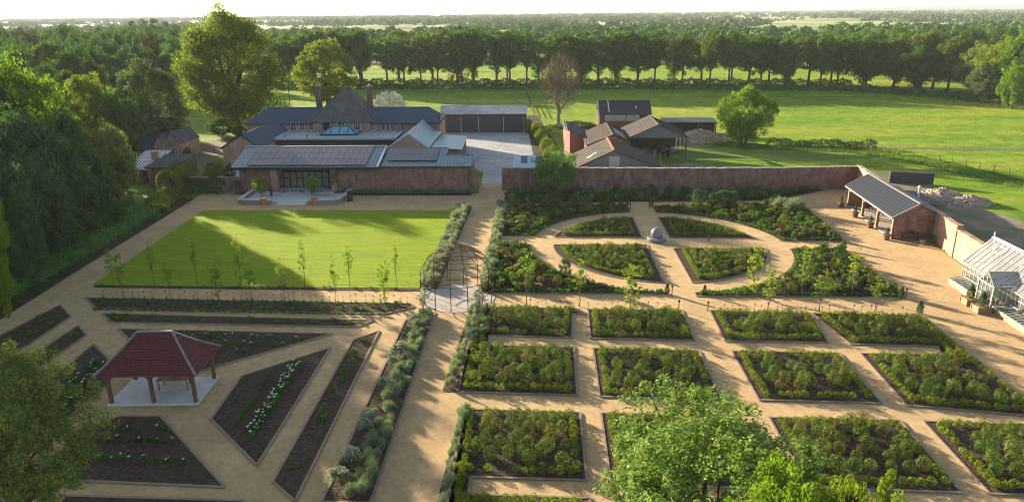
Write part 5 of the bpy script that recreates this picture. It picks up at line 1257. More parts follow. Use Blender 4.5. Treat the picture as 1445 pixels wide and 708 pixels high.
# ---- garage / long shed
ga = thing('garage', 'long dark clad garage with pale roof and two shutter doors', 'garage', (-12, 152, 0))
gx0, gx1 = -20.8, -2.8
mb = MB(); mb.bx(gx0, gx1, 152.0, 158, 0, 3.8); mb.build('wall', M['shedmetal'], ga)
mb = MB(); mb.slab([(gx0-.2, 151.7, 3.95), (gx1+.2, 151.7, 3.95), (gx1+.2, 156.5, 5.15), (gx0-.2, 156.5, 5.15)], .1); mb.slab([(gx0-.2, 156.52, 5.15), (gx1+.2, 156.52, 5.15), (gx1+.2, 158.4, 4.2), (gx0-.2, 158.4, 4.2)], .1)
for i in range(60):
    xx = gx0-.15+(gx1-gx0+.3)*i/59; mb.bar((xx, 151.7, 3.97), (xx, 156.5, 5.17), .06, .05)
mb.build('roof', M['corr_pale'], ga)
for a, b in ((651, 675), (711, 738)):
    xa, xb = at(a, 175, 152)[0], at(b, 175, 152)[0]; mb = MB(); mb.bx(xa, xb, 151.93, 151.98, 0, 3.1)
    for k in range(12): mb.bx(xa, xb, 151.9, 151.93, .05+k*.26, .2+k*.26)
    d = mb.build('shutter_door', M['shutter'], ga); f = MB(); f.bx(xa-.12, xa-.002, 151.88, 151.99, 0, 3.2); f.bx(xb+.002, xb+.12, 151.88, 151.99, 0, 3.2); f.build('frame', M['fascia_pale'], d)

# ---- north garden wall, east part
def wall_run(name, pts, h0, thick, mat, label, coping='coping', pads=(), cope=.12):
    o = thing(name, label, 'wall', (*pts[0], 0))
    mb = MB(); cp = MB()
    for (a, b) in zip(pts[:-1], pts[1:]):
        A_, B_ = Vector((*a, 0)), Vector((*b, 0)); d = (B_-A_).normalized(); n = Vector((-d.y, d.x, 0))*thick/2
        mb.add([A_-n, B_-n, B_+n, A_+n]+[v+Vector((0, 0, h0)) for v in (A_-n, B_-n, B_+n, A_+n)], [(3,2,1,0),(4,5,6,7),(0,1,5,4),(1,2,6,5),(2,3,7,6),(3,0,4,7)])
        k = max(1, int((B_-A_).length/.9)); rg = random.Random(k)
        for i in range(k):
            p, q = A_.lerp(B_, i/k), A_.lerp(B_, (i+1)/k-.004); zz = h0+cope/2+rg.uniform(-.025, .03)
            cp.bar(p+Vector((0, 0, zz)), q+Vector((0, 0, zz)), thick+.12, cope)
    for p in pads:
        mb.bx(p[0]-.35, p[0]+.35, p[1]-.35, p[1]+.35, 0, h0-.1)
    w = mb.build('wall', M[mat], o); cp.build('coping', M[coping], w)
    return o
wall_run('brick_wall', [(-5.3, 100.3), (6.0, 100.25), (20, 99.95), (34, 100.1), (44.3, 101.0)], 3.12, .5, 'brick', 'long old red brick wall with crumbling pale top at the head of the garden', 'old_coping')
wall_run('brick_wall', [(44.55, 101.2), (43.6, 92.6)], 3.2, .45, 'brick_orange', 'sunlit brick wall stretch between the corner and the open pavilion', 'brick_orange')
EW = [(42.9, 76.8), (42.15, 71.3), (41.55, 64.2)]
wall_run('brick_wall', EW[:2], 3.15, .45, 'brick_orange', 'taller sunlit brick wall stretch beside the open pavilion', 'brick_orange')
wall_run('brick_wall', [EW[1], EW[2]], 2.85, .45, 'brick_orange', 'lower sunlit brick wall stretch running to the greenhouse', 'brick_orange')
mb = MB(); mb.bx(41.8, 42.5, 71.0, 71.6, 0, 3.35); tag(mb.build('wall_pier', M['brick_orange'], None, origin=(42.1, 71.3, 0)), 'brick pier where the sunlit wall steps down', 'pier')
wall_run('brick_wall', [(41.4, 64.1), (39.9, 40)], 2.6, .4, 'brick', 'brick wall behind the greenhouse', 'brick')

# ---- open oak pavilion (loggia) on the east wall
lo = thing('open_pavilion', 'open fronted brick and oak pavilion with dark roof on the gravel court', 'pavilion', (38.5, 77, 0), math.atan2(1.0, 15.2)*-1*0)
ax = Vector((1.0, 14.6, 0)).normalized(); an = Vector((ax.y, -ax.x, 0)); base = Vector((38.45, 76.9, 0)); LL = 14.7
P = lambda u, v, z: base+ax*u+an*v+Vector((0, 0, z))
zE, zR, vR, vB, zB = 2.5, 4.0, 2.35, 5.15, 2.65
mb = MB()
gpoly = [P(0, .15, 0), P(0, vB, 0), P(0, vB, zB-.1), P(0, vR, zR-.12), P(0, .15, zE-.05)]; gp2 = [v+ax*.35 for v in gpoly]
mb.add(gpoly+gp2, [(0,1,2,3,4),(9,8,7,6,5)]+[((i+1) % 5, i, i+5, (i+1) % 5+5) for i in range(5)])
mb.build('gable_wall', M['brick'], lo)
mb = MB(); g2 = [v+ax*(LL-.35) for v in gpoly]; g3 = [v+ax*LL for v in gpoly]
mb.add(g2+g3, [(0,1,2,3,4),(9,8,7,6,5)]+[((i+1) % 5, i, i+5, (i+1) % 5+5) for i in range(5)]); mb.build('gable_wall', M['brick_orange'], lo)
mb = MB(); q = [P(.36, vB-.35, 0), P(LL-.36, vB-.35, 0), P(LL-.36, vB-.02, 0), P(.36, vB-.02, 0)]; mb.prism([(p.x, p.y) for p in q], 0, zB-.1); mb.build('back_wall', M['brick_orange'], lo)
mb = MB(); q = [P(.1, .0, 0), P(LL-.1, 0, 0), P(LL-.1, vB-.36, 0), P(.1, vB-.36, 0)]; mb.prism([(p.x, p.y) for p in q], 0.03, .1); mb.build('floor', M['paving'], lo)
mb = MB(); mb.slab([P(-.25, -.3, zE+.05), P(LL+.25, -.3, zE+.05), P(LL+.25, vR, zR+.12), P(-.25, vR, zR+.12)], .12)
mb.slab([P(-.25, vR+.01, zR+.12), P(LL+.25, vR+.01, zR+.12), P(LL+.25, vB+.25, zB+.0), P(-.25, vB+.25, zB)], .12); roof = mb.build('roof', M['slate_dark'], lo)
mb = MB()
for a, b in ((P(-.27, -.3, zE+.04), P(-.27, vR, zR+.11)), (P(-.27, vR, zR+.11), P(-.27, vB+.25, zB-.02)), (P(LL+.27, -.3, zE+.04), P(LL+.27, vR, zR+.11)), (P(-.27, -.33, zE-.02), P(LL+.27, -.33, zE-.02))): mb.bar(a, b, .1, .18)
mb.bar(P(-.25, vR, zR+.16), P(LL+.25, vR, zR+.16), .3, .08); mb.bar(P(-.25, vB+.05, zB+.14), P(LL+.25, vB+.05, zB+.14), .75, .06); mb.build('verge', M['lead'], roof)
for u in (.25, 4.75, 9.4, 14.4):
    mb = MB(); b = P(u, .12, 0); mb.box(b+Vector((0, 0, 1.2)), (.28, .28, 2.3), math.atan2(ax.x, ax.y)*-1)
    for s in (-1, 1):
        if 0 < u+s*.7 < LL: mb.bar(P(u, .12, 1.75), P(u+s*.6, .12, 2.35), .13)
    mb.bar(P(u, .12, 2.2), P(u, 2.3, 2.45), .16); mb.build('post', M['oak_pale'], lo)
mb = MB(); mb.bar(P(.05, .12, 2.38), P(LL-.05, .12, 2.38), .22, .22); mb.build('front_beam', M['oak_pale'], lo)
def table(name, label, loc, rz, L, Wd, h, mat, group=None, top_t=.06):
    t = thing(name, label, 'table', loc, rz, group)
    mb = MB()
    for i in range(5): mb.bx(-L/2, L/2, -Wd/2+Wd*i/5+.008, -Wd/2+Wd*(i+1)/5-.008, h-top_t, h)
    mb.build('tabletop', mat, t, local=True)
    for sx in (-1, 1):
        for sy in (-1, 1):
            mb = MB(); mb.bx(sx*(L/2-.1)-.045, sx*(L/2-.1)+.045, sy*(Wd/2-.1)-.045, sy*(Wd/2-.1)+.045, 0, h-top_t-.002); mb.build('leg', mat, t, local=True)
    return t
def bench(name, label, loc, rz, L, mat, back=True, group=None):
    t = thing(name, label, 'bench', loc, rz, group)
    mb = MB()
    for i in range(4): mb.bx(-L/2, L/2, -.22+.11*i+.01, -.22+.11*(i+1)-.01, .41, .45)
    mb.build('seat', mat, t, local=True)
    if back:
        mb = MB(); mb.bx(-L/2, L/2, .2, .24, .82, .9)
        for i in range(int(L/.14)): xx = -L/2+.07+i*.14; mb.bx(xx-.025, xx+.025, .205, .235, .46, .82)
        mb.build('backrest', mat, t, local=True)
    for sx in (-1, 1):
        for sy in (-1, 1):
            mb = MB(); xx = sx*(L/2-.06); yy = sy*.19; mb.bx(xx-.035, xx+.035, yy-.035, yy+.035, 0, .409 if sy < 0 or not back else .82); mb.build('leg', mat, t, local=True)
    return t
def chair(loc, rz, label, group, mat):
    return bench('chair', label, loc, rz, .5, mat, True, group)
p = P(3.0, 2.6, .1); table('dining_table', 'pale timber table inside the open pavilion at its near end', p, .07+PI/2, 2.0, .9, .75, M['oak_pale'])
for i, (u, v, rz) in enumerate(((2.2, 1.8, 0), (3.6, 1.8, 0), (2.2, 3.4, PI), (3.6, 3.4, PI))):
    o = chair(P(u, v, .1), rz+PI/2+PI, 'timber chair at the near table in the open pavilion', 'chairs at the near pavilion table', M['oak_pale']); o['category'] = 'chair'
p = P(11.0, 3.0, .1); table('dining_table', 'dark timber table deep inside the far bay of the open pavilion', p, .07+PI/2, 2.2, .9, .75, M['oak'])
for u in (10.2, 11.6): o = chair(P(u, 2.0, .1), PI/2+PI, 'dark chair at the far table in the open pavilion', 'chairs at the far pavilion table', M['oak']); o['category'] = 'chair'
def pot(loc, r, h, label, mat, plantkey=None, psc=1.0, name='plant_pot', group=None, ptag='dark shrub'):
    t = thing(name, label, 'plant pot', loc, 0, group)
    mb = MB(); mb.lathe((0, 0, 0), [(r*.72, 0), (r*.95, h*.8), (r*1.05, h*.86), (r*1.05, h), (r*.9, h), (r*.88, h*.9)], 16); mb.build('pot', M[mat], t, local=True, smooth=False)
    if plantkey:
        q, me = PROTO[plantkey][0][0]; o = mobj('foliage', me, t, (0, 0, h*.85)); o.scale = (psc,)*3
    return t
for px, py, w in ((1186.5, 292, 'farthest'), (1206, 306.5, 'second farthest'), (1227.5, 321.5, 'third'), (1250.5, 338.5, 'nearest')):
    x, y = G(px, py); pot((x, y, .03), .40, .62, 'dark pot with a clipped plant before the open pavilion, the %s of four' % w, 'darkpot', 'topiary_cone', .75)
x, y = G(1286, 340); table('slatted_table', 'weathered timber table against the brick gable of the open pavilion', (x, y, .02), .0, 1.9, .7, .78, M['oak'])
o = mobj('potted_plants', PROTO['bushy_plant'][0][0][1], None, (x+.1, y+.1, .80)); o.scale = (.75, .55, .5); tag(o, 'trailing green plant on the weathered table', 'plant'); o.name = 'table_plant'
x, y = G(1301, 345); pot((x, y, .03), .32, .5, 'pale tapered pot in front of the weathered table', 'stone')
x, y = G(1312, 344); pot((x, y, .03), .30, .5, 'dark bushy pot by the corner of the brick gable', 'darkpot', 'leafy_shrub', .6)
x, y = G(1349, 356); pot((x, y, .03), .38, .7, 'barrel pot with a yellow green shrub under the sunlit wall', 'darkpot', 'bushy_plant', .9)
x, y = G(1336, 348); o = mobj('wall_plant', PROTO['bushy_plant'][0][1][1], None, (x, y, .03)); tag(o, 'leafy plant at the foot of the sunlit wall', 'plant')
# behind the wall: blue grey lean-to, flue, dark low wall, rubble
q = [(44.7, 83.6), (47.3, 83.6), (47.6, 90.3), (45.2, 90.3)]
lb = thing('store', 'low blue grey roofed store behind the open pavilion', 'shed', (47, 85, 0)); mb = MB(); mb.prism(q, 0, 2.0); mb.build('wall', M['brick'], lb)
mb = MB(); mb.slab([(44.5, 83.4, 2.4), (45.0, 90.5, 2.4), (47.8, 90.5, 2.1), (47.5, 83.4, 2.1)], .1); mb.build('roof', M['slate_old'], lb)
x, y = at(1297, 270, 84.6)[0], 84.6; mb = MB(); mb.tube([(x, y, 0), (x, y, at(1297, 265, 84.6)[2])], .12, 10); mb.lathe((x, y, at(1297, 265, 84.6)[2]), [(.22, 0), (.22, .14), (.05, .3)], 10); tag(mb.build('flue_pipe', M['corr_pale'], None, origin=(x, y, 0)), 'pale upright flue pipe behind the open pavilion roof', 'flue')
a, b = G(1254, 258), G(1316, 260.5); wall_run('dark_wall', [a, b], 1.55, .4, 'asbestos_dark', 'low dark boarded wall in the field behind the open pavilion', 'asbestos_dark')
def heap(name, label, c, rx, ry, h, mat, n, seed, s=.5):
    rg = random.Random(seed); mb = MB()
    k = 24; m = 8
    ringv = []
    for i in range(m+1):
        for j in range(k):
            a = 2*PI*j/k; t = i/m; rr = 1-t**1.1; z = h*(t**.8)*(1+rg.uniform(-.16, .16)) if i < m else h*.97
            mb.v.append((c[0]+math.cos(a)*rx*rr*(1+rg.uniform(-.1, .1)), c[1]+math.sin(a)*ry*rr*(1+rg.uniform(-.1, .1)), max(0, z)))
    for i in range(m):
        for j in range(k): mb.f.append((i*k+j, i*k+(j+1) % k, (i+1)*k+(j+1) % k, (i+1)*k+j)); mb.m.append(0)
    for i in range(n):
        a, r_ = rg.random()*6.28, rg.random()**.6; z = h*(1-r_)**.8
        M_ = Matrix.Rotation(rg.random()*6.28, 3, 'Z')@Matrix.Rotation(rg.random()*1.2, 3, 'X'); d = s*rg.uniform(.5, 1.4)
        mb.box((c[0]+math.cos(a)*rx*r_, c[1]+math.sin(a)*ry*r_, z+.05), (d, d*rg.uniform(.5, .9), d*rg.uniform(.35, .7)), M=M_)
    o = mb.build(name, M[mat], None, origin=(c[0], c[1], 0)); return tag(o, label, 'rubble', kind='stuff')
x, y = G(1343, 281); heap('rubble_heap', 'heap of pale broken masonry behind the east wall', (x-1.0, y+1), 3.3, 2.6, 1.15, 'rubble_pale', 520, 2, .32)
x, y = G(1368, 287); heap('rubble_heap', 'grey stone end of the masonry heap', (x, y), 3.0, 1.8, 1.0, 'rubble', 320, 3, .3)
x, y = G(988, 200); heap('rubble_heap', 'long heap of old bricks behind the open barn', (x, y+1), 6.4, 3.6, 2.2, 'rubble', 520, 4, .36)

# ---- greenhouse
gh = thing('greenhouse', 'white framed lean to greenhouse on brick with gabled porch', 'greenhouse', (38.9, 63.9, 0))
gy0, gy1 = 44.0, 63.9; gx = 38.85; xr_ = 41.0; ze, zr = 1.95, 4.2
mb = MB(); mb.bx(gx-.12, gx+.12, gy0, gy1, 0, .55); mb.bx(gx+.13, 41.15, gy1-.24, gy1, 0, .55); mb.build('brick_plinth', M['brick_orange'], gh)
mb = MB(); mb.bx(41.16, 41.5, gy0, gy1+.1, 0, 4.1); mb.build('back_wall', M['brick_orange'], gh)
mb = MB(); k = 33
for i in range(k+1):
    y = gy0+(gy1-gy0)*i/k; mb.bx(gx-.03, gx+.03, y-.025, y+.025, .55, ze)
for z in (.6, 1.38, ze): mb.bar((gx, gy0, z), (gx, gy1, z), .07, .08)
for i in range(1, 7):
    x = gx+(xr_-gx)*i/6; zz = ze+(zr-ze)*i/6; mb.bar((x, gy1-.02, .55), (x, gy1-.02, zz), .045)
mb.bar((gx, gy1, ze), (xr_, gy1, zr), .12, .1); mb.bar((gx, gy1, .6), (xr_, gy1, .6), .08); mb.bar((gx, gy1, ze), (xr_, gy1, ze), .07); mb.build('frame', M['sage'], gh)
mb = MB(); mb.bx(gx-.006, gx+.006, gy0, gy1, .56, ze); mb.add([(gx, gy1, .56), (xr_, gy1, .56), (xr_, gy1, zr), (gx, gy1, ze)], [(0, 1, 2, 3)]); mb.build('side_glazing', M['glass'], gh)
mb = MB(); mb.slab([(gx-.12, gy0, ze+.02), (gx-.12, gy1+.08, ze+.02), (xr_, gy1+.08, zr), (xr_, gy0, zr)], .012); rg_ = mb.build('roof_glazing', M['glass_roof'], gh)
mb = MB(); k = 30
for i in range(k+1):
    y = gy0+(gy1+.06-gy0)*i/k; mb.bar((gx-.12, y, ze+.04), (xr_, y, zr+.02), .032 if i % 5 else .09, .05)
mb.bar((gx-.14, gy0, ze+.02), (gx-.14, gy1+.1, ze+.02), .1, .1); mb.build('roof_bars', M['sage'], rg_)
mb = MB(); mb.bar((xr_+.1, gy0, zr+.08), (xr_+.1, gy1+.12, zr+.08), .34, .12); mb.lathe((xr_+.1, gy1+.05, zr+.12), [(.07, 0), (.05, .2), (.09, .3), (.01, .5)], 8); mb.build('ridge', M['white'], gh)
for (ya, yb, t0, t1) in ((61.2, 62.4, .62, .86), (57.3, 58.5, .62, .86), (52.6, 53.8, .62, .86)):
    f = lambda t: (gx+(xr_-gx)*t, ze+(zr-ze)*t+.09); a, b = f(t0), f(t1); mb = MB()
    for p_, q_ in (((a[0], ya, a[1]+.1), (a[0], yb, a[1]+.1)), ((b[0], ya, b[1]), (b[0], yb, b[1])), ((a[0], ya, a[1]+.1), (b[0], ya, b[1])), ((a[0], yb, a[1]+.1), (b[0], yb, b[1]))): mb.bar(p_, q_, .06)
    mb.build('roof_vent', M['white'], rg_)
# porch
py0, py1 = 57.1, 59.2; pm = (py0+py1)/2; pxf = 37.55
mb = MB(); zpe, zpr = 2.05, 3.0
for y in (py0, py1): mb.bx(pxf-.06, pxf+.06, y-.06, y+.06, 0, zpe); mb.bx(pxf+.6-.03, pxf+.6+.03, y-.03, y+.03, 0, zpe); mb.bar((pxf, y, zpe), (gx+.4, y, zpe), .1); mb.bar((pxf, y, .55), (gx, y, .55), .08)
mb.bar((pxf, py0-.1, zpe-.05), (pxf, pm, zpr), .09, .12); mb.bar((pxf, py1+.1, zpe-.05), (pxf, pm, zpr), .09, .12); mb.bar((pxf, py0, zpe), (pxf, py1, zpe), .09, .1); mb.bar((pxf, pm, zpr+.04), (40.0, pm, zpr+.04), .12)
for i in range(1, 4): y = py0+(py1-py0)*i/4; mb.bx(pxf-.03, pxf+.03, y-.03, y+.03, 0.05, zpe+(.45 if i != 2 else .9))
mb.bar((pxf, py0, 1.0), (pxf, py1, 1.0), .06); mb.lathe((pxf, pm, zpr+.05), [(.05, 0), (.03, .15), (.06, .22), (.01, .4)], 8); mb.build('porch_frame', M['sage'], gh)
mb = MB(); mb.slab([(pxf-.1, py0-.12, zpe-.02), (40, py0-.12, zpe-.02), (40, pm, zpr), (pxf-.1, pm, zpr)], .012); mb.slab([(40, py1+.12, zpe-.02), (pxf-.1, py1+.12, zpe-.02), (pxf-.1, pm, zpr), (40, pm, zpr)], .012); mb.build('porch_roof', M['glass_roof'], gh)
mb = MB(); mb.bx(pxf-.004, pxf+.004, py0, py1, .1, zpe)
for y in (py0, py1): mb.bx(pxf, gx, y-.004, y+.004, .1, zpe)
mb.build('porch_glazing', M['glass'], gh)
for ya, yb, lb in ((59.6, 63.4, 'cold frame beyond the greenhouse porch'), (50.2, 56.7, 'cold frame on the near side of the greenhouse porch')):
    cf = thing('cold_frame', 'brick '+lb, 'cold frame', (37.7, ya, 0)); mb = MB(); mb.bx(37.45, 37.67, ya, yb, 0, .5); mb.bx(37.68, 38.7, ya, ya+.2, 0, .5); mb.bx(37.68, 38.7, yb-.2, yb, 0, .5); mb.build('brick_base', M['brick_orange'], cf)
    mb = MB(); k = int((yb-ya)/.42)
    for i in range(k+1): y = ya+(yb-ya)*i/k; mb.bar((37.45, y, .56), (38.72, y, .78), .07, .05)
    mb.bar((37.45, ya, .54), (37.45, yb, .54), .08); mb.bar((38.7, ya, .8), (38.7, yb, .8), .08); mb.build('frame', M['sage'], cf)
    mb = MB(); mb.slab([(37.45, ya, .55), (38.7, ya, .77), (38.7, yb, .77), (37.45, yb, .55)], .01); mb.build('glazing', M['glass'], cf)
for px, py, lb in ((1369, 429, 'beyond'), (1385, 440, 'nearest')):
    x, y = G(px, py); t = thing('timber_planter', 'square timber planter with a clipped cone, %s beside the greenhouse porch' % ('the one farther off' if lb == 'beyond' else 'the nearer one'), 'planter', (x-.1, y, .02))
    mb = MB(); s_ = .5
    for z in (0, .19, .38): mb.bx(-s_, s_, -s_, s_, z, z+.175)
    for a in (-1, 1):
        for b in (-1, 1): mb.bx(a*s_-.05, a*s_+.05, b*s_-.05, b*s_+.05, 0, .62)
    mb.build('box', M['oak_pale'], t, local=True); o = mobj('foliage', PROTO['topiary_cone'][0][0][1], t, (0, 0, .5)); o.scale = (1.25, 1.25, 1.1)

# ---- farm buildings behind the wall
def skylight(parent, a, b, w, name='skylight'):
    mb = MB(); mb.bar(a, b, w, .04); return mb.build(name, M['white'], parent)
bb = thing('black_roofed_barn', 'tall red boarded barn with black roof at the back of the farm group', 'barn', (17, 148, 0))
gable_walls(12.2, 22.5, 148, 155, 4.3, 4.3, 6.4, 151.6, 'x').build('wall', M['barn_red'], bb)
mb = gable_roof(12.2, 22.5, 148, 155, 4.3, 4.3, 6.4, 151.6, 'x', .3, .15, seams=.5); rf = mb.build('roof', M['asbestos_dark'], bb)
skylight(rf, (14.1, 148.1, 4.65), (14.0, 151.3, 6.62), .18)
skylight(rf, (19.6, 149.0, 5.2), (19.6, 149.7, 5.65), .18)
for a, b in ((13.2, 15.2), (15.3, 17.4), (17.6, 20.2)):
    mb = MB(); mb.bx(a, b, 147.93, 147.985, 2.9, 4.1)
    for i in range(8): x = a+(b-a)*(i+.5)/8; mb.bx(x-.03, x+.03, 147.91, 147.93, 2.92, 4.08)
    mb.build('vent_board', M['clad_light'], bb)
mb = MB(); mb.bx(20.4, 21.8, 147.94, 147.985, 3.0, 4.1); mb.build('hatch', M['black'], bb)
mb = MB(); mb.bar((12.0, 147.9, 0), (12.0, 147.9, 4.3), .25, .2); mb.bar((12.0, 147.9, 4.35), (12.0, 151.6, 6.5), .2, .25); mb.build('barge_board', M['corr_pale'], bb)
rb = thing('red_brick_shed', 'red brick shed with one sloping roof and an orange lit end', 'shed', (5.4, 128.5, 0))
fp = [(5.4, 128.5), (10.2, 128.5), (10.2, 139.5), (4.6, 139.5), (4.6, 132)]; zt_ = lambda x: 4.05-(x-5.0)*.42
mb = MB(); n = len(fp); mb.add([(p[0], p[1], 0) for p in fp]+[(p[0], p[1], zt_(p[0])) for p in fp], [tuple(reversed(range(n))), tuple(range(n, 2*n))]+[(i, (i+1) % n, (i+1) % n+n, i+n) for i in range(n)]); mb.build('wall', M['brick_red'], rb)
mb = MB(); mb.slab([(5.0, 128.2, zt_(5.0)+.16), (10.4, 128.2, zt_(10.4)+.16), (10.4, 139.8, zt_(10.4)+.16), (5.0, 139.8, zt_(5.0)+.16)], .12); mb.slab([(4.3, 131.5, zt_(4.3)-.42), (4.98, 128.2, zt_(5)+.13), (4.98, 139.8, zt_(5)+.13), (4.3, 139.8, zt_(4.3)-.42)], .1); mb.build('roof', M['asbestos_dark'], rb)
mb = MB(); mb.bx(9.0, 10.6, 126.4, 127.6, 0, 2.4); tag(mb.build('render_block', M['clad_light'], None, origin=(9.8, 127, 0)), 'small pale rendered outhouse between the red brick shed and barn', 'outhouse')
mbn = thing('brick_barn', 'gabled red brick barn with striped sunlit sheet roof, middle of the farm group', 'barn', (11.5, 119.6, 0))
gable_walls(7.9, 14.9, 119.6, 132.8, 2.9, 3.2, 4.6, 12.1, 'y').build('wall', M['brick_red'], mbn)
rf = gable_roof(7.9, 14.9, 119.6, 132.8, 2.9, 3.2, 4.6, 12.1, 'y', .3, .25, seams=.9).build('roof', M['asbestos'], mbn)
for y in (123, 125.5, 128): skylight(rf, (12.8, y, 4.55), (14.8, y, 3.5), .5)
fb = thing('grey_barn', 'broad low grey boarded barn just behind the garden wall', 'barn', (11, 106, 0))
gable_walls(5.5, 18.0, 106, 116.8, 1.95, 1.95, 4.45, 10.9, 'y').build('wall', M['clad_grey'], fb)
rf = gable_roof(5.5, 18.0, 106, 116.8, 1.95, 1.95, 4.45, 10.9, 'y', .3, .25, seams=1.1).build('roof', M['asbestos'], fb)
mb = MB(); mb.bar((10.9, 105.8, 4.68), (10.9, 117, 4.68), .3, .1); mb.build('ridge_tiles', M['terracotta'], rf)
skylight(rf, (7.2, 108.6, 2.93), (8.7, 109.8, 3.6), .4); skylight(rf, (12.4, 110.6, 4.02), (14.0, 110.6, 3.47), .4); skylight(rf, (12.9, 108.2, 3.85), (14.6, 108.2, 3.26), .4)
mb = MB(); mb.bx(10.3, 11.9, 105.94, 105.985, .6, 3.7); mb.build('door', M['clad_light'], fb)
mb = MB(); mb.bx(5.44, 5.485, 106.1, 108, 0, 1.9); mb.build('side_door', M['oak_pale'], fb)
ob = thing('open_barn', 'open sided pole barn sheltering machinery, sheet roof and clad gable', 'barn', (20, 122, 0))
ox0, ox1, oy0, oy1 = 15.2, 24.8, 122.0, 133.0; oze, ozr, oxr = 3.75, 5.85, 19.9
mb = MB(); mb.add([(ox0, oy0, oze), (ox1, oy0, oze), (oxr, oy0, ozr), (ox0, oy0+.12, oze), (ox1, oy0+.12, oze), (oxr, oy0+.12, ozr)], [(0, 1, 2), (5, 4, 3), (0, 3, 4, 1), (1, 4, 5, 2), (2, 5, 3, 0)]); mb.build('gable_cladding', M['clad_grey'], ob)
gable_roof(ox0, ox1, oy0, oy1, oze, oze, ozr, oxr, 'y', .35, .2, seams=1.0).build('roof', M['asbestos'], ob)
for x in (ox0+.1, ox1-.1):
    for y in (oy0+.2, 125.7, 129.3, oy1-.2):
        mb = MB(); mb.bx(x-.1, x+.1, y-.1, y+.1, 0, oze); mb.build('post', M['machine'], ob)
mb = MB(); mb.bx(ox0+.2, ox1-.2, oy1-.2, oy1-.1, 0, 3.3); mb.build('dark_backing', M['machine'], ob)  # dark backing added so the barn interior reads as deep shade
def implement(loc, rz, label, seed, s=1.0):
    t = thing('farm_implement', label, 'farm machine', loc, rz); rg = random.Random(seed)
    mb = MB(); mb.bar((-1.2*s, 0, .6*s), (1.2*s, 0, .6*s), .16); mb.bar((-.9*s, -.5*s, .6*s), (.9*s, .5*s, .6*s), .1); mb.bx(-.5*s, .6*s, -.4*s, .4*s, .62*s, 1.35*s); mb.bar((.6*s, 0, .7*s), (1.1*s, 0, 1.9*s), .09)
    for i in range(5): xx = -1*s+i*.5*s; mb.bar((xx, .35*s, .6*s), (xx+.1, .5*s, .1), .06)
    mb.build('chassis', M['machine'], t, local=True)
    for sx in (-.75, .75):
        w = MB(); w.tube([(sx*s, -.62*s, .45*s), (sx*s, -.42*s, .45*s)], .45*s, 14); w.build('wheel', M['black'], t, local=True)
implement((18.0, 124.5, 0), .4, 'dark farm machine under the near eave of the open barn', 1, 1.25); implement((21.3, 125.5, 0), 2.0, 'rusty farm machine in the middle of the open barn', 2, 1.1); implement((22.8, 129.5, 0), 1.2, 'farm machine at the back of the open barn', 3, 1.1)
rg = random.Random(6)
for i, (px, py, lb, m_) in enumerate(((918, 221, 'grey sacks beside the open barn', 'junk'), (935, 215, 'stacked grey sheets at the front of the open barn', 'junk'), (950, 216, 'stacked pale boards by the barn posts', 'clad_light'), (905, 216, 'timber offcuts inside the open barn', 'oak'))):
    x, y = G(px, py); mb = MB()
    for k in range(7): mb.box((x+rg.uniform(-.5, .5), y+rg.uniform(-.4, .4), .12+.14*k), (rg.uniform(.8, 1.7), rg.uniform(.5, .9), .13), rg.uniform(-.4, .4))
    o = mb.build('stacked_sheets', M[m_], None, origin=(x, y, 0)); tag(o, 'pile of '+lb, 'stack')
x, y = G(931, 231); mb = MB(); mb.lathe((x, y, 0), [(.45, 0), (.45, .12), (.12, .3), (.1, 1.3), (.22, 1.45), (.05, 1.7)], 12); tag(mb.build('stone_post', M['stone'], None, origin=(x, y, 0)), 'pale standing stone ornament in front of the open barn', 'stone')
x, y = G(905, 229.5); 
bs = thing('black_shed', 'long low black open shed behind the brick heap', 'shed', (30, 150, 0)); xa, xb = at(938, 175, 148)[0], at(1010, 175, 148)[0]
mb = MB(); mb.bx(xa, xb, 148.6, 152, 0, 2.3); mb.build('wall', M['black'], bs); mb = MB(); mb.slab([(xa-.3, 147.6, 2.6), (xb+.3, 147.6, 2.6), (xb+.3, 152.4, 2.9), (xa-.3, 152.4, 2.9)], .1); mb.build('roof', M['black'], bs)
for i in range(4):
    x = xa+(xb-xa)*i/3; mb = MB(); mb.bx(x-.1, x+.1, 147.7, 147.9, 0, 2.5); mb.build('post', M['oak'], bs)
bl = thing('blue_shed', 'small sheeted shed roof pale blue with reflected sky, rising behind the garden wall', 'shed', (-2, 103, 0))
xa, xb = at(725, 225, 104)[0], at(764, 225, 104)[0]
za, zb = at(740, 238.5, 102.6)[2], at(740, 219.5, 106.2)[2]
mb = MB(); q = [(xa, 102.6, 0), (xb, 102.6, 0), (xb, 106.2, 0), (xa, 106.2, 0)]; mb.add(q+[(xa, 102.6, za-.05), (xb, 102.6, za-.05), (xb, 106.2, zb-.05), (xa, 106.2, zb-.05)], [(3,2,1,0),(4,5,6,7),(0,1,5,4),(1,2,6,5),(2,3,7,6),(3,0,4,7)]); mb.build('wall', M['white'], bl)
mb = MB(); mb.slab([(xa-.1, 102.4, za), (xb+.1, 102.4, za), (xb+.1, 106.3, zb+.05), (xa-.1, 106.3, zb+.05)], .06)
for i in range(18): x = xa+(xb-xa)*i/17; mb.bar((x, 102.4, za+.02), (x, 106.3, zb+.07), .05, .05)
rf = mb.build('roof', M['sky_tinted_sheet'], bl)
for a, b in ((735, 744), (756, 765)):
    mb = MB(); u0, u1 = at(a, 228, 104)[0], at(b, 228, 104)[0]; f = lambda y: za+(zb+.05-za)*(y-102.4)/3.9+.055; mb.slab([(u0, 104.0, f(104.0)), (u1, 104.0, f(104.0)), (u1, 105.9, f(105.9)), (u0, 105.9, f(105.9))], .04); mb.build('skylight', M['darkglass'], rf)

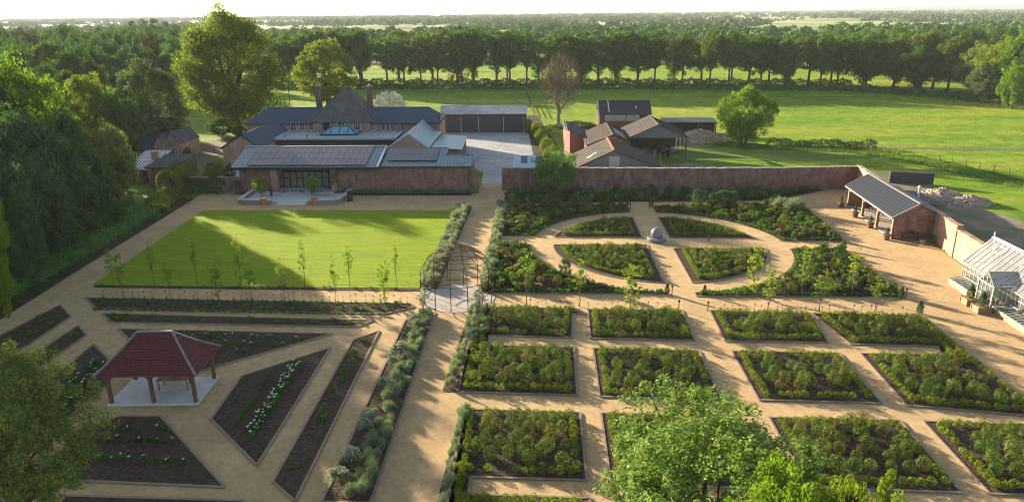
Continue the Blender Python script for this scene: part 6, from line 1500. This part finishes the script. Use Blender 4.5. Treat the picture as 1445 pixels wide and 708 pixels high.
# ---- cottage on the west side
co = thing('cottage', 'brick cottage with slate gables and a chimney half hidden by trees', 'cottage', (-66, 124, 0))
def wx(px, Y): return at(px, 200, Y)[0]
gable_walls(wx(175, 128), wx(232, 128), 127.5, 134.5, 3.0, 3.0, 6.2, 130.6, 'x').build('wall', M['brick_house'], co)
gable_roof(wx(175, 128), wx(236, 128), 127.5, 134.5, 3.0, 3.0, 6.2, 130.6, 'x').build('roof', M['slate_old'], co)
chimney(co, wx(187, 131), 130.6, 4, at(187, 160, 130.6)[2], 1.1, .8, 2, 'brick_house')
xa, xb, xm = wx(231, 123), wx(255, 123), wx(242.5, 123)
gable_walls(xa, xb, 122.6, 130, 2.9, 2.9, at(242, 187, 122.6)[2]-.2, xm, 'y').build('gable_wall', M['brick_house'], co)
gable_roof(xa, xb, 122.6, 130, 2.9, 2.9, at(242, 187, 122.6)[2]-.2, xm, 'y', .2, .1).build('gable_roof', M['slate_old'], co)
xa2, xb2, xm2 = wx(214.5, 121), wx(235, 121), wx(224.5, 121)
gable_walls(xa2, xb2, 121, 128, 2.7, 2.7, at(224.5, 191.5, 121)[2]-.2, xm2, 'y').build('gable_wall', M['brick_house'], co)
gable_roof(xa2, xb2, 121, 128, 2.7, 2.7, at(224.5, 191.5, 121)[2]-.2, xm2, 'y', .2, .1).build('gable_roof', M['slate_old'], co)
mb = MB(); mb.bx(wx(172, 120), xa2-.02, 120.4, 127, 0, 2.2); mb.build('wing_wall', M['brick_house'], co)
mb = MB(); mb.slab([(wx(170, 120), 120, 2.25), (xa2+.1, 120, 2.25), (xa2+.4, 125.6, 4.4), (wx(174, 125), 125.6, 4.4)], .12); mb.build('wing_roof', M['slate'], co)
x, y, z = at(186.5, 219, 120.4); window(co, (x, 120.4, max(z, 1.2)), 1.5, 1.0, (0, -1), M['white'], M['winglass'], (2, 0), False)
x, y, z = at(247, 208, 122.6); window(co, (x, 122.6, 1.7), .8, 1.1, (0, -1), M['white'], M['winglass'], (1, 1), False)
o = leaf_mound('ivy', [(wx(224, 120.6), 120.6), (wx(243, 121), 121)], .8, 2.9, 'dark', .25, 260, 22, 'dark ivy covering the lower part of the cottage gable', 'ivy')
bs_ = thing('brick_outhouse', 'low brick outhouse with grey sheet roof behind the clipped hedge', 'outhouse', (-57, 101, 0))
xa, xb = wx(203, 102), wx(240, 102)
mb = MB(); mb.add([(xa, 101.5, 0), (xb, 101.5, 0), (xb, 108, 0), (xa, 108, 0), (xa, 101.5, 3.0), (xb, 101.5, 3.0), (xb, 108, 3.6), (xa, 108, 3.6)], [(3,2,1,0),(4,5,6,7),(0,1,5,4),(1,2,6,5),(2,3,7,6),(3,0,4,7)]); mb.build('wall', M['brick'], bs_)
mb = MB(); mb.slab([(xa-.3, 101.2, 3.15), (xb+.3, 101.2, 3.15), (xb+.3, 108.3, 3.8), (xa-.3, 108.3, 3.8)], .1); mb.build('roof', M['asbestos_dark'], bs_)
chimney(bs_, wx(222, 108.5), 107.2, 3.2, at(222, 214, 107.2)[2], .9, .6, 0, 'brick_house')
mb = MB(); x = wx(219.5, 101.4); mb.bx(x-.4, x+.4, 101.44, 101.485, 0, 2.1); mb.build('door', M['corr_pale'], bs_)
og = thing('glass_lean_to', 'old white glazed lean to roof between cottage and outhouse', 'greenhouse', (-62, 106, 0))
xa, xb = wx(183, 106), wx(205, 106)
mb = MB(); mb.bx(xa, xb-.1, 104, 110.5, 0, 2.2); mb.build('wall', M['brick'], og)
mb = MB(); mb.slab([(xa-.2, 103.7, 2.3), (xb+1.2, 103.7, 2.3), (xb+1.2, 110.8, 3.9), (xa-.2, 110.8, 3.9)], .05); gr_ = mb.build('roof_glazing', M['glass_roof'], og)
mb = MB()
for i in range(9): x = xa-.2+(xb+1.4-xa)*i/8; mb.bar((x, 103.7, 2.34), (x, 110.8, 3.94), .14, .06)
mb.bar((xa-.2, 107.2, 3.13), (xb+1.2, 107.2, 3.13), .12, .06); mb.build('roof_bars', M['white'], gr_)

# ---- terrace in front of the solar range
te = thing('terrace', 'paved terrace with steps before the glazed doors', 'terrace', (-34, 95, 0))
ta, tb_ = at(340, 285, 95)[0], at(490, 285, 95)[0]
sxa, sxb = at(391, 292, 92)[0], at(432, 292, 92)[0]
mb = MB(); mb.bx(ta+.4, tb_-.4, 92.9, 100.8, .03, .3); mb.build('paving_slabs', M['slab'], te)
mb = MB(); mb.bx(sxa, sxb, 92.3, 92.88, .03, .2); mb.bx(sxa, sxb, 91.7, 92.29, .03, .11); mb.build('step', M['slab'], te)
def low_wall(pts, label):
    o = thing('terrace_wall', label, 'wall', (*pts[0], 0)); mb = MB(); cp = MB()
    for a, b in zip(pts[:-1], pts[1:]):
        A_, B_ = Vector((*a, 0)), Vector((*b, 0)); mb.bar(A_+Vector((0, 0, .3)), B_+Vector((0, 0, .3)), .45, .6); cp.bar(A_+Vector((0, 0, .66)), B_+Vector((0, 0, .66)), .6, .1)
    mb.build('stonework', M['stone'], o); cp.build('coping', M['coping'], o)
P1, P2, P3 = G(339, 288), G(352, 279), G(360, 272)
low_wall([P3, P1, G(383, 289)], 'low stone wall with pale coping enclosing the west half of the terrace')
low_wall([G(435, 289), G(476, 288), G(489, 280), G(497, 270)], 'low stone wall with pale coping enclosing the east half of the terrace')
bench('stone_bench', 'pale backless bench on the east half of the terrace', (*G(455, 279), .3), 0, 2.4, M['coping'], False)
bench('stone_bench', 'pale backless bench on the west half of the terrace', (*G(384, 279), .3), .1, 2.2, M['coping'], False)
for px, py, lb in ((373, 288.5, 'west'), (445, 288.5, 'east')):
    x, y = G(px, py); pot((x, y-.25, .02), .42, .95, 'tall terracotta pot against the %s terrace wall' % lb, 'terracotta')
for px, py, pt, w, lb in ((369, 281, 247.5, 25, 'west side of the terrace'), (443, 280, 248, 26, 'east side of the terrace'), (476, 272, 235.5, 19, 'pier at the east end of the glazed doors')):
    x, y = G(px, py); z = at(px, pt, y)[2]; tree('courttree', x, y, 'small sunlit bright leaved tree at the '+lb, height=z, width=w*y/1000, name='terrace_tree')
x, y = G(384, 283); mb = MB(); mb.lathe((x, y, .65), [(.16, 0), (.1, .15), (.2, .35), (.12, .5), (.17, .62), (.02, .78)], 10); tag(mb.build('urn', M['black'], None, origin=(x, y, .65)), 'black urn ornament at the end of the west terrace wall', 'urn')
x, y = G(494, 284); mb = MB(); mb.lathe((x, y, .02), [(.35, 0), (.4, .5), (.3, 1.1), (.42, 1.3), (.1, 1.5)], 10); tag(mb.build('covered_pot', M['black'], None, origin=(x, y, 0)), 'tall dark covered pot outside the east terrace wall', 'pot')
x, y = G(482, 270); mb = MB(); mb.lathe((x, y, .3), [(.4, 0), (.46, .6), (.5, .7), (.4, .7)], 12); tag(mb.build('terracotta_pot', M['terracotta'], None, origin=(x, y, .3)), 'wide terracotta pot by the door pier', 'pot')

# ---- red tiled pavilion in the parterre
pv = thing('tiled_pavilion', 'oak posted pavilion with swept red tile roof on a pale slab', 'pavilion', (-25, 42, 0))
a = G(151, 573.5); b = G(279.5, 571.5); c_ = G(308, 533); 
ux = (Vector(b)-Vector(a)).normalized(); uy = (Vector(c_)-Vector(b)); dep = uy.length; uy = Vector((-ux.y, ux.x)); Lx = (Vector(b)-Vector(a)).length
Q = lambda u, v, z=0: Vector((a[0]+ux.x*u+uy.x*v, a[1]+ux.y*u+uy.y*v, z))
dep = 3.7
mb = MB(); mb.prism([tuple(Q(0, 0).xy), tuple(Q(Lx, 0).xy), tuple(Q(Lx, dep).xy), tuple(Q(0, dep).xy)], .02, .13); mb.build('base_slab', M['slab'], pv)
zE = 2.35
for u, v in ((.22, .25), (Lx/2, .25), (Lx-.22, .25), (.22, dep-.25), (Lx/2, dep-.25), (Lx-.22, dep-.25)):
    mb = MB(); p = Q(u, v); mb.bar(p+Vector((0, 0, .13)), p+Vector((0, 0, zE)), .2, .2)
    for s in (-1, 1):
        if .1 < u+s*.55 < Lx-.1: mb.bar(Q(u, v, 1.75), Q(u+s*.55, v, 2.28), .1)
        if .1 < v+s*.55 < dep-.1: mb.bar(Q(u, v, 1.75), Q(u, v+s*.55, 2.28), .1)
    mb.build('post', M['oak'], pv)
mb = MB()
for p, q in ((Q(0, .25, zE), Q(Lx, .25, zE)), (Q(0, dep-.25, zE), Q(Lx, dep-.25, zE)), (Q(.22, 0, zE+.002), Q(.22, dep, zE+.002)), (Q(Lx-.22, 0, zE+.002), Q(Lx-.22, dep, zE+.002))): mb.bar(p, q, .18, .2)
mb.build('wall_plate', M['oak'], pv)
# swept hip roof: rings from eave to ridge
r = MB(); ov = .30; levels = 9; zRidge = at(222, 468.5, Q(Lx/2, dep/2).y)[2]; rows_ = []
for i in range(levels+1):
    t = i/levels; ins = (dep/2+ov)*t; z = 2.28+(zRidge-2.28)*(.84*t+.16*t*t); k = min(ins, dep/2+ov-.02)
    ri = ins*1.0
    rows_.append(([Q(-ov+ri*.97, -ov+k, z), Q(Lx+ov-ri*.97, -ov+k, z), Q(Lx+ov-ri*.97, dep+ov-k, z), Q(-ov+ri*.97, dep+ov-k, z)]))
for i in range(levels):
    A_, B_ = rows_[i], rows_[i+1]
    for j in range(4): r.slab([A_[j], A_[(j+1) % 4], B_[(j+1) % 4], B_[j]], .05)
# tile courses: fine raised lines along every slope
for i in range(levels):
    for s in range(3):
        t = s/3
        L_ = [rows_[i][j].lerp(rows_[i+1][j], t)+Vector((0, 0, .012)) for j in range(4)]
        for j in range(4): r.bar(L_[j], L_[(j+1) % 4], .055, .045)
rf = r.build('roof', M['tile_red'], pv)
mb = MB()
for j in range(4):
    for i in range(levels): mb.bar(rows_[i][j]+Vector((0, 0, .05)), rows_[i+1][j]+Vector((0, 0, .05)), .14, .08)
mb.bar(rows_[-1][0].lerp(rows_[-1][3], .5)+Vector((0, 0, .06)), rows_[-1][1].lerp(rows_[-1][2], .5)+Vector((0, 0, .06)), .2, .1)
mb.build('hip_tiles', M['lead'], rf)
ang = math.atan2(ux.y, ux.x)
table('garden_table', 'timber table on the pale slab under the red tiled roof', Q(Lx*.60, dep*.60, .13), ang, 2.1, .95, .76, M['oak_pale'])
bench('garden_bench', 'timber bench beside the table under the red tiled roof', Q(Lx*.57, dep*.80, .13), ang, 1.9, M['oak'], True)
o = tag(mobj('table_plant', PROTO['low_plant'][0][0][1], None, tuple(Q(Lx*.60, dep*.6, .89))), 'small plant bowl on the table under the red tiled roof', 'plant'); o.scale = (.6, .6, .6)

# ---- iron dome
dm = thing('iron_dome', 'rusty wrought iron dome arbour over the pale circular paving', 'arbour', (-7.2, 59.3, 0))
R_, zs, zt2 = 3.2, 2.15, 4.75; npost = 14; an0 = .16
def dome_pt(a, t): return (-7.2+R_*math.cos(t)*math.cos(a), 59.3+R_*math.cos(t)*math.sin(a), zs+(zt2-zs)*math.sin(t))
for i in range(npost):
    a = an0+2*PI*i/npost; mb = MB(); mb.tube([(-7.2+R_*math.cos(a), 59.3+R_*math.sin(a), 0), (-7.2+R_*math.cos(a), 59.3+R_*math.sin(a), zs)], .040, 6); mb.build('post', M['rust'], dm)
    mb = MB(); mb.tube([dome_pt(a, PI/2*.94*j/8) for j in range(9)], .028, 5); mb.build('rib', M['rust'], dm)
for t in (0, .18, .38, .58, .78, .94):
    tt = PI/2*t; mb = MB(); P_ = [dome_pt(2*PI*j/40, tt) for j in range(41)]; mb.tube(P_, .028, 5, cap=False); mb.build('hoop', M['rust'], dm)
for z in (.12, .95):
    for i in range(npost):
        a, b = an0+2*PI*i/npost, an0+2*PI*(i+1)/npost; m_ = (a+b)/2 % (2*PI)
        if any(abs((m_-q+PI) % (2*PI)-PI) < .33 for q in (0, PI/2, PI, 3*PI/2)): continue
        mb = MB(); mb.tube([(-7.2+R_*math.cos(a+(b-a)*j/3), 59.3+R_*math.sin(a+(b-a)*j/3), z) for j in range(4)], .028, 5); mb.build('side_bar', M['rust'], dm)

# ---- stone sphere fountain
x, y = G(928, 343.5); sf = thing('stone_sphere', 'large grey stone sphere in a shallow round basin at the heart of the round garden', 'fountain', (x, y+.9, 0)); y += .9
mb = MB(); mb.lathe((x, y, .02), [(.9, 0), (1.0, .1), (1.02, .32), (.96, .4), (.82, .4), (.76, .26), (.2, .24)], 36); mb.build('basin', M['statue'], sf)
mb = MB(); mb.sphere((x, y, .90), .65, 32, 18); mb.build('sphere', M['statue'], sf, smooth=True)

# ---- small path lights and obelisks
for px, py, lb in ((948, 416.5, 'left of the wide path at the round garden'), (957.5, 437.5, 'left of the wide path at the square beds'), (998.5, 439.5, 'right of the wide path at the square beds'), (889.3, 296, 'left of the north path mouth'), (915.7, 296, 'right of the north path mouth'), (1278, 420.5, 'at the court corner of the round garden'), (1300.5, 446, 'at the court corner of the square beds'), (1183, 342, 'at the court edge beside the rosy bed'), (647.5, 553.5, 'at the main path corner of the square bed')):
    x, y = G(px, py); t = thing('path_light', 'slim black path light '+lb, 'path light', (x, y, .02), 0, None)
    mb = MB(); mb.tube([(0, 0, 0), (0, 0, .72)], .04, 8); mb.build('post', M['black'], t, local=True); mb = MB(); mb.lathe((0, 0, .72), [(.06, 0), (.1, .1), (.1, .16), (.03, .2)], 10); mb.build('lamp_head', M['black'], t, local=True)
x, y = G(1000, 340); mb = MB(); mb.tube([(x, y, 0), (x, y, .5)], .09, 8); mb.lathe((x, y, .5), [(.12, 0), (.12, .08), (.02, .16)], 8); tag(mb.build('marker_post', M['oak'], None, origin=(x, y, 0)), 'short brown post between the two far quarters of the round garden', 'post')
# ---- field fences
def fence(name, pts, label, n, h=1.15, rails=3, mat='cane'):
    o = thing(name, label, 'fence', (*pts[0], 0)); P_ = along(pts, sum((Vector(b)-Vector(a)).length for a, b in zip(pts[:-1], pts[1:]))/n)
    for p in P_: mb = MB(); mb.bx(p[0]-.06, p[0]+.06, p[1]-.06, p[1]+.06, 0, h); mb.build('post', M[mat], o)
    mb = MB()
    for a, b in zip(pts[:-1], pts[1:]):
        for k in range(rails): z = h*(k+1)/(rails+.3); mb.bar((*a, z), (*b, z), .05, .09)
    if rails: mb.build('rail', M[mat], o)
fence('field_fence', [G(740, 125), G(747, 142), G(755, 166)], 'post and rail fence running from the yard to the tree row', 26, 1.3, 3, 'oak')
fence('wire_fence', [G(1175, 207.5), G(1300, 223), G(1445, 250)], 'line of thin field fence posts beyond the east wall', 14, 1.0, 0, 'oak')
x, y = G(411, 165); mb = MB(); mb.tube([(x, y, 0), (x, y, 9)], .11, 8); mb.bar((x-.8, y, 8.6), (x+.8, y, 8.6), .1); tag(mb.build('utility_pole', M['oak'], None, origin=(x, y, 0)), 'dark timber utility pole in the gap behind the slate roof', 'pole')

# ================================================================== LIGHT, AIR, CAMERA
SUN_AZ, SUN_EL = 48.0, 12.3      # degrees left of the garden axis, above the horizon
W = bpy.data.worlds.new('World'); SC.world = W; W.use_nodes = True
nt = W.node_tree; nt.nodes.clear()
sky = nt.nodes.new('ShaderNodeTexSky'); sky.sky_type = 'NISHITA'; sky.sun_disc = False
sky.sun_elevation = math.radians(SUN_EL); sky.sun_rotation = math.radians(-SUN_AZ); sky.air_density = 1.0; sky.dust_density = .8; sky.ozone_density = 1.0
bg = nt.nodes.new('ShaderNodeBackground'); bg.inputs['Strength'].default_value = .070
out = nt.nodes.new('ShaderNodeOutputWorld'); hs_ = nt.nodes.new('ShaderNodeHueSaturation'); hs_.inputs['Saturation'].default_value = .8; nt.links.new(sky.outputs[0], hs_.inputs['Color']); nt.links.new(hs_.outputs[0], bg.inputs[0]); nt.links.new(bg.outputs[0], out.inputs[0])
L = bpy.data.lights.new('sun', 'SUN'); L.energy = 5.0; L.angle = math.radians(.6); L.color = (1.0, .85, .63)
so = bpy.data.objects.new('sun', L); COL.objects.link(so)
sd = Vector((-math.sin(math.radians(SUN_AZ))*math.cos(math.radians(SUN_EL)), math.cos(math.radians(SUN_AZ))*math.cos(math.radians(SUN_EL)), math.sin(math.radians(SUN_EL))))
so.rotation_euler = sd.to_track_quat('Z', 'Y').to_euler(); so.location = (-60, 60, 60)
# haze: one even pale volume round everything
HAZE = .00009
mb = MB(); mb.bx(-6700, 6700, -6600, 6700, -1.5, 72)
hm, hnt, _n, _l = newmat('haze_air'); pv_ = hnt.nodes.new('ShaderNodeVolumePrincipled'); pv_.inputs['Density'].default_value = HAZE; pv_.inputs['Color'].default_value = (.86, .94, 1, 1); pv_.inputs['Anisotropy'].default_value = 0.0
ho = hnt.nodes.new('ShaderNodeOutputMaterial'); hnt.links.new(pv_.outputs[0], ho.inputs['Volume'])
if HAZE: tag(mb.build('haze', hm), kind='stuff')

cam = bpy.data.cameras.new('camera'); co_ = bpy.data.objects.new('camera', cam); COL.objects.link(co_)
cam.sensor_fit = 'HORIZONTAL'; cam.sensor_width = 36; cam.lens = 36*FPX/PW; cam.clip_start = .5; cam.clip_end = 20000
Mx = Matrix((CR, CU, -CF)).transposed().to_4x4(); Mx.translation = Vector((0, 0, CAMZ)); co_.matrix_world = Mx
SC.camera = co_
SC.view_settings.view_transform = 'Standard'; SC.view_settings.look = 'None'; SC.view_settings.gamma = 1; SC.view_settings.use_curve_mapping = False
SC.view_settings.exposure = 2.25
SC.render.engine = 'CYCLES'
cy = SC.cycles
cy.pixel_filter_type = 'BLACKMAN_HARRIS'; cy.filter_width = 1.1; cy.use_denoising = True; cy.denoiser = 'OPENIMAGEDENOISE'
cy.max_bounces = 6; cy.diffuse_bounces = 3; cy.glossy_bounces = 2; cy.transmission_bounces = 3; cy.volume_bounces = 0; cy.transparent_max_bounces = 8
cy.caustics_reflective = False; cy.caustics_refractive = False; cy.sample_clamp_indirect = 4
